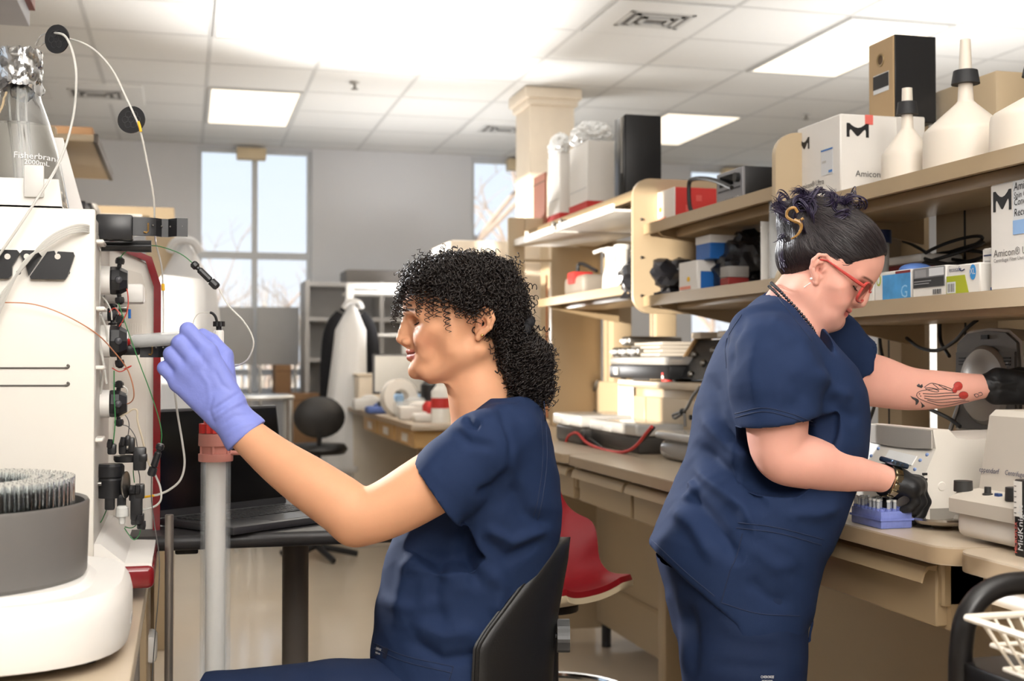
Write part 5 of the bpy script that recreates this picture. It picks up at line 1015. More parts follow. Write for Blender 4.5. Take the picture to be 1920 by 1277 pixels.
# column clamps
def clamp(px0, px1, px2, py0, py1, y):
    a, b = at(px0, py1, y=y), at(px1, py0, y=y); blk = obj('column_clamp', B(a+(0, -0.02, 0), b+(0, 0.02, 0), 0.004, 2), M_BLK2, cs)
    e = at(px2, (py0+py1)/2, y=y); s0 = b[0]; L = e[0]-s0; zc = (a[2]+b[2])/2; ins = [(0, 0), (0.30, 0.0), (0.42, 0.004), (0.52, 0.016), (0.64, 0.016), (0.74, 0.004), (0.80, -0.002), (1.0, -0.002)]; top_ = [(s0+u*L, y-0.02+v) for u, v in ins]; bot = [(s0+u*L, y-0.012+v) for u, v in ins][::-1]
    jaw = obj('clamp_jaw', MB().prism(top_+bot, (0, 0, zc-0.014), (1, 0, 0), (0, 1, 0), (0, 0, 1), 0.032), M_BLK2, blk, angle=30)
    for u in (0.36, 0.52, 0.68, 0.9): obj('rivet', MB().sphere((s0+u*L, y-0.0205+(0.012 if u == .52 or u == .68 else 0), zc+0.004), 0.0018, 8), M_STEEL, blk)
    obj('spring_hook', MB().tube([(s0+.28*L, y-0.022, zc+0.008), (s0+.28*L, y-0.023, zc-0.006), (s0+.25*L, y-0.023, zc-0.009), (s0+.2*L, y-0.022, zc-0.008)], 0.0016, 6), mat('brass', (196, 158, 100), rough=0.3, metal=1), blk)
clamp(181, 250, 352, 405, 450, 2.30); clamp(228, 263, 345, 646, 666, 2.40)
q0, q1 = at(190, 462, y=2.33), at(284, 462, y=2.33); obj('clamp_lever', MB().tube([q0, q0*.6+q1*.4, q0*.3+q1*.7, q1], [0.009, 0.0085, 0.011, 0.011], 12), M_BLK2, cs); obj('maroon_top', B((XF-0.25, 2.50, ZT-0.004), (XF+0.055, 2.64, ZT+0.012), 0.006), M_MAROON, cs)
# flask tray on the deck
tr_ = thing('flask_tray', (-0.4, 2.35, ZT), 'white moulded tray holding the big flask on top of the instrument', 'tray')
obj('tray_front', MB().prism([(-0.74, ZT), (XF-0.055, ZT), (XF-0.062, ZT+0.052), (-0.74, ZT+0.052)], (0, 2.235, 0), (1, 0, 0), (0, 0, 1), (0, 1, 0), 0.010), M_IWHITE, tr_); obj('tray_floor', B((-0.74, 2.235, ZT), (XF-0.055, 2.62, ZT+0.006)), M_IWHITE, tr_)
obj('tray_wedge', MB().prism([(-0.62, ZT), (XF-0.038, ZT), (-0.235, ZT+0.185), (-0.62, ZT+0.185)], (0, 2.60, 0), (1, 0, 0), (0, 0, 1), (0, 1, 0), 0.02), M_IWHITE, tr_, angle=30)
a = at(45, 370, y=2.233); obj('tab', B(a, a+(0.032, -0.006, 0.055), 0.003, 2), mat('tab_grey_white', (212, 210, 206), rough=0.4), tr_)
# conical flask
fc = at(36, 374, d=2.30); fz = ZT+0.0062; fc[2] = fz
prof = [(0, 0.003), (0.075, 0.003), (0.084, 0.008), (0.088, 0.018), (0.083, 0.045), (0.068, 0.115), (0.052, 0.165), (0.040, 0.195), (0.034, 0.215), (0.033, 0.272), (0.037, 0.278)]
prof = [(r, z*1.105) for r, z in prof]
inn = [(r-0.0022, z) for r, z in prof[2:]][::-1]+[(0.078, 0.010), (0, 0.0065)]
fk = thing('conical_flask', tuple(fc), 'big glass conical flask of clear liquid with a foil-wrapped neck', 'flask')
obj('glass', MB().lathe(prof+inn, fc, (0, 0, 1), 48), M_GLASS, fk, angle=60)
wz = 0.172; rr = lambda z: np.interp(z, [q[1] for q in prof[2:]], [q[0] for q in prof[2:]])-0.0026
obj('liquid', MB().lathe([(0, 0.007), (0.077, 0.0105)]+[(rr(z), z) for z in np.linspace(0.02, wz, 10)]+[(0, wz-0.001)], fc, (0, 0, 1), 48), mat('clear_liquid', (246, 244, 238), rough=0.0, trans=1.0, ior=1.33), fk, angle=60)
foil = MB(); rg_ = random.Random(3); n_, m_ = 56, 14; V = []
for i in range(m_):
    for j in range(n_):
        u = j/n_*2*math.pi; z = 0.236+0.076*i/(m_-1); r = (0.0385 if i > 1 else 0.043)+rg_.uniform(-0.0022, 0.0022)+0.0018*math.sin(u*5+i); V.append(fc+np.array((r*math.cos(u), r*math.sin(u), z+rg_.uniform(-0.002, 0.002)+(0.012*math.sin(3*u) if i == 0 else 0))))
F_ = [(i*n_+j, i*n_+(j+1) % n_, (i+1)*n_+(j+1) % n_, (i+1)*n_+j) for i in range(m_-1) for j in range(n_)]; V.append(fc+np.array((0, 0, 0.312))); F_ += [((m_-1)*n_+j, (m_-1)*n_+(j+1) % n_, n_*m_) for j in range(n_)]; foil.add(V, F_)
obj('foil_cap', foil, mat('aluminium_foil', (205, 205, 205), rough=0.16, metal=1.0, var=0.1), fk, angle=48)
M_FR = mat('frosted_print', (240, 240, 240), rough=0.7)
def wrap_text(s_, size, px_, py_, par):
    o = at(px_, py_, d=2.21); tx = text_mb(s_, size, o, np.array((1.0, 0, 0)), np.array((0, 0, 1.0))); v = np.concatenate(tx.v); q = v-fc; z = q[:, 2]; r = rr(z)+0.0045; x = q[:, 0]; ok_ = np.clip(x/np.maximum(r, .01), -0.98, 0.98); v[:, 1] = fc[1]-r*np.sqrt(1-ok_**2); tx.v = [v]; obj('lettering', tx, M_FR, par, smooth=False)
wrap_text('Fisher', 0.0165, 22, 292, fk); wrap_text('brand', 0.0155, 66, 291, fk); wrap_text('2000mL', 0.0125, 42, 303, fk)
for k in range(3): o = np.array([fc+np.array((-0.02+0.018*k, 0.004*k, 0.308)), fc+np.array((-0.016+0.014*k, -0.01, 0.20)), fc+np.array((-0.005+0.012*k, -0.02, 0.10)), fc+np.array((0.01*k, -0.03, 0.03))]); obj('dip_tube', MB().tube(catmull(o, 8), 0.0022, 8), M_SIL, fk)
# intake tubes with black cap discs
def disc(px, py, d, r, nrm, par):
    c = P(px, py, d); n = np.array(nrm, float); n /= np.linalg.norm(n); e1 = np.cross(n, (0, 0, 1.0)); e1 /= np.linalg.norm(e1); e2 = np.cross(e1, n)
    pts = [(r*math.cos(u), r*math.sin(u)) for u in np.linspace(0, 6.283, 33)[:-1] if abs(u-1.57) > 0.08]; dsk = obj('cap_disc', MB().prism(pts, c, e1, e2, n, 0.003), M_BLK2, par, angle=30)
    for k in range(7):
        u = k*1.047; o = c-n*0.0004+(e1*math.cos(u)+e2*math.sin(u))*r*0.42*(k < 6); obj('moulded_ring', MB().lathe([(0.0052, 0), (0.0062, 0), (0.0062, 0.0012), (0.0052, 0.0012), (0.0052, 0)], o-n*0.0004, n, 14), mat('ring_dark', (58, 58, 60), rough=0.4), dsk)
ta = thing('intake_tube', tuple(P(106, 73, 2.12)), 'clear silicone tube looping from the flask through the upper black disc', 'tube')
obj('tubing', MB().tube(path([(68, 84, 2.27), (80, 66, 2.2), (104, 62, 2.12), (124, 70, 2.10), (138, 105, 2.10), (143, 150, 2.10), (137, 220, 2.10), (113, 300, 2.08), (68, 375, 2.05), (32, 430, 2.035), (-10, 490, 2.03)], 2.1), 0.0021, 10), M_SIL, ta); disc(106, 73, 2.12, 0.0245, (0.55, 0.83, 0.05), ta)
tb = thing('intake_tube', tuple(P(246, 224, 2.14)), 'clear silicone tube arching over to the lower black disc with a yellow tag', 'tube')
obj('tubing', MB().tube(path([(75, 86, 2.27), (98, 72, 2.2), (135, 74, 2.15), (175, 92, 2.14), (210, 130, 2.14), (235, 180, 2.14), (250, 212, 2.135), (263, 245, 2.14), (277, 310, 2.16), (288, 370, 2.18), (290, 420, 2.22), (292, 455, 2.36), (303, 500, 2.40), (306, 560, 2.42), (306, 625, 2.42)], 2.14), 0.0018, 10), M_SIL, tb); disc(246, 224, 2.14, 0.0240, (0.30, 0.94, -0.12), tb)
M_YEL = mat('yellow_tag', (232, 178, 36), rough=0.5); obj('yellow_tag', MB().tube(path([(259, 228), (262, 237), (264, 247)], 2.137), 0.0026, 10), M_YEL, tb); obj('yellow_tag', MB().tube(path([(305.5, 532), (306, 545)], 2.415), 0.0034, 10), M_YEL, tb)
# loose capillaries: each part of the instrument they plug into
def cap(pts, r, m, d=2.25, n='capillary'): return obj(n, MB().tube(path(pts, d), r, 6), m, cs)
M_GRN = mat('green_capillary', (58, 128, 74), rough=0.35); M_CRD = mat('red_capillary', (190, 66, 52), rough=0.35); M_ORG = mat('orange_capillary', (196, 130, 96), rough=0.35); M_GRY = mat('smoke_capillary', (86, 84, 82), rough=0.3)
cap([(222, 488), (236, 472), (262, 463), (292, 461), (325, 470), (345, 480), (362, 494)], 0.0010, M_GRN); cap([(410, 540, 2.2), (428, 572, 2.2), (455, 600, 2.2), (472, 628, 2.2), (475, 650, 2.2), (464, 674, 2.21), (446, 685, 2.23), (430, 686, 2.26)], 0.0015, M_SIL)
cap([(222, 568), (238, 615), (262, 682), (282, 735), (297, 782), (303, 812), (302, 832)], 0.0010, M_GRN); cap([(-8, 567, 2.03), (60, 570, 2.04), (120, 590, 2.06), (180, 625, 2.1), (216, 662, 2.16), (240, 695, 2.2), (251, 735, 2.22), (244, 755, 2.24), (212, 762, 2.26)], 0.0011, M_ORG)
cap([(224, 524), (234, 532), (240, 555), (238, 585), (222, 615)], 0.0011, M_CRD); cap([(192, 556), (200, 566), (208, 582), (210, 600)], 0.0014, M_SIL); cap([(205, 585), (215, 578), (225, 590), (222, 605)], 0.0010, M_CRD); cap([(210, 690), (225, 697), (240, 690), (246, 686), (232, 692)], 0.0010, M_CRD)
cap([(325, 712, 2.34), (332, 770, 2.32), (342, 830, 2.3), (346, 870, 2.3), (338, 900, 2.3), (318, 918, 2.3), (298, 927, 2.3), (288, 929, 2.3)], 0.0022, M_SIL); cap([(290, 929, 2.3), (271, 932, 2.3)], 0.0024, M_YEL, n='yellow_tag'); cap([(290, 888), (300, 912), (302, 935), (294, 947), (280, 953), (265, 957)], 0.0020, M_SIL)
cap([(284, 893), (284, 935), (290, 985), (297, 1030), (299, 1070), (296, 1130), (290, 1200), (284, 1290)], 0.0011, M_GRY, 2.18); cap([(214, 695), (214, 740), (216, 790), (212, 835)], 0.0011, M_GRN, 2.22); cap([(210, 718), (226, 722), (238, 730), (236, 745), (222, 755)], 0.0013, M_SIL)
cap([(252, 905), (250, 885), (252, 870)], 0.0010, M_GRN); cap([(262, 912), (262, 895), (259, 880)], 0.0009, M_GRY); cap([(264, 975), (262, 1000), (252, 1012), (242, 1003), (233, 990)], 0.0010, M_GRN); cap([(262, 972), (255, 985), (245, 990), (234, 988)], 0.0010, M_GRN); cap([(202, 950), (196, 965), (188, 980), (182, 975)], 0.0010, M_GRN)
cap([(215, 785), (238, 775), (248, 768), (257, 770), (258, 790), (266, 820), (276, 860), (284, 880)], 0.0018, mat('cream_tube', (220, 206, 180), rough=0.3, trans=0.2)); cap([(215, 776), (232, 776), (242, 795), (238, 830)], 0.0009, M_GRY); cap([(222, 796), (240, 800), (254, 820), (258, 845)], 0.0009, M_GRY)
for k, (a_, b_) in enumerate((((184, 440), (184, 590)), ((188, 455), (186, 570)), ((181, 470), (183, 690)), ((186, 600), (196, 690)), ((183, 610), (200, 720)), ((188, 590), (202, 640)), ((180, 700), (182, 830)), ((196, 690), (178, 800)), ((186, 690), (186, 760)))): cap([a_, ((a_[0]+b_[0])/2+(k % 3-1)*4, (a_[1]+b_[1])/2), b_], 0.0022, M_SIL, 2.20+0.004*k)
for k in range(4): cap([(-20, 580+16*k, 2.02), (40, 505-2*k, 2.03), (85, 452+4*k, 2.045), (125, 428+4*k, 2.06), (158, 422+4*k, 2.085), (180, 436+3*k, 2.13), (187, 470, 2.2)], 0.0022, M_SIL)
def inline(pa, pb, d, r=0.0055):
    a, b = P(*pa, d), P(*pb, d); L = np.linalg.norm(b-a); ax_ = (b-a)/L
    return obj('inline_connector', MB().lathe([(0, 0), (r*0.8, 0), (r*1.15, L*.05), (r*1.15, L*.16), (r*0.7, L*.2), (r*0.62, L*.25), (r*0.95, L*.29), (r*0.95, L*.70), (r*0.6, L*.72), (r*1.15, L*.75), (r*1.2, L*.95), (r*0.9, L), (0, L)], a, ax_, 10), M_BLK2, cs, angle=25)
inline((361, 493), (408, 539), 2.22, 0.0064); inline((302, 832), (283, 892), 2.2, 0.0064); obj('blue_tag', MB().tube(path([(243, 580), (243, 597)], 2.3), 0.0026, 8), M_BLUE, cs)
# ---- syringe held in the glove
sy = thing('syringe', tuple(P(300, 636, 2.25)), 'clear plastic syringe with a red tip held by the violet glove', 'syringe')
a, b = P(251, 640, 2.27), P(372, 631, 2.235); ax_ = (b-a)/np.linalg.norm(b-a); L = np.linalg.norm(b-a)
obj('barrel', MB().lathe([(0.004, -0.004), (0.0125, 0), (0.0128, 0.003), (0.0128, L), (0.0116, L), (0.0116, 0.004), (0.004, 0)], a, ax_, 28), M_CLEAR, sy); obj('plunger_seal', MB().lathe([(0, 0.003), (0.0113, 0.004), (0.0113, 0.009), (0, 0.010)], a, ax_, 24), mat('grey_rubber', (120, 116, 112), rough=0.5), sy); obj('plunger_rod', MB().lathe([(0, 0.01), (0.0085, 0.010), (0.0085, L+0.01), (0, L+0.01)], a, ax_, 4), mat('clear_rod', (230, 230, 228), rough=0.15, trans=0.6), sy, smooth=False)
obj('red_luer', MB().lathe([(0, -0.024), (0.0062, -0.024), (0.0068, -0.016), (0.0068, -0.012), (0.005, -0.011), (0.005, -0.004), (0, -0.004)], a, ax_, 8), mat('red_plastic', (204, 52, 48), rough=0.35), sy, smooth=False)
# ---- tall glass column
D = 2.40; kx = D/F; base = P(403, 1260, D); cz = lambda y_: H+(676-y_)*kx; cc = np.array((base[0], base[1], 0))
gc = thing('chromatography_column', (cc[0], cc[1], 0.03), 'tall glass column of white resin with a pink end piece and red nut', 'column')
r0 = 28*kx; obj('glass_tube', MB().lathe([(r0, 0.05), (r0, cz(862)), (r0*0.80, cz(862)), (r0*0.80, 0.05), (r0, 0.05)], cc, (0, 0, 1), 40), M_GLASSA, gc, angle=30)
obj('resin', MB().cyl(cc+(0, 0, 0.055), cc+(0, 0, cz(866)), r0*0.66, n=32), mat('resin_white', (226, 222, 214), rough=0.6), gc)
M_PINK = mat('pink_plastic', (206, 140, 128), rough=0.45); M_REDP = MATS['red_plastic']
obj('end_piece', MB().lathe([(0, cz(865)), (r0*1.13, cz(865)), (r0*1.15, cz(863)), (r0*1.15, cz(851)), (r0*0.98, cz(850)), (r0*0.98, cz(837)), (r0*1.13, cz(836)), (r0*1.15, cz(834)), (r0*1.13, cz(813)), (0, cz(812))], cc, (0, 0, 1), 40), M_PINK, gc, angle=30)
for k in range(6): u = k/6*6.283+0.35; q = cc+np.array((math.cos(u), math.sin(u), 0))*r0*1.03; obj('rib', B((q[0]-0.002, q[1]-0.002, cz(851)), (q[0]+0.002, q[1]+0.002, cz(835))), M_PINK, gc)
nut = [(r0*(1.12 if i % 2 else 1.02)*math.cos(i/32*6.283), r0*(1.12 if i % 2 else 1.02)*math.sin(i/32*6.283)) for i in range(32)]; obj('nut', MB().prism(nut, cc+(0, 0, cz(812)), (1, 0, 0), (0, 1, 0), (0, 0, 1), 0.018), M_REDP, gc, smooth=False); obj('collar', MB().cyl(cc+(0, 0, cz(796)), cc+(0, 0, cz(782)), r0*0.8), M_REDP, gc)
side = P(437, 849, D); obj('side_port', MB().cyl(side-RGT*0.004, side+RGT*0.018, 0.0045, n=12), M_PINK, gc)
rt = cc+(RGT*5*kx)+(0, 0, 0); obj('adapter_rod', MB().lathe([(0, cz(782)), (0.008, cz(782)), (0.008, cz(650)), (0.0082, cz(648)), (0.0095, cz(646)), (0.0095, cz(622)), (0.0085, cz(619)), (0, cz(619))], rt, (0, 0, 1), 20), M_WHITE, gc, angle=30)
kn = [(0.0115*(1 if i % 2 else 0.93)*math.cos(i/28*6.283), 0.0115*(1 if i % 2 else 0.93)*math.sin(i/28*6.283)) for i in range(28)]; obj('knob', MB().prism(kn, rt+(0, 0, cz(612)), (1, 0, 0), (0, 1, 0), (0, 0, 1), 0.010).cyl(rt+(0, 0, cz(620)), rt+(0, 0, cz(611)), 0.0055), M_BLK2, gc, smooth=False)
obj('top_sleeve', MB().tube(path([(407, 604), (404, 594), (399, 588), (394, 586)], D), 0.0026, 8), M_CORD, gc); obj('top_tubing', MB().tube(path([(394, 586), (381, 586), (370, 590), (363, 602), (360, 620)], D), 0.0009, 6), M_SIL, gc); obj('bottom_piece', MB().lathe([(0, 0.03), (r0*1.15, 0.03), (r0*1.15, 0.075), (0, 0.075)], cc, (0, 0, 1), 32), M_PINK, gc)
sr = P(317, 1100, 2.3); st_ = thing('column_stand', (sr[0], sr[1], 0), 'low black base plate with an upright steel rod beside the glass column', 'stand')
obj('rod', MB().cyl((sr[0], sr[1], 0.03), (sr[0], sr[1], H+(676-965)*2.3/F), 0.0078, n=20, bev=0.001), mat('dark_steel', (140, 132, 124), rough=0.35, metal=0.7), st_); obj('base_plate', B((sr[0]-0.02, min(sr[1], cc[1])-0.05, 0), (cc[0]+0.05, max(sr[1], cc[1])+0.06, 0.03), 0.006), M_BLACK, st_)
# ---- fraction collector with tubes
FD = 1.74; fo = P(-106, 942, FD); fb_ = np.array((fo[0], fo[1], 0.80)); Rb = 0.194
fcx = thing('fraction_collector', tuple(fb_), 'white fraction collector with a round grey tube bowl', 'lab instrument')
bz0, bz1 = H+(676-1085)*FD/F, H+(676-942)*FD/F
pts = []
for u in np.linspace(0, 6.283, 65)[:-1]: r = 1/((abs(math.cos(u))**3.2+abs(math.sin(u))**3.2)**(1/3.2)); pts.append((0.253*r*math.cos(u), 0.235*r*math.sin(u)))
def ring(s_, z): return [np.array((fb_[0]+x*s_, fb_[1]+y*s_, z)) for x, y in pts]
lv = [(0.90, 0.812), (0.99, 0.818), (1.0, 0.83), (1.0, 0.872), (0.985, 0.888), (0.955, 0.900), (0.80, bz0-0.008), (0.76, bz0)]; V = np.concatenate([ring(s_, z) for s_, z in lv]); n_ = len(pts); F_ = [(i*n_+j, i*n_+(j+1) % n_, (i+1)*n_+(j+1) % n_, (i+1)*n_+j) for i in range(len(lv)-1) for j in range(n_)]+[tuple(range(n_))[::-1], tuple((len(lv)-1)*n_+j for j in range(n_))]
obj('base', MB().add(V, F_), M_IWHITE, fcx, angle=35)
obj('foot', MB().cyl(P(163, 1243, 1.69)*[1, 1, 0]+[0, 0, 0.80], P(163, 1243, 1.69)*[1, 1, 0]+[0, 0, 0.814], 0.012), M_BLACK, fcx); obj('foot', MB().cyl((fb_[0], fb_[1]+.15, 0.80), (fb_[0], fb_[1]+.15, 0.814), 0.012), M_BLACK, fcx); obj('foot', MB().cyl((fb_[0]-.15, fb_[1], 0.80), (fb_[0]-.15, fb_[1], 0.814), 0.012), M_BLACK, fcx)
obj('bowl', MB().lathe([(0, bz0), (Rb*0.965, bz0), (Rb*0.985, bz0+0.006), (Rb, bz1-0.004), (Rb*0.99, bz1), (Rb*0.965, bz1-0.003), (Rb*0.955, bz1-0.045), (0, bz1-0.048)], fb_*[1, 1, 0], (0, 0, 1), 72), mat('bowl_grey', (104, 101, 98), rough=0.45), fcx, angle=30)
obj('tube_rack', MB().lathe([(0.05, bz1-0.046), (Rb*0.90, bz1-0.046), (Rb*0.90, bz1-0.012), (0.05, bz1-0.012)], fb_*[1, 1, 0], (0, 0, 1), 64), mat('rack_clear', (214, 212, 208), rough=0.2, trans=0.5), fcx)
obj('name_plate', B((fb_[0]+0.2515, fb_[1]-0.045, 0.838), (fb_[0]+0.2535, fb_[1]+0.005, 0.846)), mat('grey_print', (190, 188, 186), rough=0.6), fcx)
tp = None; cnt = 0; hgt = H+(676-899)*FD/F
M_TG = mat('tube_glass', (246, 248, 248), rough=0.03, trans=1.0, ior=1.35)
for ri, R_ in enumerate((0.168, 0.152, 0.136, 0.120)):
    m = int(2*math.pi*R_/0.0138)
    for j in range(m):
        u = j/m*6.283+ri*0.05; x, y = fb_[0]+R_*math.cos(u), fb_[1]+R_*math.sin(u);
        if tp is None:
            tp = tag(obj('test_tube', MB().lathe([(0, bz1-0.045), (0.0058, bz1-0.042), (0.0060, hgt), (0.0064, hgt+0.001), (0.0052, hgt+0.001), (0.0051, bz1-0.040), (0, bz1-0.042)], (x, y, 0), (0, 0, 1), 12), M_TG, origin=(x, y, bz1-0.0115)), 'empty glass test tube standing in the ring of the grey bowl', 'test tube', 'test tubes in the fraction collector'); tx0, ty0 = x, y
        else: c = tp.copy(); COL.objects.link(c); c.location = Vector(tp.location)+Vector((x-tx0, y-ty0, 0))
# ================================================================== table, laptop, chairs
tbl = thing('pedestal_table', tuple(P(554, 1010, 2.85)[:2])+(0,), 'black-topped pedestal table with a grey column under the laptop', 'table')
ZTB = 0.87; obj('tabletop', B((-0.12, 2.50, ZTB-0.03), (0.58, 3.14, ZTB), 0.012, 3), mat('table_black', (42, 41, 42), rough=0.4, var=0.2, vscale=300), tbl)
tc_ = P(554, 1010, 2.85); obj('column', MB().cyl((tc_[0], tc_[1], 0.03), (tc_[0], tc_[1], ZTB-0.06), 0.030, n=28), M_GREYM, tbl); obj('bracket', MB().lathe([(0.03, ZTB-0.064), (0.035, ZTB-0.066), (0.10, ZTB-0.031), (0, ZTB-0.031)], (tc_[0], tc_[1], 0), (0, 0, 1), 28), M_GREYM, tbl, angle=30); obj('base', MB().lathe([(0, 0), (0.30, 0), (0.30, 0.012), (0.05, 0.04), (0, 0.04)], (tc_[0], tc_[1], 0), (0, 0, 1), 40), M_GREYM, tbl, angle=30)
obj('handle', B(P(328, 1028, 2.46)*[1, 1, 0]+[0, 0, ZTB-0.045], P(372, 1028, 2.46)*[1, 1, 0]+[0, 0.02, ZTB-0.03], 0.004), M_BLACK, tbl)
A_ = at(538, 942, z=ZTB+0.018); Bb = at(300, 970, z=ZTB+0.018); hx = (A_-Bb); hx[2] = 0; hx /= np.linalg.norm(hx); fy = np.array((hx[1], -hx[0], 0)); W0 = 0.345
lp = thing('laptop', tuple(A_*[1, 1, 0]+[0, 0, ZTB]), 'open black laptop with a dark screen on the pedestal table', 'laptop'); Mx = np.eye(4); Mx[:3, 0] = hx; Mx[:3, 1] = -fy; Mx[:3, 3] = A_-hx*W0; Mx[2, 3] = ZTB
M_LAP = mat('laptop_charcoal', (52, 52, 54), rough=0.38); M_SCR = mat('screen_black', (8, 8, 9), rough=0.12, spec=0.5)
obj('keyboard_deck', B((0, -0.235, 0.001), (W0, 0.0, 0.017), 0.005, 2).xf(Mx), M_LAP, lp)
th_ = math.radians(100); Ms = Mx @ np.array([[1, 0, 0, 0], [0, math.cos(th_), -math.sin(th_), 0.0], [0, math.sin(th_), math.cos(th_), 0.018], [0, 0, 0, 1]])
Ms = Mx @ np.array([[1, 0, 0, 0], [0, 1, 0.16, 0], [0, 0, 1, 0.016], [0, 0, 0, 1.0]])
lid = obj('lid', B((0, 0.0, 0), (W0, 0.008, 0.222), 0.004, 2).xf(Ms), M_LAP, lp); obj('screen', B((0.006, -0.0012, 0.016), (W0-0.006, 0.001, 0.216)).xf(Ms), M_SCR, lp)
key = None
for r_ in range(6):
    for k in range(14):
        x0, y0 = 0.022+k*0.0216, -0.028-r_*0.0185; kb = B((x0, y0-0.0150, 0.0168), (x0+0.0178, y0, 0.0192), 0.0015, 1).xf(Mx)
        if key is None: key = obj('key', kb, mat('key_black', (34, 34, 36), rough=0.45), lp); kx0, ky0 = x0, y0
        else: c = key.copy(); COL.objects.link(c); c.parent = lp; q = hx*(x0-kx0)-fy*(y0-ky0); c.location = Vector(key.location)+Vector(q)
obj('touchpad', B((0.115, -0.222, 0.0165), (0.23, -0.15, 0.0175)).xf(Mx), mat('touchpad_grey', (66, 66, 68), rough=0.35), lp)
# black task stool the seated woman sits on
ch = thing('task_chair', tuple(F1.world(F1(900, 1420))[0][:2])+(0,), 'black padded task chair under the seated woman', 'chair')
NS, NT = 25, 30
def back_pt(s_, t_, off):
    y_ = 1006+t_*330; cx_ = np.interp(y_, [1000, 1050, 1100, 1180, 1277, 1340], [1036, 1031, 1022, 1008, 1003, 1006]); wm = 0.205*min(1.0, (max(t_, 0.0)/0.62))**0.5; w_ = wm*math.sin(s_*math.pi/2)
    return F1(cx_-118*(w_/0.205)**2+off, y_, w_*0.92+0.0)
V = []; 
for off in (-1, 34):
    for i in range(NT+1):
        for j in range(NS+1): V.append(back_pt(-1+2*j/NS, i/NT, off*(1 if off < 0 else min(1, 0.35+0.65*math.cos((-1+2*j/NS)*math.pi/2)**0.5))))
n1 = (NT+1)*(NS+1); g_ = lambda i, j: i*(NS+1)+j; F_ = []
for i in range(NT):
    for j in range(NS): F_ += [(g_(i, j), g_(i, j+1), g_(i+1, j+1), g_(i+1, j)), tuple(n1+q for q in (g_(i, j), g_(i+1, j), g_(i+1, j+1), g_(i, j+1)))]
for i in range(NT): F_ += [(g_(i, 0), g_(i+1, 0), n1+g_(i+1, 0), n1+g_(i, 0)), (g_(i, NS), n1+g_(i, NS), n1+g_(i+1, NS), g_(i+1, NS))]
for j in range(NS): F_ += [(g_(0, j), n1+g_(0, j), n1+g_(0, j+1), g_(0, j+1)), (g_(NT, j), g_(NT, j+1), n1+g_(NT, j+1), n1+g_(NT, j))]
M_VIN = mat('black_vinyl', (28, 27, 27), rough=0.42, var=0.1, bump=0.1, bscale=300)
obj('back_pad', MB().add(F1.world(V), F_), M_VIN, ch, angle=50); pip = [back_pt(-1, i/NT, 8) for i in range(1, NT+1)]; obj('piping', MB().tube(F1.world(pip), 0.004, 8), M_VIN, ch)
wq = lambda x, y, w: F1.world(F1(x, y, w))[0]
def fbox(p0, p1, w0, w1, bev=0.003):
    a, b = F1(*p0, 0), F1(*p1, 0); lo, hi = np.minimum(a, b), np.maximum(a, b); mb = B((lo[0], w0, lo[2]), (hi[0], w1, hi[2]), bev); mb.v = [F1.world(q) for q in mb.v]; return mb
obj('tilt_block', fbox((1004, 1226), (1026, 1150), -0.03, 0.02), M_BLACK, ch); obj('bracket', fbox((1020, 1225), (1030, 1136), -0.022, 0.012), M_BLACK, ch); obj('steel_cap', fbox((1012, 1160), (1026, 1143), -0.033, 0.0), M_STEEL, ch)
for q, r_ in (((1014, 1196), 0.0035), ((1000, 1200), 0.004), ((1004, 1175), 0.004)): obj('bolt', MB().cyl(wq(*q, -0.030), wq(*q, -0.034), r_, n=12), M_STEEL, ch)
kn = [(0.031*(1 if i % 4 < 2 else 0.95)*math.cos(i/32*6.283), 0.031*(1 if i % 4 < 2 else 0.95)*math.sin(i/32*6.283)) for i in range(32)]; obj('knob', MB().prism(kn, wq(1044, 1190, -0.005), FH, (0, 0, 1), RGT, 0.023), mat('knob_grey', (70, 70, 70), rough=0.4), ch, smooth=False); obj('knob_stem', MB().cyl(wq(1028, 1190, -0.005), wq(1045, 1190, -0.005), 0.006, n=14), M_BLACK, ch)
for w_ in (-0.02, 0.006): obj('spine_bar', MB().tube(F1.world(catmull([F1(1016, 1180, w_), F1(1022, 1280, w_), F1(1016, 1380, w_), F1(960, 1432, w_), F1(900, 1440, w_)], 6)), 0.0065, 8), M_BLACK, ch)
s0 = F1(900, 1432); sd = Field(s0+(-0.26, -0.25, -0.07), s0+(0.22, 0.25, 0.07), 0.009); sd.ell(s0, (0.215, 0.215, 0.045), 0); a, b = sd.mesh(); obj('seat_pad', MB().add(F1.world(a), b), M_VIN, ch, angle=180)
q = F1.world(s0)[0]; obj('gas_lift', MB().cyl((q[0], q[1], 0.08), (q[0], q[1], q[2]-0.03), 0.025, 0.02), M_BLACK, ch)
for k in range(5): u = k*1.2566+0.3; e = np.array((q[0]+0.27*math.cos(u), q[1]+0.27*math.sin(u), 0.07)); obj('base_leg', MB().tube([(q[0], q[1], 0.11), e], [0.022, 0.014], 8), M_BLACK, ch); obj('caster', MB().cyl(e+(0.0, 0.018, -0.04), e+(0, -0.018, -0.04), 0.029, n=16), M_BLACK, ch)
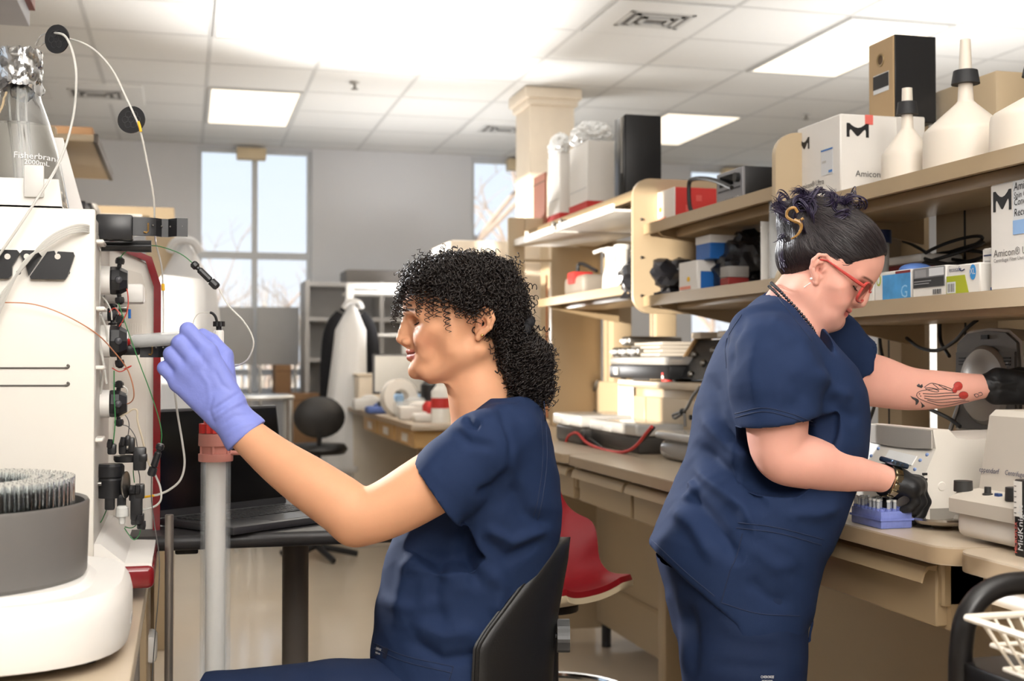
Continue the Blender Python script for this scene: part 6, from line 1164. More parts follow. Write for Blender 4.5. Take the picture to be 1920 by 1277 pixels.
# red shell chair
F3 = Frame(3.02); rc_ = thing('shell_chair', tuple(F3.world(F3(1050, 1100))[0][:2])+(0,), 'red padded shell chair on a stem behind the seated woman', 'chair')
cl = catmull([F3(1194, 1104), F3(1154, 1112), F3(1102, 1116), F3(1052, 1106), F3(1020, 1060), F3(1003, 996), F3(991, 930), F3(983, 876)], 5); m_ = len(cl); n_ = 20
def shell(off, shr):
    V = []
    for i in range(m_):
        f = i/(m_-1); hw = 0.205*math.sin(min(1, f*5+0.35)*math.pi/2)*(1-0.25*max(0, f-0.55)/0.45)*shr; T = cl[min(i+1, m_-1)]-cl[max(i-1, 0)]; T /= np.linalg.norm(T); nr = np.array((T[2], 0, -T[0]))
        wingh = 0.02+0.085*math.exp(-((f-0.52)/0.16)**2)
        for j in range(n_+1): s_ = -1+2*j/n_; e = abs(s_)**2.6; V.append(cl[i]+nr*off+np.array((0.55*wingh*e, hw*s_, wingh*e*0.9-0.010*(1-f)*e*0)))
    V = np.array(V); q_ = F3(1095, 1090); c_, s_ = math.cos(0.72), math.sin(0.72); u_ = V[:, 0]-q_[0]; w_ = V[:, 1].copy(); V[:, 0] = q_[0]-0.085+u_*c_+w_*s_; V[:, 1] = -u_*s_+w_*c_; return list(V)
g2 = lambda i, j: i*(n_+1)+j; Fq = [(g2(i, j), g2(i, j+1), g2(i+1, j+1), g2(i+1, j)) for i in range(m_-1) for j in range(n_)]
def slab(o1, o2, sh1, sh2):
    V = shell(o1, sh1)+shell(o2, sh2); N1 = m_*(n_+1); Fz = list(Fq)+[tuple(N1+q for q in f[::-1]) for f in Fq]
    for i in range(m_-1): Fz += [(g2(i, 0), g2(i+1, 0), N1+g2(i+1, 0), N1+g2(i, 0)), (g2(i, n_), N1+g2(i, n_), N1+g2(i+1, n_), g2(i+1, n_))]
    for j in range(n_): Fz += [(g2(0, j), N1+g2(0, j), N1+g2(0, j+1), g2(0, j+1)), (g2(m_-1, j), g2(m_-1, j+1), N1+g2(m_-1, j+1), N1+g2(m_-1, j))]
    return MB().add(F3.world(V), Fz)
obj('pad', slab(0.014, 0.0, 0.97, 1.0), mat('red_vinyl', (128, 18, 26), rough=0.5, var=0.05, spec=0.3), rc_, angle=60); obj('shell', slab(0.0, -0.014, 1.02, 1.0), mat('shell_beige', (196, 180, 150), rough=0.45), rc_, angle=60)
q = F3.world(F3(1030, 1134))[0]; obj('stem', MB().cyl((q[0], q[1], 0.07), (q[0], q[1], q[2]-0.0), 0.022, n=18), M_BLACK, rc_); obj('seat_plate', MB().cyl((q[0], q[1], q[2]-0.01), (q[0], q[1], q[2]+0.005), 0.07, n=18), M_BLACK, rc_)
rz = 0.40; obj('foot_ring', MB().tube([(q[0]+0.2*math.cos(u), q[1]+0.2*math.sin(u), rz) for u in np.linspace(0, 6.283, 41)], 0.009, 8, caps=False), mat('chrome', (210, 210, 210), rough=0.1, metal=1), rc_)
for k in range(4): u = k*1.571+0.4; obj('ring_spoke', MB().tube([(q[0], q[1], rz), (q[0]+0.2*math.cos(u), q[1]+0.2*math.sin(u), rz)], 0.006, 6), MATS['chrome'], rc_)
for k in range(5): u = k*1.2566; e = np.array((q[0]+0.26*math.cos(u), q[1]+0.26*math.sin(u), 0.04)); obj('base_leg', MB().tube([(q[0], q[1], 0.09), e], [0.02, 0.014], 8), M_BLACK, rc_); obj('glide', MB().cyl(e*[1, 1, 0], e, 0.018, n=12), M_BLACK, rc_)
# ================================================================== far left: cabinet, coats, stool, overhead shelving
kc = thing('tall_cabinet', (-0.1, 5.6, 0), 'tall tan cabinet with a grey upper panel behind the instrument', 'cabinet'); a, b = at(185, 385, y=5.4), at(327, 385, y=5.4)
obj('carcass', B((a[0]-0.35, 5.4, 0), (b[0], 6.0, a[2]), 0.005), M_TAN, kc); obj('grey_panel', B((a[0]-0.3, 5.392, a[2]-0.75), (b[0]-0.115, 5.402, a[2]-0.045), 0.003, 1), mat('panel_grey', (176, 178, 182), rough=0.5), kc); obj('trim_strip', B((a[0]-0.3, 5.385, a[2]-0.055), (b[0]-0.13, 5.395, a[2]-0.035)), M_WHITE, kc)
M_COAT = mat('white_cotton', (226, 226, 226), rough=0.9, var=0.02, bump=0.15, bscale=60); M_JKT = mat('black_cloth', (26, 26, 30), rough=0.9, bump=0.15, bscale=60)
def coat(name, x, y, z0, z1, w, m, lab, cat, skew=0.0, seed=0, sleeves=True):
    t = thing(name, (x, y, z0), lab, cat); r = random.Random(seed); V = []; n, k = 40, 26
    for i in range(k):
        f = i/(k-1); z = z1-(z1-z0)*f; hw = w*(0.22+0.78*min(1, (f/0.16)))*(0.62+0.38*f) if f < 1 else w
        for j in range(n):
            u = j/n*6.283; fo_ = 1+0.10*math.sin(5*u+seed)*f+0.06*math.sin(11*u+2*seed)*f; V.append((x+skew*f+hw*0.5*math.cos(u)*fo_, y+(0.05+0.09*f)*math.sin(u)*fo_, z))
    Fz = [(i*n+j, i*n+(j+1) % n, (i+1)*n+(j+1) % n, (i+1)*n+j) for i in range(k-1) for j in range(n)]+[tuple(range(n))[::-1], tuple((k-1)*n+j for j in range(n))]
    obj('body', MB().add(V, Fz), m, t, angle=180); obj('collar', MB().tube(catmull([(x-0.06, y-0.03, z1-0.03), (x-0.03, y-0.05, z1+0.01), (x+0.03, y-0.05, z1+0.01), (x+0.06, y-0.03, z1-0.03)], 5), 0.018, 8), m, t)
    if sleeves:
        for sg in (-1, 1): obj('sleeve', MB().tube(catmull([(x+sg*w*0.2, y-0.02, z1-0.06), (x+sg*w*0.42, y-0.03, z1-0.16), (x+sg*w*0.50, y-0.04, z1-0.40), (x+sg*w*0.50, y-0.04, z1-0.66)], 6), np.linspace(0.05, 0.062, 19), 10), m, t)
    return t
p = at(346, 455, y=5.2); coat('lab_coat', p[0], 5.29, 0.62, p[2], 0.36, M_COAT, 'white lab coat hanging beside the tall tan cabinet', 'coat', 0.03, 2, False)
CY_ = 8.6; q0, q1 = at(655, 560, y=CY_), at(760, 560, y=CY_)
rk = thing('coat_rack', (q0[0], CY_, 0), 'white open frame the coats hang on near the back wall', 'coat rack')
for px_ in (655, 760): x = at(px_, 600, y=CY_)[0]; obj('post', B((x-0.025, CY_-0.025, 0), (x+0.025, CY_+0.025, at(px_, 535, y=CY_)[2]), 0.004), M_WHITE, rk)
obj('top_rail', B((q0[0]-0.02, CY_-0.02, at(655, 541, y=CY_)[2]), (q1[0]+0.02, CY_+0.02, at(655, 530, y=CY_)[2]), 0.004), M_WHITE, rk)
for z in (545, 625): obj('shelf', B((q0[0], CY_, at(700, z, y=CY_)[2]-0.02), (q1[0], CY_+0.4, at(700, z, y=CY_)[2])), M_WHITE, rk)
obj('hook', MB().cyl((q0[0], CY_-0.42, at(657, 575, y=CY_-0.3)[2]-0.02), (q0[0], CY_, at(657, 575, y=CY_-0.3)[2]-0.02), 0.01, n=10), M_STEEL, rk)
p = at(657, 575, y=CY_-0.13); coat('jacket', p[0], CY_-0.12, at(650, 765, y=CY_)[2], p[2], 0.30, M_JKT, 'black jacket hanging behind the white coat on the rack', 'coat', 0, 5)
p = at(663, 575, y=CY_-0.40); coat('lab_coat', p[0]-0.01, CY_-0.40, at(650, 880, y=CY_-.3)[2], p[2]+0.02, 0.30, M_COAT, 'white lab coat hanging over the black jacket on the rack', 'coat', -0.06, 7, False)
bx = at(700, 520, y=9.2); tag(obj('storage_box', B((bx[0]-0.2, 9.2, at(700, 530, y=9.2)[2]), (bx[0]+0.45, 9.6, at(700, 506, y=9.2)[2]), 0.006), mat('box_grey', (128, 124, 122), rough=0.7)), 'flat grey box lying on top of the bookcase by the coat rack', 'box')
bk = thing('bookcase', (bx[0], 9.2, 0), 'grey bookcase against the back wall behind the coats', 'bookcase'); obj('back', B((bx[0]-0.5, 9.62, 0), (bx[0]+0.6, 9.65, 1.80)), mat('bookcase_grey', (190, 188, 186), rough=0.6), bk)
for x in (-0.5, 0.05, 0.57): obj('side', B((bx[0]+x, 9.2, 0), (bx[0]+x+0.03, 9.62, 1.80)), MATS['bookcase_grey'], bk)
for z in (0.3, 0.75, 1.2, 1.5, at(700, 530, y=9.2)[2]-0.03): obj('shelf', B((bx[0]-0.495, 9.21, z), (bx[0]+0.595, 9.615, z+0.03)), MATS['bookcase_grey'], bk)
tag(obj('red_binder', B((bx[0]+0.30, 9.22, at(700, 506, y=9.2)[2]), (bx[0]+0.45, 9.5, at(700, 501, y=9.2)[2])), M_RED), 'small red folder on the flat grey box', 'folder')
S8 = at(594, 845, d=7.6); stl = thing('lab_stool', (S8[0], S8[1], 0), 'black swivel stool with a rounded backrest by the coats', 'chair'); zs = S8[2]+0.04
obj('seat', MB().lathe([(0, zs-0.06), (0.17, zs-0.06), (0.19, zs-0.03), (0.17, zs), (0, zs+0.01)], (S8[0], S8[1], 0), (0, 0, 1), 28), M_VIN, stl, angle=60); obj('backrest', MB().sphere((S8[0]-0.0, S8[1]-0.14, zs+0.17), 0.15, 18, (1.05, 0.22, 0.85)), M_VIN, stl); obj('back_bar', MB().tube([(S8[0], S8[1]-0.16, zs+0.1), (S8[0], S8[1]-0.12, zs-0.06), (S8[0], S8[1], zs-0.07)], 0.015, 8), M_BLACK, stl); obj('stem', MB().cyl((S8[0], S8[1], 0.06), (S8[0], S8[1], zs-0.05), 0.025), M_BLACK, stl)
for k in range(5): u = k*1.2566; obj('base_leg', MB().tube([(S8[0], S8[1], 0.08), (S8[0]+0.25*math.cos(u), S8[1]+0.25*math.sin(u), 0.02)], [0.02, 0.018], 8), M_BLACK, stl)
M_BRN = mat('cardboard_brown', (146, 112, 80), rough=0.8, var=0.1)
for px0, px1, py0, py1, y, lab in ((545, 603, 738, 860, 8.9, 'dark brown cardboard box on the floor behind the black stool'), (517, 546, 684, 738, 9.3, 'brown cardboard box standing by the tall window')):
    a, b = at(px0, py1, y=y), at(px1, py0, y=y); zb = 0 if py1 > 800 else a[2]; tt = thing('cardboard_box', ((a[0]+b[0])/2, y, zb), lab, 'box'); obj('carton', B((a[0], y, zb), (b[0], y+0.4, b[2]), 0.004), M_BRN, tt); obj('flap_seam', B((a[0], y-0.001, b[2]-0.05), (b[0], y+0.0005, b[2]-0.044)), mat('seam_brown', (104, 78, 54), rough=0.8), tt)
gp = mat('partition_grey', (182, 182, 182), rough=0.7)
for px0, px1, lab in ((402, 476, 'left one of two plain grey boards in front of the tall window'), (481, 561, 'right one of two plain grey boards in front of the tall window')):
    a, b = at(px0, 684, y=9.75), at(px1, 576, y=9.75); tt = thing('grey_board', ((a[0]+b[0])/2, 9.75, 0), lab, 'board'); obj('board', B((a[0], 9.75, a[2]), (b[0], 9.78, b[2]), 0.004), gp, tt)
    for x in (a[0]+0.03, b[0]-0.03): obj('leg', B((x-0.01, 9.755, 0), (x+0.01, 9.775, a[2])), M_STEEL, tt)
a, b = at(440, 742, y=8.0), at(552, 742, y=8.0); ct = thing('steel_trolley', ((a[0]+b[0])/2, 8.2, 0), 'stainless steel trolley in front of the tall window', 'trolley'); M_SS = mat('bright_steel', (214, 214, 212), rough=0.3, metal=0.9)
for z in (a[2], 0.35): obj('tray', B((a[0], 8.0, z-0.03), (b[0], 8.5, z), 0.006), M_SS, ct)
for x in (a[0]+0.02, b[0]-0.02):
    for y in (8.03, 8.47): obj('leg', MB().cyl((x, y, 0), (x, y, a[2]-0.02), 0.014, n=12), M_SS, ct)
# overhead shelving on the left
M_SHD = mat('shelf_edge_dark', (86, 78, 70), rough=0.5)
os_ = thing('overhead_shelf', (-0.6, 5.3, 1.5), 'tan overhead shelving with dark shelf edges behind the flask', 'shelf')
for z, x1 in ((1.98, -0.30), (1.66, -0.26)): obj('board', B((-0.85, 4.45, z-0.025), (x1, 5.36, z), 0.004), M_TAN, os_); obj('dark_edge', B((x1-0.004, 4.45, z-0.03), (x1+0.012, 5.36, z+0.004), 0.003), M_SHD, os_)
obj('end_plate', B((-0.85, 4.42, 1.45), (-0.42, 4.45, 2.0), 0.01), M_TAN, os_); obj('post', B((-0.88, 5.25, 0.8), (-0.82, 5.34, 2.5)), M_TAN, os_)
for i, (y, z, h, w, m, lab) in enumerate(((4.55, 1.66, 0.10, 0.28, M_BLACK, 'black case on the lower overhead shelf behind the flask'), (4.86, 1.66, 0.13, 0.24, M_BLACK, 'black case farther back on the lower overhead shelf'), (5.12, 1.66, 0.16, 0.22, M_PAPER, 'white bag of supplies at the far end of the lower overhead shelf'), (4.9, 1.98, 0.10, 0.4, M_BRN, 'brown box on top of the overhead shelf behind the flask'))):
    tt = thing('storage_case', (-0.5, y, z), lab, 'box'); obj('shell', B((-0.62, y, z), (-0.34, y+w, z+h), 0.012), m, tt); obj('lid', B((-0.625, y-.004, z+h-0.03), (-0.335, y+w+.004, z+h+0.006), 0.006), m, tt)
ob = thing('wall_cupboard', (-0.8, 2.8, 2.12), 'grey overhead cupboard cut by the top left corner', 'cupboard'); obj('carcass', B((-1.2, 1.9, 2.12), (-0.412, 3.6, 2.75), 0.004), mat('cupboard_grey', (168, 170, 176), rough=0.5), ob); obj('red_edge', B((-0.412, 3.0, 2.16), (-0.396, 3.58, 2.75)), mat('red_brown', (120, 50, 44), rough=0.5), ob)
# ================================================================== things on the island and its shelves
def corner(px_e, x0): return at(px_e, 600, x=x0)[1]
def bounds(px_l, px_e, px_r, py_top, z0, x0):
    y0 = corner(px_e, x0); y1 = corner(px_l, x0); x1 = at(px_r, 600, y=y0)[0]; return np.array((x0, y0, z0)), np.array((x1, y1, at(px_e, py_top, x=x0)[2]))
EX, EY, EZ = np.array((1.0, 0, 0)), np.array((0, 1.0, 0)), np.array((0, 0, 1.0))
LOGO = [(0, 0), (0, 1), (.13, 1), (.22, .86), (.36, .72), (.5, .67), (.64, .72), (.78, .86), (.87, 1), (1, 1), (1, 0), (.87, 0), (.87, .42), (.84, .55), (.78, .52), (.56, .12), (.5, .07), (.44, .12), (.22, .52), (.16, .55), (.13, .42), (.13, 0)]
def print_at(name, poly, o, e1, e2, w, h, m, par, dep=0.0006): return obj(name, MB().prism([(x*w, y*h) for x, y in poly], o, e1, e2, np.cross(e1, e2), dep), m, par, smooth=False)
def carton(name, a, b, lab, m=M_PAPER, cat='box', seam=True):
    t = thing(name, (a[0], a[1], a[2]), lab, cat); obj('carton', B(a, b, 0.003, 1), m, t)
    if seam: obj('flap_seam', B((a[0]+0.002, (a[1]+b[1])/2-0.001, b[2]-0.0005), (b[0]-0.002, (a[1]+b[1])/2+0.001, b[2]+0.0006)), mat('seam_grey', (150, 146, 140), rough=0.8), t)
    return t
faceX = lambda a, b, u, v: np.array((a[0]-0.0005, b[1]-(b[1]-a[1])*u, a[2]+(b[2]-a[2])*v))   # on the aisle face, u from far to near
faceY = lambda a, b, u, v: np.array((a[0]+(b[0]-a[0])*u, a[1]-0.0005, a[2]+(b[2]-a[2])*v))
# ---- right bay, upper shelf
a, b = bounds(1496, 1577, 1692, 212, 1.612, 1.545); t = carton('white_carton', a, b, 'large white carton with black angular logos on the upper right shelf'); w, h = b[1]-a[1], b[2]-a[2]
print_at('logo', LOGO, faceX(a, b, 0.06, 0.70), -EY, EZ, w*0.24, h*0.15, M_INK, t); print_at('logo', LOGO, faceY(a, b, 0.10, 0.72), EX, EZ, (b[0]-a[0])*0.36, h*0.17, M_INK, t)
obj('lettering', text_mb('Amicon® Ultra', 0.020, faceX(a, b, 0.07, 0.20), -EY, EZ), M_INK, t, smooth=False); obj('lettering', text_mb('Centrifugal Filter Units', 0.010, faceX(a, b, 0.07, 0.15), -EY, EZ), M_INK, t, smooth=False); obj('lettering', text_mb('Amicon®', 0.022, faceY(a, b, 0.24, 0.24), EX, EZ), M_INK, t, smooth=False)
lbl = print_at('label', [(0, 0), (1, 0), (1, 1), (0, 1)], faceX(a, b, 0.58, 0.30), -EY, EZ, w*0.26, h*0.32, mat('label_white', (214, 216, 218), rough=0.6), t); print_at('label_stripe', [(0, 0), (1, 0), (1, 1), (0, 1)], faceX(a, b, 0.58, 0.60)-EX*0.0008, -EY, EZ, w*0.26, h*0.02, mat('print_blue', (60, 120, 190), rough=0.6), lbl); print_at('label_mark', [(0, 0), (1, 0), (1, 1), (0, 1)], faceX(a, b, 0.60, 0.45)-EX*0.0008, -EY, EZ, w*0.1, h*0.03, MATS['grey_print'], lbl); print_at('label_mark', [(0, 0), (1, 0), (1, 1), (0, 1)], faceX(a, b, 0.75, 0.32)-EX*0.0008, -EY, EZ, w*0.08, h*0.03, MATS['print_blue'], lbl)
print_at('shipping_mark', [(0, 0), (1, 0), (1, 1), (0, 1)], faceX(a, b, 0.68, 0.06), -EY, EZ, w*0.24, h*0.04, MATS['grey_print'], t); print_at('red_tape', [(0, 0), (1, 0), (1, 1), (0, 1)], faceY(a, b, 0.40, 0.88), EX, EZ, 0.022, h*0.12, mat('tape_red', (226, 110, 100), rough=0.6), t)
y0 = corner(1692, 1.70); a2, b2 = np.array((1.70, y0, 1.612)), np.array((at(1737, 600, y=y0)[0], corner(1622, 1.70), at(1692, 216, x=1.70)[2])); t = carton('white_carton', a2, b2, 'plain white carton half hidden behind the small funnel')
yb = corner(1690, 1.70); aa = np.array((1.70, at(1678, 300, x=1.70)[1], b2[2]))
y0 = corner(1678, 1.72); y1 = corner(1630, 1.72); x1 = at(1758, 600, y=y0)[0]; zt = at(1678, 62, x=1.72)[2]
a3, b3 = np.array((1.72, y0, b2[2])), np.array((x1, y1, zt)); t = thing('box_file', (a3[0], a3[1], a3[2]), 'tall black box file with a tan spine, finger hole and label above the small funnel', 'box file'); obj('case', B(a3+(0.004, 0, 0), b3, 0.002, 1), M_BLACK, t); obj('spine', B(a3+(0, 0.003, 0.003), (a3[0]+0.005, b3[1]-0.003, b3[2]-0.003), 0.001, 1), mat('kraft_tan', (176, 148, 110), rough=0.6), t)
hz = a3[2]+(b3[2]-a3[2])*0.76; obj('finger_ring', MB().lathe([(0.012, -0.001), (0.017, -0.001), (0.016, 0.002), (0.012, 0.001), (0.012, -0.001)], (a3[0]-0.0005, (a3[1]+b3[1])/2, hz), (-1, 0, 0), 22), mat('brass_ring', (150, 128, 92), rough=0.4, metal=.6), t); obj('finger_hole', MB().cyl((a3[0]+0.001, (a3[1]+b3[1])/2, hz), (a3[0]-0.0006, (a3[1]+b3[1])/2, hz), 0.0125, n=20), mat('hole_brown', (84, 66, 46), rough=0.9), t)
lb_ = print_at('label', [(0, 0), (1, 0), (1, 1), (0, 1)], faceX(a3, b3, 0.22, 0.38), -EY, EZ, (b3[1]-a3[1])*0.6, (b3[2]-a3[2])*0.22, MATS['label_white'], t); print_at('label_print', [(0, 0), (1, 0), (1, 1), (0, 1)], faceX(a3, b3, 0.22, 0.43)-EX*.0008, -EY, EZ, (b3[1]-a3[1])*0.6, (b3[2]-a3[2])*0.16, M_INK, lb_)
M_POLY = mat('white_polypropylene', (226, 216, 202), rough=0.42, var=0.02, sss=0.05)
def funnel(px, x, r_px, py_base, py_sh, py_neck, py_tip, py_s0, py_s1, stem0, stem1, lab, tip_cut=False):
    y = corner(px, x); c = np.array((x, y, 0)); d = pj_d(c); k = d/F; Z = lambda q: at(px, q, d=d)[2]; R_ = r_px*k; z0 = 1.6125; t = thing('buchner_funnel', (x, y, z0), lab, 'funnel', 'white plastic funnels standing upside down')
    zs_, zn, zt = Z(py_sh), Z(py_neck), Z(py_tip); s0, s1 = stem0*k, stem1*k
    obj('cone', MB().lathe([(R_*1.0, z0), (R_*1.005, z0+0.004), (R_*0.985, zs_-0.008), (R_*0.965, zs_), (R_*0.9, zs_+0.006), (s0*1.35, zn-0.006), (s0*1.05, zn), (s0, zn+0.01), (s1*1.05, zt-(0.02 if tip_cut else 0)), (s1, zt), (0, zt)], c, (0, 0, 1), 48), M_POLY, t, angle=50)
    a_, b_ = Z(py_s1), Z(py_s0); obj('rubber_stopper', MB().lathe([(s1, a_), (26*k*r_px/78*(1.0 if r_px > 60 else 1.25), a_), (22*k*r_px/78*(1.0 if r_px > 60 else 1.25), b_), (s1, b_)], c, (0, 0, 1), 32), mat('stopper_black', (40, 40, 42), rough=0.6), t, angle=30)
pj_d = lambda c: float((np.array((c[0], c[1], H))-np.array((0, 0, H)))@FWD)
funnel(1703, 1.60, 48, 345, 288, 240, 164, 190, 214, 11, 9, 'small white funnel upside down with a black stopper, beside the white carton'); funnel(1793+20, 1.64, 78, 322, 245, 188, 72, 131, 156, 14, 9, 'largest white funnel upside down with a black stopper and long stem'); funnel(1950, 1.62, 88, 280, 215, 170, 60, 120, 140, 14, 9, 'white funnel cut off by the right edge of the photo')
# ---- right bay, lower shelf
ZL = 1.3455
def lbox(name, pl, pr, py, lab, m, x0=1.535, dep=0.16, z0=ZL, **kw):
    y0, y1 = corner(pr, x0), corner(pl, x0); zt = at((pl+pr)/2, py, x=x0)[2]; a, b = np.array((x0, y0, z0)), np.array((x0+dep, y1, zt)); return carton(name, a, b, lab, m, **kw), a, b
SQ = [(0, 0), (1, 0), (1, 1), (0, 1)]
def rect(par, a, b, u, v, w, h, m, name='print', lift=0.0): return print_at(name, SQ, faceX(a, b, u, v)-EX*lift, -EY, EZ, (b[1]-a[1])*w, (b[2]-a[2])*h, m, par)
t, a, b = lbox('glove_box', 1604, 1638, 515, 'white glove box with a blue end just behind the standing woman\'s glasses', M_PAPER, dep=0.2); rect(t, a, b, 0.0, 0.0, 0.6, 0.5, M_BLUE)
t, a, b = lbox('glove_box', 1640, 1708, 508, 'sky-blue and white glove box with a cloud print on the right shelf', M_PAPER, dep=0.2); rect(t, a, b, 0.24, 0.02, 0.76, 0.86, mat('sky_print', (72, 150, 208), rough=0.45, var=0.35, vscale=28)); rect(t, a, b, 0.60, 0.88, 0.40, 0.09, mat('dark_red_print', (130, 40, 44), rough=0.5)); print_at('ring_mark', [(math.cos(u), math.sin(u)) for u in np.linspace(0, 6.28, 24)[:-1]], faceX(a, b, 0.13, 0.74), -EY, EZ, 0.009, 0.014, mat('olive_print', (178, 184, 60), rough=0.5), t); print_at('ring_centre', [(math.cos(u), math.sin(u)) for u in np.linspace(0, 6.28, 24)[:-1]], faceX(a, b, 0.13, 0.74)-EX*.0006, -EY, EZ, 0.005, 0.010, MATS['label_white'], t); obj('lettering', text_mb('G', 0.040, faceX(a, b, 0.74, 0.06)-EX*.0006, -EY, EZ), mat('print_pale_blue', (150, 200, 235), rough=0.5), t, smooth=False)
gl = MB().sphere((a[0]+0.06, (a[1]+b[1])/2, b[2]+0.004), 0.03, 14, (1.3, 1.1, 0.5)); obj('protruding_glove', gl, mat('glove_periwinkle', (92, 128, 196), rough=0.5, bump=0.3, bscale=120), t)
t, a, b = lbox('glove_box', 1711, 1775, 500, 'grey and white glove box with a dark photo panel and barcode', M_PAPER, dep=0.2); rect(t, a, b, 0.04, 0.32, 0.92, 0.66, mat('grey_panel_print', (126, 126, 128), rough=0.5)); rect(t, a, b, 0.06, 0.34, 0.88, 0.30, mat('charcoal_print', (48, 48, 50), rough=0.5), lift=.0006); rect(t, a, b, 0.10, 0.66, 0.32, 0.26, mat('mid_grey_print', (150, 150, 152), rough=0.5), lift=.0006); rect(t, a, b, 0.52, 0.68, 0.42, 0.26, MATS['label_white'], lift=.0006); rect(t, a, b, 0.08, 0.44, 0.44, 0.03, MATS['mid_grey_print'], lift=.0012); rect(t, a, b, 0.08, 0.52, 0.5, 0.03, MATS['mid_grey_print'], lift=.0012)
def barcode(par, a, b, u, v, w, h):
    for i in range(9): rect(par, a, b, u+w*i/9, v, w/9*(0.35+0.35*((i*7) % 3)/2), h, M_INK if i % 2 else MATS['mid_grey_print'], 'barcode_bar', lift=.0008)
barcode(t, a, b, 0.62, 0.08, 0.26, 0.16)
t, a, b = lbox('glove_box', 1776, 1838, 495, 'white glove box with a lime green panel and a blue XL roundel', M_PAPER, dep=0.2); print_at('print', [(0, 0), (1, 0), (0.82, 1), (0, 1)], faceX(a, b, 0.0, 0.0), -EY, EZ, (b[1]-a[1])*0.68, (b[2]-a[2])*0.64, mat('lime_print', (170, 178, 22), rough=0.5), t); rect(t, a, b, 0.02, 0.06, 0.26, 0.38, MATS['label_white'], lift=.0006); barcode(t, a, b, 0.04, 0.10, 0.22, 0.28)
print_at('roundel', [(math.cos(u), math.sin(u)) for u in np.linspace(0, 6.28, 24)[:-1]], faceX(a, b, 0.80, 0.70), -EY, EZ, 0.010, 0.0155, mat('cyan_print', (44, 140, 208), rough=0.5), t); obj('lettering', text_mb('XL', 0.018, faceX(a, b, 0.72, 0.63)-EX*.0006, -EY*0.8, EZ), MATS['label_white'], t, smooth=False); obj('lettering', text_mb('ecosafe', 0.014, faceX(a, b, 0.08, 0.78), -EY, EZ), mat('navy_print', (44, 56, 96), rough=0.5), t, smooth=False); obj('swoosh', MB().tube([faceX(a, b, u, v)-EX*.0004 for u, v in ((0.40, 0.86), (0.42, 0.80), (0.48, 0.78), (0.55, 0.82))], 0.0012, 5), MATS['navy_print'], t)
t, a, b = lbox('small_carton', 1842, 1862, 465, 'narrow white carton with a blue foot beside the big logo carton', M_PAPER, x0=1.56, dep=0.15); rect(t, a, b, 0.1, 0.0, 0.85, 0.12, mat('print_deep_blue', (24, 78, 150), rough=0.5)); rect(t, a, b, 0.2, 0.82, 0.7, 0.03, MATS['navy_print']); [rect(t, a, b, 0.3, 0.70-0.07*i, 0.5, 0.02, MATS['grey_print']) for i in range(5)]; rect(t, a, b, 0.1, 0.35, 0.3, 0.12, M_INK)
y0 = corner(1972, 1.535); y1 = corner(1858, 1.535); a, b = np.array((1.535, y0, ZL+0.001)), np.array((1.80, y1, 1.555)); t = carton('white_carton', a, b, 'big white carton with a black angular logo under the upper shelf at the right edge'); w, h = b[1]-a[1], b[2]-a[2]
print_at('logo', LOGO, faceX(a, b, 0.06, 0.74), -EY, EZ, w*0.31, h*0.19, M_INK, t); obj('lettering', text_mb('Amicon® Ultra', 0.0205, faceX(a, b, 0.06, 0.315), -EY, EZ), mat('print_grey_brown', (96, 90, 86), rough=0.6), t, smooth=False); obj('lettering', text_mb('Centrifugal Filter Units', 0.0102, faceX(a, b, 0.06, 0.265), -EY, EZ), MATS['print_grey_brown'], t, smooth=False)
nl = rect(t, a, b, 0.40, 0.55, 0.56, 0.44, MATS['label_white'], 'note'); rect(nl if False else t, a, b, 0.40, 0.50, 0.5, 0.13, mat('sticky_blue', (142, 178, 222), rough=0.6), 'blue_sticker', lift=.0006)
for s_, sz, v in (('Amicon', 0.023, 0.90), ('Spin Columns', 0.017, 0.83), ('Concentrate', 0.019, 0.765), ('Recover', 0.021, 0.665)): obj('handwriting', text_mb(s_, sz, faceX(a, b, 0.42, v)-EX*.0012, -EY*0.82+EZ*0.03, EZ+EY*-0.08), M_INK, t, smooth=False)
rx = thing('red_box', (1.72, 2.42, ZL), 'dark red box with a pale lid behind the sky-blue glove box', 'box'); y0, y1 = corner(1722, 1.74), corner(1640, 1.74); zt = at(1690, 497, x=1.74)[2]; obj('carton', B((1.74, y0, ZL), (1.84, y1, zt), 0.004), mat('dark_red_card', (112, 26, 30), rough=0.5), rx); y0, y1 = corner(1727, 1.73), corner(1636, 1.73); obj('lid', B((1.73, y0, zt), (1.85, y1, zt+0.022), 0.008), M_WHITE, rx)
jx = thing('storage_jar', (1.66, 2.62, ZL), 'clear jar with a dark blue lid behind the standing woman\'s forehead', 'jar'); c = np.array((1.66, corner(1648, 1.66), 0)); zt = at(1650, 432, x=1.66)[2]; obj('jar', MB().lathe([(0, ZL), (0.022, ZL), (0.026, zt-0.03), (0, zt-0.03)], c, (0, 0, 1), 24), mat('hazy_plastic', (196, 196, 192), rough=0.25, trans=0.4), jx); obj('lid', MB().lathe([(0.0, zt-0.032), (0.031, zt-0.032), (0.031, zt), (0, zt)], c, (0, 0, 1), 24), mat('lid_navy', (26, 40, 78), rough=0.45), jx)
bb = thing('black_bin', (1.74, 2.8, ZL), 'black tapered bin behind the standing woman\'s hair', 'bin'); c = np.array((1.74, corner(1618, 1.74), ZL)); q = MB(); zt = at(1618, 402, x=1.74)[2]; q.lathe([(0, ZL), (0.034, ZL), (0.046, zt), (0.042, zt), (0.032, ZL+0.004), (0, ZL+0.004)], c*[1, 1, 0], (0, 0, 1), 4); obj('bin', q, M_BLACK, bb, smooth=False); obj('rim', MB().lathe([(0.046, zt-0.006), (0.048, zt-0.006), (0.048, zt), (0.044, zt), (0.046, zt-0.006)], c*[1, 1, 0], (0, 0, 1), 4), M_BLACK, bb, smooth=False)
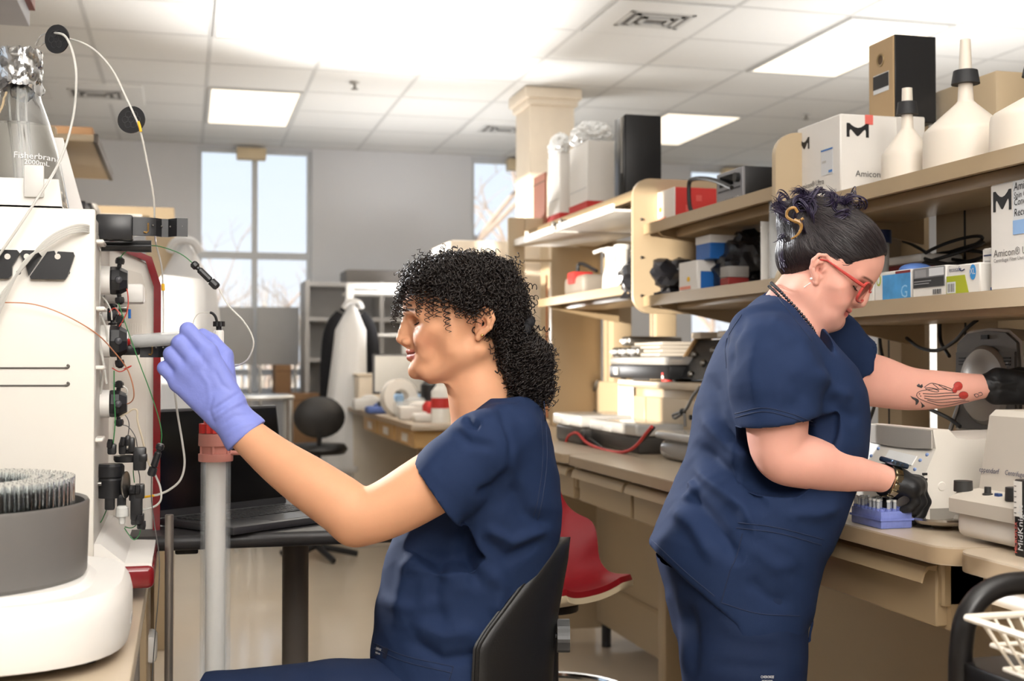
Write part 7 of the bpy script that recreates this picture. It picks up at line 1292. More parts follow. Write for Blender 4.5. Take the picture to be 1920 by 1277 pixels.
t = thing('cable_coil', (1.78, 2.3, ZL), 'coil of black cable lying behind the glove boxes', 'cable')
cx_, cyy = 1.78, corner(1790, 1.78)
for k in range(4): obj('cable_loop', MB().tube([(cx_+0.05*math.cos(u)+0.004*k, cyy+0.10*math.sin(u)+0.01*k, ZL+0.10+0.012*k+0.02*math.sin(u+k)) for u in np.linspace(0, 6.283, 33)], 0.0042, 6, caps=False), M_CORD, t)
obj('cable_tail', MB().tube(catmull([(cx_, cyy+0.08, ZL+0.12), at(1745, 478, x=1.82), at(1702, 455, x=1.86), at(1660, 446, x=1.9)], 8), 0.0042, 6), M_CORD, t)
# cables below the lower shelf
def cable(pts, lab, r=0.0045): return tag(obj('power_cable', MB().tube(catmull([at(*p[:2], x=p[2]) for p in pts], 8), r, 8), M_CORD), lab, 'cable', 'black power cables behind the bench')
cable([(1652, 612, 1.80), (1650, 640, 1.80), (1660, 680, 1.80), (1700, 738, 1.80)], 'black cable hanging straight below the right shelf'); cable([(1700, 634, 1.80), (1725, 652, 1.78), (1758, 657, 1.76), (1790, 640, 1.74), (1810, 618, 1.72), (1832, 600, 1.72)], 'black cable sagging in a curve below the glove boxes'); cable([(1762, 600, 1.84), (1764, 640, 1.84), (1780, 668, 1.80)], 'short black cable dropping behind the grey lid'); cable([(1652, 705, 1.62), (1640, 760, 1.63), (1622, 810, 1.63)], 'black cable passing behind the extended arm'); cable([(1745, 768, 1.62), (1780, 785, 1.60), (1800, 800, 1.60)], 'black cable running down to the white centrifuge')
# ---- instruments on the worktop
y0, y1 = corner(1905, 1.245), corner(1779, 1.245); ep = thing('centrifuge', (1.245, y0, ZC), 'grey-cream benchtop centrifuge with dark knobs at the right edge of the photo', 'centrifuge'); M_EPP = mat('centrifuge_grey', (192, 184, 172), rough=0.42, var=0.01); M_EPP2 = mat('centrifuge_light', (214, 208, 200), rough=0.42)
zl = at(1779, 958, x=1.245)[2]; zm = at(1779, 926, x=1.245)[2]
obj('base', B((1.252, y0+0.004, ZC+0.006), (1.60, y1-0.004, zl+0.004), 0.014, 3), M_EPP2, ep); obj('ledge', MB().prism([(1.243, zl), (1.60, zl), (1.60, zm+0.03), (1.33, zm+0.012), (1.26, zm+0.004), (1.243, zm-0.006)], (0, y0, 0), EX, EZ, EY, y1-y0), M_EPP, ep, angle=30)
zt = at(1850, 768, x=1.32)[2]; yb0, yb1 = y0-0.002, y1-0.003
obj('tower', MB().prism([(1.300, zm+0.006), (1.60, zm+0.006), (1.60, zt), (1.334, zt), (1.322, zt-0.01)], (0, y0, 0), EX, EZ, EY, yb1-yb0), M_EPP, ep, angle=30); obj('lid_rim', MB().lathe([(0.10, zt), (0.105, zt), (0.105, zt+0.006), (0.0, zt+0.008)], (1.47, (y0+y1)/2, 0), EZ, 36), M_EPP2, ep)
for px_, py_, r_, h_, n_ in ((1806, 922, 0.0155, 0.018, 'knob'), (1905, 936, 0.0165, 0.020, 'knob'), (1852, 930, 0.0055, 0.014, 'small_knob')):
    c = at(px_, py_, x=1.270); c[2] = zm+0.004; obj(n_, MB().lathe([(0, 0), (r_*(1.5 if n_ != 'knob' else 1), 0), (r_*(1.5 if n_ != 'knob' else 1), 0.003), (r_, 0.004), (r_*0.97, h_), (0, h_)], c, EZ, 24), mat('knob_charcoal', (44, 43, 42), rough=0.5), ep, angle=30)
c = at(1872, 934, x=1.272); c[2] = zm+0.004; obj('blue_switch', B(c-(0.004, 0.006, 0), c+(0.004, 0.006, 0.006), 0.001, 1), mat('switch_blue', (34, 62, 110), rough=0.4), ep)
tl = np.array((1.322-1.300, 0, zt-0.01-zm-0.006)); tl /= np.linalg.norm(tl); pz = lambda v: 1.300+(v-(zm+0.006))*tl[0]/tl[2]
def tower_text(s_, size, px_, py_):
    x = 1.33
    for _ in range(6): p = at(px_, py_, x=x); x = pz(p[2])
    obj('lettering', text_mb(s_, size, p-EX*0.0012, -EY, tl), mat('navy_letter', (34, 44, 84), rough=0.5), ep, smooth=False)
tower_text('eppendorf', 0.0125, 1837, 884); tower_text('Centrifuge 5415', 0.0115, 1885, 890)
# white refrigerated block with sloping panel
y0, y1 = corner(1728, 1.29), corner(1604, 1.29); wz = lambda py_: at(1728, py_, x=1.29)[2]; mc_ = thing('thermal_cycler', (1.29, y0, ZC), 'white benchtop instrument with a sloping button panel and side vents', 'lab instrument'); M_WI = mat('instrument_bone', (222, 216, 206), rough=0.36, var=0.01)
zs_ = [ZC+0.004, wz(900), wz(845), wz(803)]; sl = [(1.300, ZC+0.004), (1.292, ZC+0.03), (1.288, wz(905)), (1.318, wz(842)), (1.312, wz(806)), (1.345, wz(806)), (1.36, wz(822)), (1.385, wz(826)), (1.62, wz(822)), (1.62, ZC+0.004)]
obj('body', MB().prism(sl, (0, y0, 0), EX, EZ, EY, y1-y0), M_WI, mc_, angle=30); obj('foot_band', B((1.305, y0-0.001, ZC), (1.61, y0+0.002, ZC+0.032)), mat('band_grey', (150, 144, 136), rough=0.5), mc_)
e2 = np.array((1.318-1.288, 0, wz(842)-wz(905))); pl_ = np.linalg.norm(e2); e2 /= pl_; po = lambda u, v: np.array((1.288, y1-(y1-y0)*u, wz(905)))+e2*pl_*v
npn = np.cross(-EY, e2); obj('lid_scoop', MB().prism([(0.02, 0), (0.25, -0.10), (0.5, -0.14), (0.75, -0.10), (0.98, 0), (0.98, 1), (0.02, 1)], np.array((1.3165, y1, wz(842)))-EX*0.002, -EY*(y1-y0), EZ*(wz(808)-wz(842)), -EX, 0.003), mat('scoop_grey', (178, 172, 164), rough=0.3), mc_, smooth=False)
obj('display', MB().prism([(0.36, 0.50), (0.78, 0.44), (0.80, 0.72), (0.38, 0.80)], po(0, 0), -EY*(y1-y0), e2*pl_, npn, 0.002), mat('display_white', (240, 240, 238), rough=0.15), mc_, smooth=False)
for u, v in ((0.20, 0.80), (0.14, 0.55), (0.86, 0.62), (0.84, 0.34), (0.92, 0.80), (0.10, 0.30)): obj('button', MB().sphere(po(u, v), 0.0046, 12, (0.6, 1.1, 0.8)), mat('button_blue', (128, 150, 196), rough=0.3), mc_)
for i in range(8):
    py_ = 889+i*10; w_ = 0.010+0.0022*min(i, 4); x1 = at(1737, 600, y=y0)[0]; z = at(1730, py_, y=y0)[2]; obj('vent_slot', B((x1-w_, y0-0.0008, z-0.0021), (x1, y0+0.001, z+0.0021)), M_INK, mc_)
c = at(1766, 912, y=y0); obj('round_plug', MB().lathe([(0, 0), (0.0085, 0), (0.0075, 0.0015), (0, 0.0018)], c, -EY, 22), M_WI, mc_)
# open lid instrument behind
y0, y1 = corner(1905, 1.68), corner(1778, 1.68); ml = thing('microcentrifuge', (1.68, y0, ZC), 'grey microcentrifuge with its lid standing open behind the tattooed arm', 'centrifuge'); M_GL = mat('lid_grey', (96, 92, 88), rough=0.38); LZ = lambda py_: at(1840, py_, x=1.68)[2]
obj('body', B((1.64, y0, ZC+0.01), (1.85, y1, LZ(818)), 0.012), M_EPP, ml); [obj('foot', MB().cyl((1.66, y, ZC), (1.66, y, ZC+0.012), 0.01, n=12), M_BLACK, ml) for y in (y0+.02, y1-.02)]; obj('foot', MB().cyl((1.83, y0+.02, ZC), (1.83, y0+.02, ZC+0.012), 0.01, n=12), M_BLACK, ml)
yc = (y0+y1)/2; hw = (y1-y0)/2
def lidpoly(s_): return [(-hw*s_, LZ(812)), (hw*s_, LZ(812)), (hw*s_, LZ(700)), (hw*0.93*s_, LZ(640)), (hw*0.6*s_, LZ(620)), (0, LZ(615)), (-hw*0.6*s_, LZ(620)), (-hw*0.93*s_, LZ(640)), (-hw*s_, LZ(700))]
obj('lid', MB().prism(lidpoly(1.0), (1.70, yc, 0), EY, EZ, EX, 0.045), M_EPP, ml, angle=30); obj('lid_face', MB().prism([(x*0.93, (z-LZ(714))*0.95+LZ(714)) for x, z in lidpoly(1)], (1.692, yc, 0), EY, EZ, EX, 0.010), M_GL, ml, angle=30); obj('lid_step', MB().prism([(-hw*0.86, LZ(806)), (hw*0.86, LZ(806)), (hw*0.86, LZ(660)), (-hw*0.86, LZ(660))], (1.688, yc, 0), EY, EZ, EX, 0.006), mat('lid_grey_dark', (84, 81, 78), rough=0.4), ml, angle=30)
zc_ = LZ(722); obj('lid_dome', MB().lathe([(0, 0.012), (hw*0.40, 0.012), (hw*0.44, 0.010), (hw*0.66, 0.008), (hw*0.72, 0.002), (hw*0.73, 0)], (1.688, yc, zc_), -EX, 40), mat('lid_silver', (150, 146, 142), rough=0.28, metal=0.6), ml, angle=30)
obj('latch', B((1.688, yc-0.012, LZ(636)), (1.692, yc+0.012, LZ(628))), M_INK, ml)
for sg in (-1, 1):
    for k in range(3): obj('vent_slot', B((1.6865, yc+sg*hw*0.66-0.012, LZ(670+6*k)), (1.6885, yc+sg*hw*0.66+0.012, LZ(673+6*k))), M_INK, ml)
obj('arrow_mark', text_mb('«', 0.02, np.array((1.6875, yc-hw*0.62, LZ(686))), -EY, EZ), MATS['label_white'], ml, smooth=False); obj('hinge_strut', MB().cyl((1.67, y1-0.015, LZ(818)), (1.695, y1-0.03, LZ(740)), 0.005, n=10), M_STEEL, ml)
# tip rack
a = at(1652, 993, z=ZC); y0 = a[1]; x0 = a[0]; y1 = corner(1594, x0); x1 = at(1709, 600, y=y0)[0]; zt = at(1652, 958, x=x0)[2]
M_TIP = mat('translucent_blue', (132, 146, 216), rough=0.2, alpha=0.7, var=0.15, vscale=120); tr2 = thing('tip_rack', (x0, y0, ZC), 'translucent blue rack of tubes under the black-gloved fingers', 'tube rack')
obj('base', MB().box((x0, y0, ZC), (x1, y1, zt-0.002), 0.003), M_TIP, tr2); obj('seam_ridge', B((x0-0.002, y0-0.002, (ZC+zt)/2-0.002), (x1+0.002, y1+0.002, (ZC+zt)/2+0.002)), M_TIP, tr2)
hole = None; nx, ny = 5, max(8, int((y1-y0)/0.012))
for i in range(nx):
    for j in range(ny):
        q = np.array((x0+(x1-x0)*(i+.5)/nx, y0+(y1-y0)*(j+.5)/ny, zt-0.002)); 
        if hole is None: hole = obj('tube_socket', MB().lathe([(0.0030, 0), (0.0046, 0), (0.0046, 0.004), (0.0030, 0.004), (0.0030, 0)], q, EZ, 8), M_TIP, tr2); h0 = q
        else: c = hole.copy(); COL.objects.link(c); c.parent = tr2; c.location = Vector(hole.location)+Vector(q-h0)
tbp = None
for i in range(nx):
    for j in range(ny):
        if i > 2 and j < 4: continue
        if (i+j*3) % 4 == 0 and i < 4: continue
        q = np.array((x0+(x1-x0)*(i+.5)/nx, y0+(y1-y0)*(j+.5)/ny, zt-0.012))
        if tbp is None:
            tbp = thing('sample_tube', tuple(q), 'clear sample tube standing in the blue rack', 'tube', 'sample tubes in the blue rack'); obj('tube', MB().lathe([(0, 0.0), (0.0028, 0.001), (0.0029, 0.026), (0.0, 0.0262)], q, EZ, 10), mat('tube_hazy', (214, 218, 222), rough=0.15, trans=0.5), tbp); obj('cap', MB().cyl(q+(0, 0, 0.026), q+(0, 0, 0.030), 0.0035, n=10), MATS['milky_plastic'], tbp); q0 = q
        else: copy_thing(tbp, q-q0)
# metal dish, pen, box with ruler, lead
c = at(1766, 990, z=ZC); ds_ = thing('metal_dish', tuple(c), 'shallow round aluminium rotor lid lying on the worktop', 'dish'); obj('dish', MB().lathe([(0, 0.004), (0.018, 0.004), (0.019, 0.011), (0.044, 0.013), (0.050, 0.020), (0.052, 0.020), (0.052, 0.016), (0.045, 0.009), (0.02, 0.007), (0.016, 0.0), (0, 0.0)], c, EZ, 48), mat('aluminium', (190, 184, 176), rough=0.22, metal=1.0), ds_, angle=40); obj('centre_nut', MB().lathe([(0, 0.004), (0.008, 0.004), (0.008, 0.012), (0.004, 0.013), (0, 0.013)], c, EZ, 18), MATS['aluminium'], ds_, angle=30)
tag(obj('power_lead', MB().tube(catmull([(at(*p, z=ZC)+(0, 0, 0.0045)) for p in ((1725, 972), (1750, 966), (1785, 960), (1800, 950), (1790, 938))], 8), 0.0042, 8), M_CORD), 'black lead lying on the worktop behind the metal dish', 'cable')
pn = at(1708, 968, z=ZC)+(0, 0, 0.004); tag(obj('marker_pen', MB().lathe([(0, -0.01), (0.004, -0.01), (0.004, 0.012), (0.003, 0.013), (0.003, 0.05), (0, 0.052)], pn, (0.5, -0.8, 0), 12), M_STEEL), 'short metal pen tip between the tube rack and the dish', 'pen')
y0 = corner(1935, 1.235); y1 = corner(1899, 1.235); a, b = np.array((1.235, y0, ZC)), np.array((1.40, y1, at(1899, 898, x=1.235)[2])); t = thing('glove_carton', (a[0], a[1], ZC), 'black glove carton with a white ruler strip cut by the right edge', 'box'); obj('carton', B(a, b, 0.002, 1), mat('carton_black', (36, 34, 33), rough=0.4), t); rl = rect(t, a, b, 0.02, 0.52, 0.42, 0.46, M_PAPER, 'ruler_strip'); [rect(rl if False else t, a, b, 0.06, 0.56+0.07*i, 0.10, 0.008, M_INK, 'ruler_mark', lift=.0008) for i in range(6)]
obj('lettering', text_mb('MidKnight', 0.017, faceX(a, b, 0.50, 0.08)-EX*.0006, EZ, EY), MATS['label_white'], t, smooth=False); obj('lettering', text_mb('MICROFLEX', 0.009, faceX(a, b, 0.20, 0.04)-EX*.0006, EZ, EY), MATS['tape_red'], t, smooth=False)
# ---- middle bay, upper shelf
ZU = 1.6705
a, b = bounds(1222, 1266, 1345, 350, ZU, 1.56); t = carton('white_red_box', a, b, 'red and white carton with a yellow dot on the middle upper shelf', M_RED); obj('white_face', B((a[0]-0.001, a[1]+0.001, a[2]), (a[0]+0.002, b[1], b[2]), 0.0005, 1), M_PAPER, t); print_at('dot', [(math.cos(u), math.sin(u)) for u in np.linspace(0, 6.28, 20)[:-1]], faceX(a, b, 0.40, 0.45)-EX*.001, -EY, EZ, 0.012, 0.009, mat('dot_yellow', (240, 190, 40), rough=0.5), t); rect(t, a, b, 0.05, 0.1, 0.6, 0.1, mat('print_salmon', (232, 150, 130), rough=0.5), lift=.001)
for q in ((0.25, 0.3), (0.5, 0.6), (0.75, 0.25)): print_at('pattern', SQ, faceY(a, b, *q), EX, EZ, 0.02, 0.02, mat('print_pale_red', (214, 92, 84), rough=0.5), t)
lp_ = catmull([at(*p, x=1.53) for p in ((1300, 402), (1293, 385), (1292, 345), (1300, 336), (1322, 335), (1345, 340), (1372, 352))], 8); tag(obj('cable_loop', MB().tube(lp_, 0.007, 8), M_CORD), 'thick black cable standing in a loop before the red carton', 'cable')
a, b = bounds(1344, 1393, 1470, 310, ZU, 1.55); t = thing('radio', (a[0], a[1], ZU), 'compact radio with a silver front and black case on the middle upper shelf', 'radio'); obj('case', B(a+(0.008, 0, 0.003), b, 0.003), M_BLACK, t); obj('front', B(a+(0, 0.001, 0.003), (a[0]+0.01, b[1]-0.001, b[2]-0.002), 0.002, 1), mat('silver_plastic', (160, 160, 164), rough=0.35, metal=0.5), t); rect(t, a, b, 0.14, 0.55, 0.52, 0.32, M_SCR, 'display'); c = faceX(a, b, 0.85, 0.70); obj('volume_knob', MB().cyl(c, c-EX*0.012, 0.014, n=20), M_BLACK, t); rect(t, a, b, 0.08, 0.40, 0.84, 0.05, mat('dark_slot', (70, 70, 74), rough=0.5), 'disc_slot'); [obj('button', B(faceX(a, b, 0.1+0.09*i, 0.12)-(0.002, 0.003, 0), faceX(a, b, 0.1+0.09*i, 0.12)+(0.001, 0.003, 0.006)), M_STEEL, t) for i in range(9)]; [obj('foot', MB().cyl((x_, y_, ZU-0.0004), (x_, y_, ZU+0.004), 0.006, n=10), M_BLACK, t) for x_ in (a[0]+.02, b[0]-.02) for y_ in (a[1]+.02, b[1]-.02)]
# ---- middle bay, lower shelf
ZM = 1.4275
a, b = bounds(1273, 1307, 1352, 487, ZM, 1.55); t = carton('white_red_box', a, b, 'white carton with a yellow dot and a blue end on the middle lower shelf', M_PAPER); print_at('dot', [(math.cos(u), math.sin(u)) for u in np.linspace(0, 6.28, 20)[:-1]], faceX(a, b, 0.55, 0.42), -EY, EZ, 0.012, 0.008, MATS['dot_yellow'], t); rect(t, a, b, 0.06, 0.10, 0.6, 0.10, MATS['print_salmon']); print_at('blue_end', SQ, faceY(a, b, 0.15, 0.02), EX, EZ, (b[0]-a[0])*0.8, (b[2]-a[2])*0.62, M_BLUE, t); ztop = b[2]
a, b = bounds(1305, 1332, 1395, 450, ztop, 1.57); b[2] = ztop+0.075; t = carton('freezer_box', a, b-(0, 0, 0.022), 'blue freezer box with a white lid stacked on the dotted carton', M_BLUE, seam=False); obj('lid', B((a[0]-0.002, a[1]-0.002, b[2]-0.026), (b[0]+0.002, b[1]+0.002, b[2]), 0.004), M_PAPER, t)
def bag(name, c, r, sc, m, lab, seed, group=None):
    rg_ = np.random.default_rng(seed); bm = bmesh.new(); bmesh.ops.create_icosphere(bm, subdivisions=4, radius=1); V = np.array([q.co[:] for q in bm.verts]); f = [[q.index for q in p.verts] for p in bm.faces]; bm.free(); D = np.zeros(len(V))
    for k in range(26): n = rg_.normal(size=3); n /= np.linalg.norm(n); D += 0.05*np.abs(np.sin(V@n*rg_.uniform(4, 13)+rg_.uniform(0, 6)))
    V = V*(0.30+D[:, None]*0.85)*np.array(sc)*r; V[:, 2] = np.maximum(V[:, 2], -0.62*sc[2]*r); V += np.array(c)+(0, 0, 0.62*sc[2]*r); t = thing(name, tuple(c), lab, 'bag'); obj('bag', MB().add(V, f), m, t, angle=28); return t
c = np.array((1.62, corner(1238, 1.62), ZM)); M_BAG = mat('black_foil_bag', (30, 30, 34), rough=0.28, spec=0.6, var=0.3); t = bag('black_bag', c, 0.15, (0.9, 1.15, 0.72), M_BAG, 'crumpled black bag of cables at the end of the middle lower shelf', 1); obj('red_strap', MB().tube(catmull([c+(-0.10, 0.03, 0.01), c+(-0.11, -0.02, 0.06), c+(-0.06, -0.10, 0.13), c+(0, -0.14, 0.10)], 6), 0.006, 6), M_RED, t); obj('grey_label', B(c+(-0.10, -0.03, 0.085), c+(-0.04, 0.05, 0.112), 0.004), mat('label_grey', (150, 146, 142), rough=0.5), t)
c = np.array((1.70, corner(1402, 1.70), ZM)); bag('black_bag', c, 0.125, (0.8, 0.9, 0.9), M_BAG, 'crumpled black bag beside the blue freezer box', 4)
a, b = bounds(1350, 1366, 1405, 512, ZM, 1.57); t = carton('red_box', a, b-(0, 0, .012), 'low dark red tray box under the crumpled black bag', mat('brick_red_card', (136, 40, 38), rough=0.5), seam=False); obj('lid', B((a[0], a[1], b[2]-0.012), (b[0], b[1], b[2]+0.022), 0.003), MATS['label_grey'], t)
pp = thing('paper_stack', (1.58, 3.02, ZM), 'white papers standing upright behind the standing woman\'s head', 'papers'); [obj('sheet', B((1.53+0.02*i, corner(1440+6*i, 1.55), ZM), (1.80, corner(1440+6*i, 1.55)+0.003, ZM+0.165-0.01*i)), M_PAPER, pp) for i in range(4)]
cy2 = thing('clear_cylinder', (1.56, 2.96, ZM), 'clear plastic cylinder at the near end of the middle lower shelf', 'cylinder'); c = np.array((1.545, corner(1461, 1.545), 0)); obj('wall', MB().lathe([(0.026, ZM+.004), (0.026, ZM+0.21), (0.024, ZM+0.21), (0.024, ZM+.004), (0.026, ZM+.004)], c, EZ, 28), M_CLEAR, cy2, angle=30); obj('bottom', MB().cyl(c+(0, 0, ZM), c+(0, 0, ZM+.006), 0.026, n=28), M_CLEAR, cy2); obj('cap', MB().cyl(c+(0, 0, ZM+.208), c+(0, 0, ZM+.22), 0.028, n=28), M_BLACK, cy2)
c = np.array((1.78, corner(1411, 1.78), ZM)); t = thing('blue_cup', tuple(c), 'pale blue tall cup behind the crumpled black bag', 'cup'); obj('cup', MB().lathe([(0, 0), (0.026, 0), (0.032, 0.20), (0.029, 0.20), (0.024, 0.005), (0, 0.005)], c, EZ, 28), mat('pale_blue_plastic', (140, 176, 214), rough=0.35, trans=0.2), t, angle=40); obj('lid', MB().lathe([(0.029, 0.196), (0.036, 0.20), (0.036, 0.206), (0, 0.208)], c, EZ, 28), MATS['pale_blue_plastic'], t)
# ---- far bay, top shelf
ZF = 1.8005
a, b = bounds(1153, 1170, 1241, 213, ZF, 1.56); t = thing('computer_tower', (a[0], a[1], ZF), 'black computer tower on the topmost far shelf', 'computer'); obj('case', B(a+(0.006, 0, 0.006), b, 0.004), M_BLACK, t); obj('front_bezel', B(a+(0, 0, 0.006), (a[0]+0.01, b[1], b[2]-0.004), 0.003), mat('bezel_black', (24, 24, 26), rough=0.25), t); obj('silver_strip', B((a[0]-0.002, a[1]+(b[1]-a[1])*0.15, a[2]+(b[2]-a[2])*0.32), (a[0]+0.001, a[1]+(b[1]-a[1])*0.28, b[2]-0.01)), M_STEEL, t); [obj('foot', MB().cyl((x_, y_, ZF), (x_, y_, ZF+0.008), 0.01, n=10), M_BLACK, t) for x_ in (a[0]+.03, b[0]-.03) for y_ in (a[1]+.03, b[1]-.03)]
M_WB = mat('white_bag_plastic', (232, 232, 230), rough=0.4, bump=0.2, bscale=40)
for (pl, pe, pr, py_, x0, lab, sd) in ((1068, 1102, 1152, 262, 1.57, 'nearer tall white box with a red foot and bags on top, by the computer tower', 11), (1027, 1050, 1070, 285, 1.58, 'farther tall white box with a red foot and a bag on top', 12)):
    a, b = bounds(pl, pe, pr, py_, ZF, x0); t = carton('supply_box', a+(0, 0, 0.001), b, lab, M_PAPER); obj('red_foot', B(a-(0.002, 0.002, 0), (b[0]+0.002, b[1]+0.002, a[2]+0.055)), M_RED, t); rect(t, a, b, 0.05, 0.36, 0.9, 0.012, MATS['grey_print'], 'crease')
    bag('plastic_bag', ((a[0]+b[0])/2, (a[1]+b[1])/2, b[2]), 0.12, ((b[0]-a[0])/0.17, 0.95, 0.5), M_WB, 'crumpled white plastic bag on the %s white supply box' % ('nearer' if sd == 11 else 'farther'), sd)
a, b = bounds(1000, 1022, 1026, 322, ZF, 1.58); t = carton('brown_box', a, b, 'reddish brown tall box at the far end of the topmost shelf', mat('red_brown_card', (156, 98, 76), rough=0.6)); rect(t, a, b, 0.0, 0.84, 1.0, 0.02, MATS['seam_brown'])
for y0_, y1_, lab in ((4.08, 4.75, 'white enamel tray edge overhanging the topmost shelf, nearer one'), (4.80, 5.42, 'white enamel tray edge overhanging the topmost shelf, farther one')):
    t = thing('steel_tray', (1.40, y0_, 1.76), lab, 'tray', 'white trays along the topmost shelf'); obj('tray', B((1.44, y0_, 1.728), (1.80, y1_, 1.738), 0.002), M_WHITE, t); obj('front_rim', B((1.435, y0_, 1.726), (1.447, y1_, 1.756), 0.003), mat('enamel_white', (240, 236, 230), rough=0.15), t)
    for y_ in (y0_+.04, y1_-.05): obj('hanger', B((1.70, y_, 1.736), (1.72, y_+0.01, 1.77)), M_WHITE, t)
t = thing('black_clip', (1.46, 4.7, 1.756), 'black bracket with steel bolts on the topmost shelf edge', 'bracket'); obj('body', B((1.44, 4.66, 1.7565), (1.58, 4.86, 1.80-0.036), 0.002), M_BLACK, t); [obj('bolt', MB().sphere((1.438, y_, 1.762), 0.010, 10), M_STEEL, t) for y_ in (4.70, 4.80)]
# ---- far bay, lower shelf
ZQ = 1.4785
M_WBT = mat('white_bottle', (236, 234, 228), rough=0.3, var=0.01)
for i, (px_, x_) in enumerate(((1148, 1.56), (1168, 1.56), (1180, 1.66))):
    c = np.array((x_, corner(px_, x_), ZQ)); t = thing('white_bottle', tuple(c), ('white wash bottle farthest along the far lower shelf', 'white wash bottle in the middle of the far lower shelf', 'white wash bottle nearest the rounded end panel')[i], 'bottle'); obj('body', MB().lathe([(0, 0), (0.036, 0), (0.038, 0.01), (0.036, 0.05), (0.026, 0.085), (0.024, 0.11), (0.028, 0.14), (0, 0.141)], c, EZ, 28), M_WBT, t, angle=50); obj('cap', MB().lathe([(0.0, 0.138), (0.034, 0.138), (0.036, 0.150), (0.030, 0.158), (0, 0.158)], c, EZ, 24), M_WBT, t, angle=40)
    if i == 0: obj('spout', MB().tube([c+(0, 0, 0.15), c+(-0.03, 0.03, 0.152), c+(-0.055, 0.055, 0.142)], 0.007, 8), M_WBT, t)
c = np.array((1.66, corner(1116, 1.66), ZQ)); t = thing('tool_case', tuple(c), 'grey case with a red strap on the far lower shelf', 'case'); obj('case', B(c+(-0.10, -0.13, 0), c+(0.10, 0.13, 0.085), 0.025, 3), mat('case_grey', (140, 132, 122), rough=0.5), t); obj('red_strap', B(c+(-0.108, -0.04, 0.05), c+(-0.02, 0.05, 0.10), 0.008), M_RED, t); obj('handle', MB().tube(catmull([c+(-0.06, 0.06, 0.09), c+(-0.05, 0.05, 0.14), c+(-0.02, -0.08, 0.10)], 6), 0.008, 6), M_BLACK, t)
# ---- on the riser cabinet
ZR = 1.1385
yA, yB = corner(1255, 1.58), corner(1142, 1.58); t = thing('gel_equipment', (1.6, (yA+yB)/2, ZR), 'black power unit with rows of steel drawers on the riser cabinet', 'lab instrument'); obj('case', B((1.58, yA, ZR+.006), (1.86, yB, ZR+0.055), 0.006), M_BLACK, t); obj('clear_lid', B((1.575, yA, ZR+0.055), (1.85, yB-0.02, ZR+0.085), 0.008), mat('hazy_clear', (226, 224, 220), rough=0.15, trans=0.5), t); [obj('foot', MB().cyl((x_, y_, ZR), (x_, y_, ZR+.008), 0.012, n=10), M_BLACK, t) for x_ in (1.62, 1.82) for y_ in (yA+.05, yB-.05)]; obj('white_socket', B((1.576, yB-0.10, ZR+.018), (1.582, yB-0.06, ZR+.045), 0.002), M_WHITE, t)
for k, (z_, n_) in enumerate(((0.085, 3), (0.125, 1))):
    for i in range(n_):
        y_ = yB-0.05-0.10*i if n_ > 1 else yB-0.16; tt = thing('steel_tray', (1.6, y_, ZR+z_), ('small steel tray on the gel unit, farthest of the lower row', 'small steel tray on the gel unit, middle of the lower row', 'small steel tray on the gel unit, nearest of the lower row')[i] if n_ > 1 else 'small steel tray on top of the row of trays on the gel unit', 'tray'); obj('tray', B((1.585, y_-0.042, ZR+z_+0.001), (1.80, y_+0.042, ZR+z_+0.036), 0.010, 3), M_STEEL, tt); obj('front_grip', MB().cyl((1.582, y_-0.03, ZR+z_+0.02), (1.582, y_+0.03, ZR+z_+0.02), 0.006, n=10), M_WHITE, tt)
ys = corner(1262, 1.66); t = thing('document_stack', (1.66, ys, ZR), 'pile of grey folders stacked on the gel unit', 'folders'); [obj('folder', B((1.60+0.01*(i % 2), ys-0.02, ZR+0.087+0.013*i), (1.86, ys+0.30-0.02*(i % 3), ZR+0.098+0.013*i), 0.002, 1), mat('folder_grey', (186, 178, 166), rough=0.5), t) for i in range(4)]
y0, y1 = corner(1328, 1.62), corner(1262, 1.62); t = thing('wire_rack', (1.62, y0, ZR), 'dark board of tools leaning on tan side plates on the riser cabinet', 'rack'); zt = at(1290, 635, x=1.66)[2]
for y_ in (y0, y1): obj('side_plate', MB().prism([(1.60, ZR), (1.68, ZR), (1.76, zt), (1.70, zt)], (0, y_-0.008, 0), EX, EZ, EY, 0.016), mat('dark_tan', (132, 104, 70), rough=0.5), t)
obj('board', MB().prism([(1.615, ZR+0.01), (1.635, ZR+0.01), (1.73, zt-0.005), (1.71, zt-0.005)], (0, y0+0.008, 0), EX, EZ, EY, y1-y0-0.016), M_BLACK, t); [obj('peg', MB().sphere((1.612+0.09*v, y0+(y1-y0)*u, ZR+0.01+(zt-ZR-0.015)*v), 0.012, 10), M_STEEL, t) for u, v in ((0.75, 0.62), (0.35, 0.40), (0.3, 0.72), (0.5, 0.12))]; [obj('end_cap', B((1.69, y_-0.02, zt), (1.77, y_+0.06, zt+0.022), 0.004), M_PIL, t) for y_ in (y0+0.03, y1-0.05)]
c = np.array((1.60, corner(1252, 1.60), ZR)); t = thing('red_bottle_cap', tuple(c), 'small round red and white container on the riser cabinet', 'container'); obj('body', MB().cyl(c, c+(0, 0, 0.03), 0.022, n=20), M_RED, t); obj('band', MB().cyl(c+(0, 0, 0.01), c+(0, 0, 0.02), 0.0225, n=20), M_PAPER, t)
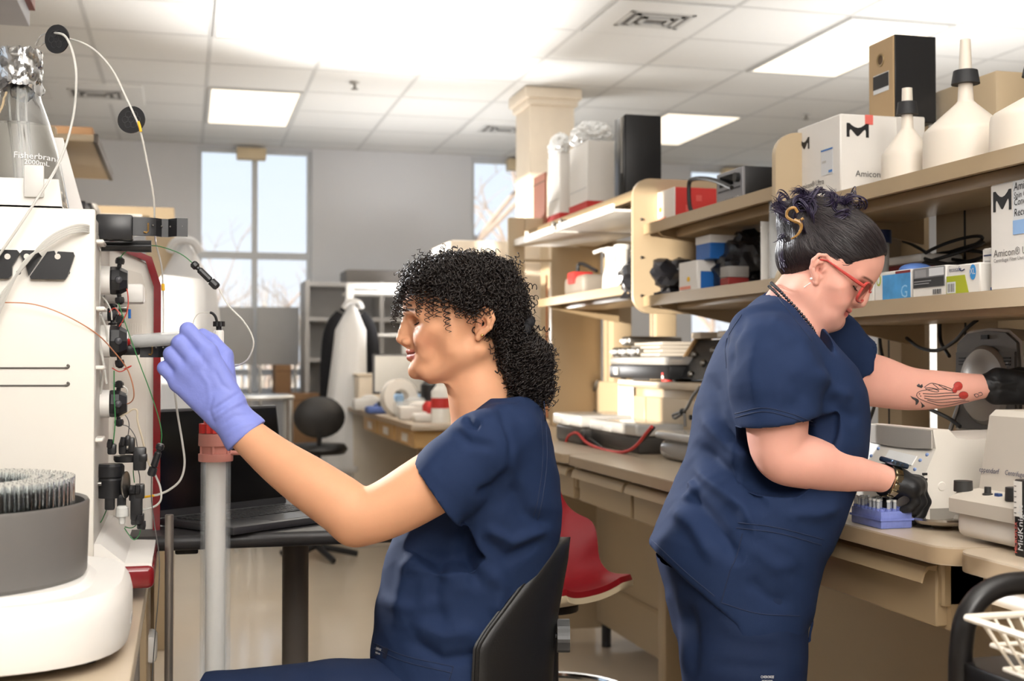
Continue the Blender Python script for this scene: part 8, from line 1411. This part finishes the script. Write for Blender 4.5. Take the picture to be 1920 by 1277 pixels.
# ---- on the middle worktop
def boxtray(pl, pr, py, x0, dep, h1, lab, mlow, mhi, name='gel_tray'):
    y0, y1 = corner(pr, x0), corner(pl, x0); t = thing(name, (x0, y0, ZC), lab, 'tray'); obj('base', B((x0, y0, ZC), (x0+dep, y1, ZC+h1*0.6), 0.012, 3), mlow, t); obj('lid', B((x0-0.01, y0-0.01, ZC+h1*0.6), (x0+dep+.01, y1+.01, ZC+h1), 0.010, 3), mhi, t); obj('handle', B((x0-0.014, (y0+y1)/2-0.05, ZC+h1*0.62), (x0-0.008, (y0+y1)/2+0.05, ZC+h1*0.85), 0.003), mhi, t); return t
M_HC = MATS['hazy_clear']; M_DK = mat('dark_tray', (62, 58, 54), rough=0.35)
boxtray(1096, 1196, 805, 1.40, 0.24, 0.095, 'dark gel tank with a clear lid on the worktop behind the red cable', M_DK, M_HC); boxtray(1042, 1090, 800, 1.36, 0.22, 0.105, 'dark gel tank with a clear lid farther along the worktop', M_DK, M_HC)
y0, y1 = corner(1318, 1.40), corner(1232, 1.40); t = thing('food_container', (1.40, y0, ZC), 'clear rounded plastic container beside the standing woman\'s back', 'container'); M_HG = mat('hazy_grey_clear', (196, 190, 182), rough=0.15, trans=0.55); obj('tub', B((1.40, y0, ZC), (1.60, y1, ZC+0.062), 0.028, 4), M_HG, t); obj('lid', B((1.392, y0-.008, ZC+0.062), (1.608, y1+.008, ZC+0.086), 0.011, 4), M_HC, t)
for pts, m, lab in (([(1065, 852), (1060, 838), (1066, 818), (1082, 812), (1100, 830), (1130, 843), (1165, 848), (1190, 838), (1212, 812), (1222, 800)], M_RED, 'red electrode cable looping in front of the gel tanks'), ([(1075, 850), (1095, 838), (1104, 826), (1090, 812), (1110, 826), (1140, 845), (1175, 847), (1205, 825), (1226, 802)], M_CORD, 'black electrode cable twisted with the red one')):
    tag(obj('electrode_cable', MB().tube(catmull([at(*p, x=1.36 if m is M_RED else 1.375) for p in pts], 8), 0.0052, 8), m), lab, 'cable')
c = at(1276, 772, x=1.545); t = thing('cable_tie', tuple(c), 'grey cable with a black tie hanging by the riser cabinet', 'cable'); obj('cable', MB().tube(catmull([at(1312, 726, x=1.535), at(1298, 745, x=1.53), at(1286, 768, x=1.53), at(1270, 775, x=1.53), at(1262, 778, x=1.53), at(1266, 784, x=1.53), at(1282, 776, x=1.53), at(1285, 800, x=1.53)], 8), 0.005, 8), mat('cable_grey', (110, 106, 102), rough=0.5), t); obj('tie', MB().sphere(at(1280, 772, x=1.53), 0.014, 12, (0.8, 1, 0.8)), M_BLACK, t)
tag(obj('wall_cable', MB().tube(catmull([at(1120, 715, x=1.826), at(1112, 740, x=1.826), at(1112, 760, x=1.826), at(1118, 785, x=1.826)], 8), 0.008, 8), MATS['cable_grey']), 'grey cable running down the splash back', 'cable')
# ---- far bench clutter
mz = ZC; mp0, mp1 = at(703, 735, y=7.2), at(802, 667, y=7.2); t = thing('monitor', (1.5, 7.2, ZC), 'grey computer monitor on the far bench', 'monitor'); obj('screen', B((mp0[0], 7.2, mp0[2]), (mp1[0]+0.12, 7.23, mp1[2]), 0.004), mat('monitor_grey', (128, 126, 122), rough=0.4), t); obj('bezel', B((mp0[0]-.01, 7.206, mp0[2]-.012), (mp1[0]+.13, 7.24, mp1[2]+.01), 0.004), M_BLACK, t); obj('stand', B((mp1[0]-.02, 7.24, ZC), (mp1[0]+.06, 7.28, mp0[2]+.15), 0.004), M_BLACK, t); obj('stand_foot', B((mp0[0]+.1, 7.15, ZC), (mp1[0]+.08, 7.34, ZC+.012), 0.004), M_BLACK, t)
tag(obj('dark_bottle', MB().lathe([(0, 0), (0.05, 0), (0.05, 0.17), (0.02, 0.20), (0, 0.20)], at(806, 735, y=6.55)*[1, 1, 0]+[0, 0, ZC], EZ, 20), M_BLACK), 'tall black bottle beside the grey monitor', 'bottle')
p = at(826, 765, y=5.9); c = np.array((p[0], 5.9, ZC)); t = thing('spray_bottle', tuple(c), 'white bottle with a red label at the near end of the far bench', 'bottle'); obj('bottle', MB().lathe([(0, 0), (0.045, 0), (0.045, 0.15), (0.03, 0.17), (0.022, 0.18), (0.022, 0.21), (0, 0.21)], c, EZ, 24), M_WBT, t, angle=40); obj('label', MB().lathe([(0.0455, 0.07), (0.0455, 0.12)], c, EZ, 24), M_RED, t)
tag(obj('red_canister', MB().lathe([(0, 0), (0.035, 0), (0.035, 0.08), (0.02, 0.10), (0, 0.10)], (at(805, 760, y=6.0)[0], 6.0, ZC), EZ, 20), M_RED), 'small red canister beside the white bottle', 'canister')
p = at(748, 778, y=6.6); tag(obj('tape_roll', MB().lathe([(0.045, -0.03), (0.10, -0.03), (0.10, 0.03), (0.045, 0.03), (0.045, -0.03)], (p[0], 6.6, ZC+0.1), (0.3, -1, 0.1), 28), M_PAPER), 'white roll standing on edge on the far bench', 'roll')
rg2 = random.Random(9)
for i, (px_, y_, s_, m, lab) in enumerate(((690, 7.5, (.09, .06, .05), M_WHITE, 'white crumpled wrap at the far end of the far bench'), (712, 7.0, (.08, .06, .03), mat('notebook_blue', (70, 92, 150), rough=0.5), 'blue notebook on the far bench'), (730, 7.0, (.07, .05, .05), M_BLACK, 'black device on the far bench in front of the monitor'), (775, 6.5, (.10, .07, .06), M_CLEAR, 'clear bag of tubes on the far bench'), (783, 6.2, (.10, .05, .05), M_PAPER, 'white low carton near the white roll'), (800, 6.0, (.07, .05, .03), M_PAPER, 'white tray near the red canister'), (765, 6.9, (.08, .05, .08), MATS['pale_blue_plastic'], 'pale blue box in front of the monitor'))):
    x_ = at(px_, 760, y=y_)[0]; t = thing('lab_clutter', (x_, y_, ZC), lab, 'lab item'); obj('body', B((x_-s_[0], y_-s_[1], ZC), (x_+s_[0], y_+s_[1], ZC+s_[2]*1.4), 0.015, 2), m, t); obj('top', MB().sphere((x_+.01, y_, ZC+s_[2]*1.4), s_[0]*0.6, 12, (1, .8, .45)), m, t)
a, b = at(640, 720, y=8.3), at(702, 700, y=8.3); t = thing('cream_bin', (1.05, 8.3, ZC), 'cream box at the far end of the far bench by the white coat', 'box'); xb_ = at(668, 700, y=8.0)[0]; obj('box', B((xb_, 7.9, ZC), (xb_+0.26, 8.1, at(680, 705, y=8.0)[2]), 0.01), M_PIL, t); obj('lid', B((xb_-.008, 7.892, at(680, 705, y=8.0)[2]), (xb_+0.268, 8.108, at(680, 700, y=8.0)[2]), 0.006), M_PIL, t)
# ---- cart with wire basket at the bottom right
CX = P(1800, 1200, 1.56); yk = CX[1]; ca = thing('lab_cart', (CX[0]+0.2, yk, 0), 'black tube-framed cart at the bottom right corner', 'cart')
fr = [at(*p, y=yk) for p in ((1803, 1500), (1800, 1290), (1803, 1210), (1812, 1160), (1838, 1120), (1880, 1098), (1940, 1092), (2020, 1092))]; M_BT = mat('black_gloss_tube', (22, 20, 20), rough=0.34, spec=0.5)
low = np.array((fr[0][0], yk, 0.05)); obj('frame_tube', MB().tube(catmull([low]+fr+[fr[-1]+(0.03, 0, -0.06), np.array((fr[-1][0]+0.04, yk, 0.05))], 8), 0.0145, 14), M_BT, ca); obj('frame_tube', MB().tube(catmull([low-(0, 0.5, 0)]+[q-(0, 0.5, 0) for q in fr]+[fr[-1]+(0.03, -0.5, -0.06), np.array((fr[-1][0]+0.04, yk-0.5, 0.05))], 8), 0.0145, 14), M_BT, ca)
zq = at(1803, 1237, y=yk)[2]; obj('shelf_tray', B((fr[0][0]-0.005, yk-0.5, zq-0.03), (fr[-1][0]+0.03, yk+0.01, zq), 0.004), M_BT, ca); obj('shelf_tray', B((fr[0][0]-0.005, yk-0.5, 0.2), (fr[-1][0]+0.03, yk+0.01, 0.23), 0.004), M_BT, ca)
for x_ in (low[0], fr[-1][0]+0.04):
    for y_ in (yk, yk-0.5): obj('caster', MB().cyl((x_-0.012, y_, 0.028), (x_+0.012, y_, 0.028), 0.028, n=16), M_BLACK, ca)
xa = at(1822, 1165, y=yk-0.06)[0]; zb1, zb0 = at(1822, 1162, y=yk-0.06)[2], zq+0.004; wb = thing('wire_basket', (xa+0.15, yk-0.2, zb0), 'cream wire basket standing on the black cart', 'basket'); M_WIRE = mat('cream_wire', (222, 212, 196), rough=0.4); X0, X1, Y0, Y1 = xa, xa+0.22, yk-0.40, yk-0.05; zb1 = max(zb1, zb0+0.06)
def loop(x0, x1, y0, y1, z, r): obj('rim_wire', MB().tube(catmull([(x0, y0, z), (x1, y0, z), (x1, y1, z), (x0, y1, z), (x0, y0, z)], 6), r, 8), M_WIRE, wb)
def lp4(x0, x1, y0, y1, z, r): mb = MB(); pts = [(x0, y0, z), (x1, y0, z), (x1, y1, z), (x0, y1, z)]; [mb.tube([pts[i], pts[(i+1) % 4]], r, 8) for i in range(4)]; obj('rim_wire', mb, M_WIRE, wb)
lp4(X0, X1, Y0, Y1, zb1, 0.0045); lp4(X0+.02, X1-.02, Y0+.02, Y1-.02, zb0+.03, 0.0028); lp4(X0+.03, X1-.03, Y0+.03, Y1-.03, zb0+.003, 0.0028)
for i in range(1, 12):
    for f_ in (0, 1):
        u = i/12; 
        if f_: A1 = (X0+(X1-X0)*u, Y1, zb1); B1 = (X0+.03+(X1-X0-.06)*u, Y1-.03, zb0+.003); C1 = (B1[0], Y0+.03, B1[2]); D1 = (A1[0], Y0, zb1)
        else: A1 = (X0, Y0+(Y1-Y0)*u, zb1); B1 = (X0+.03, Y0+.03+(Y1-Y0-.06)*u, zb0+.0045); C1 = (X1-.03, B1[1], B1[2]); D1 = (X1, A1[1], zb1)
        obj('wire', MB().tube([A1, B1, C1, D1], 0.0020, 6), M_WIRE, wb)
for i, (u, v, h) in enumerate(((0.30, 0.80, 0.06), (0.45, 0.55, 0.075), (0.66, 0.78, 0.05))): c = np.array((X0+.03+(X1-X0-.06)*u, Y0+.04+(Y1-Y0-.08)*v, zb0+.0075)); t = thing('clip_box', tuple(c), ('small white plastic holder in the wire basket, leftmost', 'small white plastic holder in the middle of the wire basket', 'small white plastic holder in the wire basket, rightmost')[i], 'holder'); obj('body', B(c-(0.03, 0.02, 0), c+(0.03, 0.02, h*0.7), 0.004), M_WHITE, t); obj('jaw', MB().prism([(-.03, h*.7), (.03, h*.7), (.022, h), (.012, h), (.014, h*.8), (-.014, h*.8), (-.012, h), (-.022, h)], c-(0, .012, 0), EX, EZ, EY, 0.024), M_WHITE, t); obj('dark_insert', B(c+(-.02, -.0215, h*.15), c+(.02, -.0195, h*.4)), mat('insert_slate', (84, 90, 100), rough=0.5), t)
build_woman_sitting()
build_woman_standing()
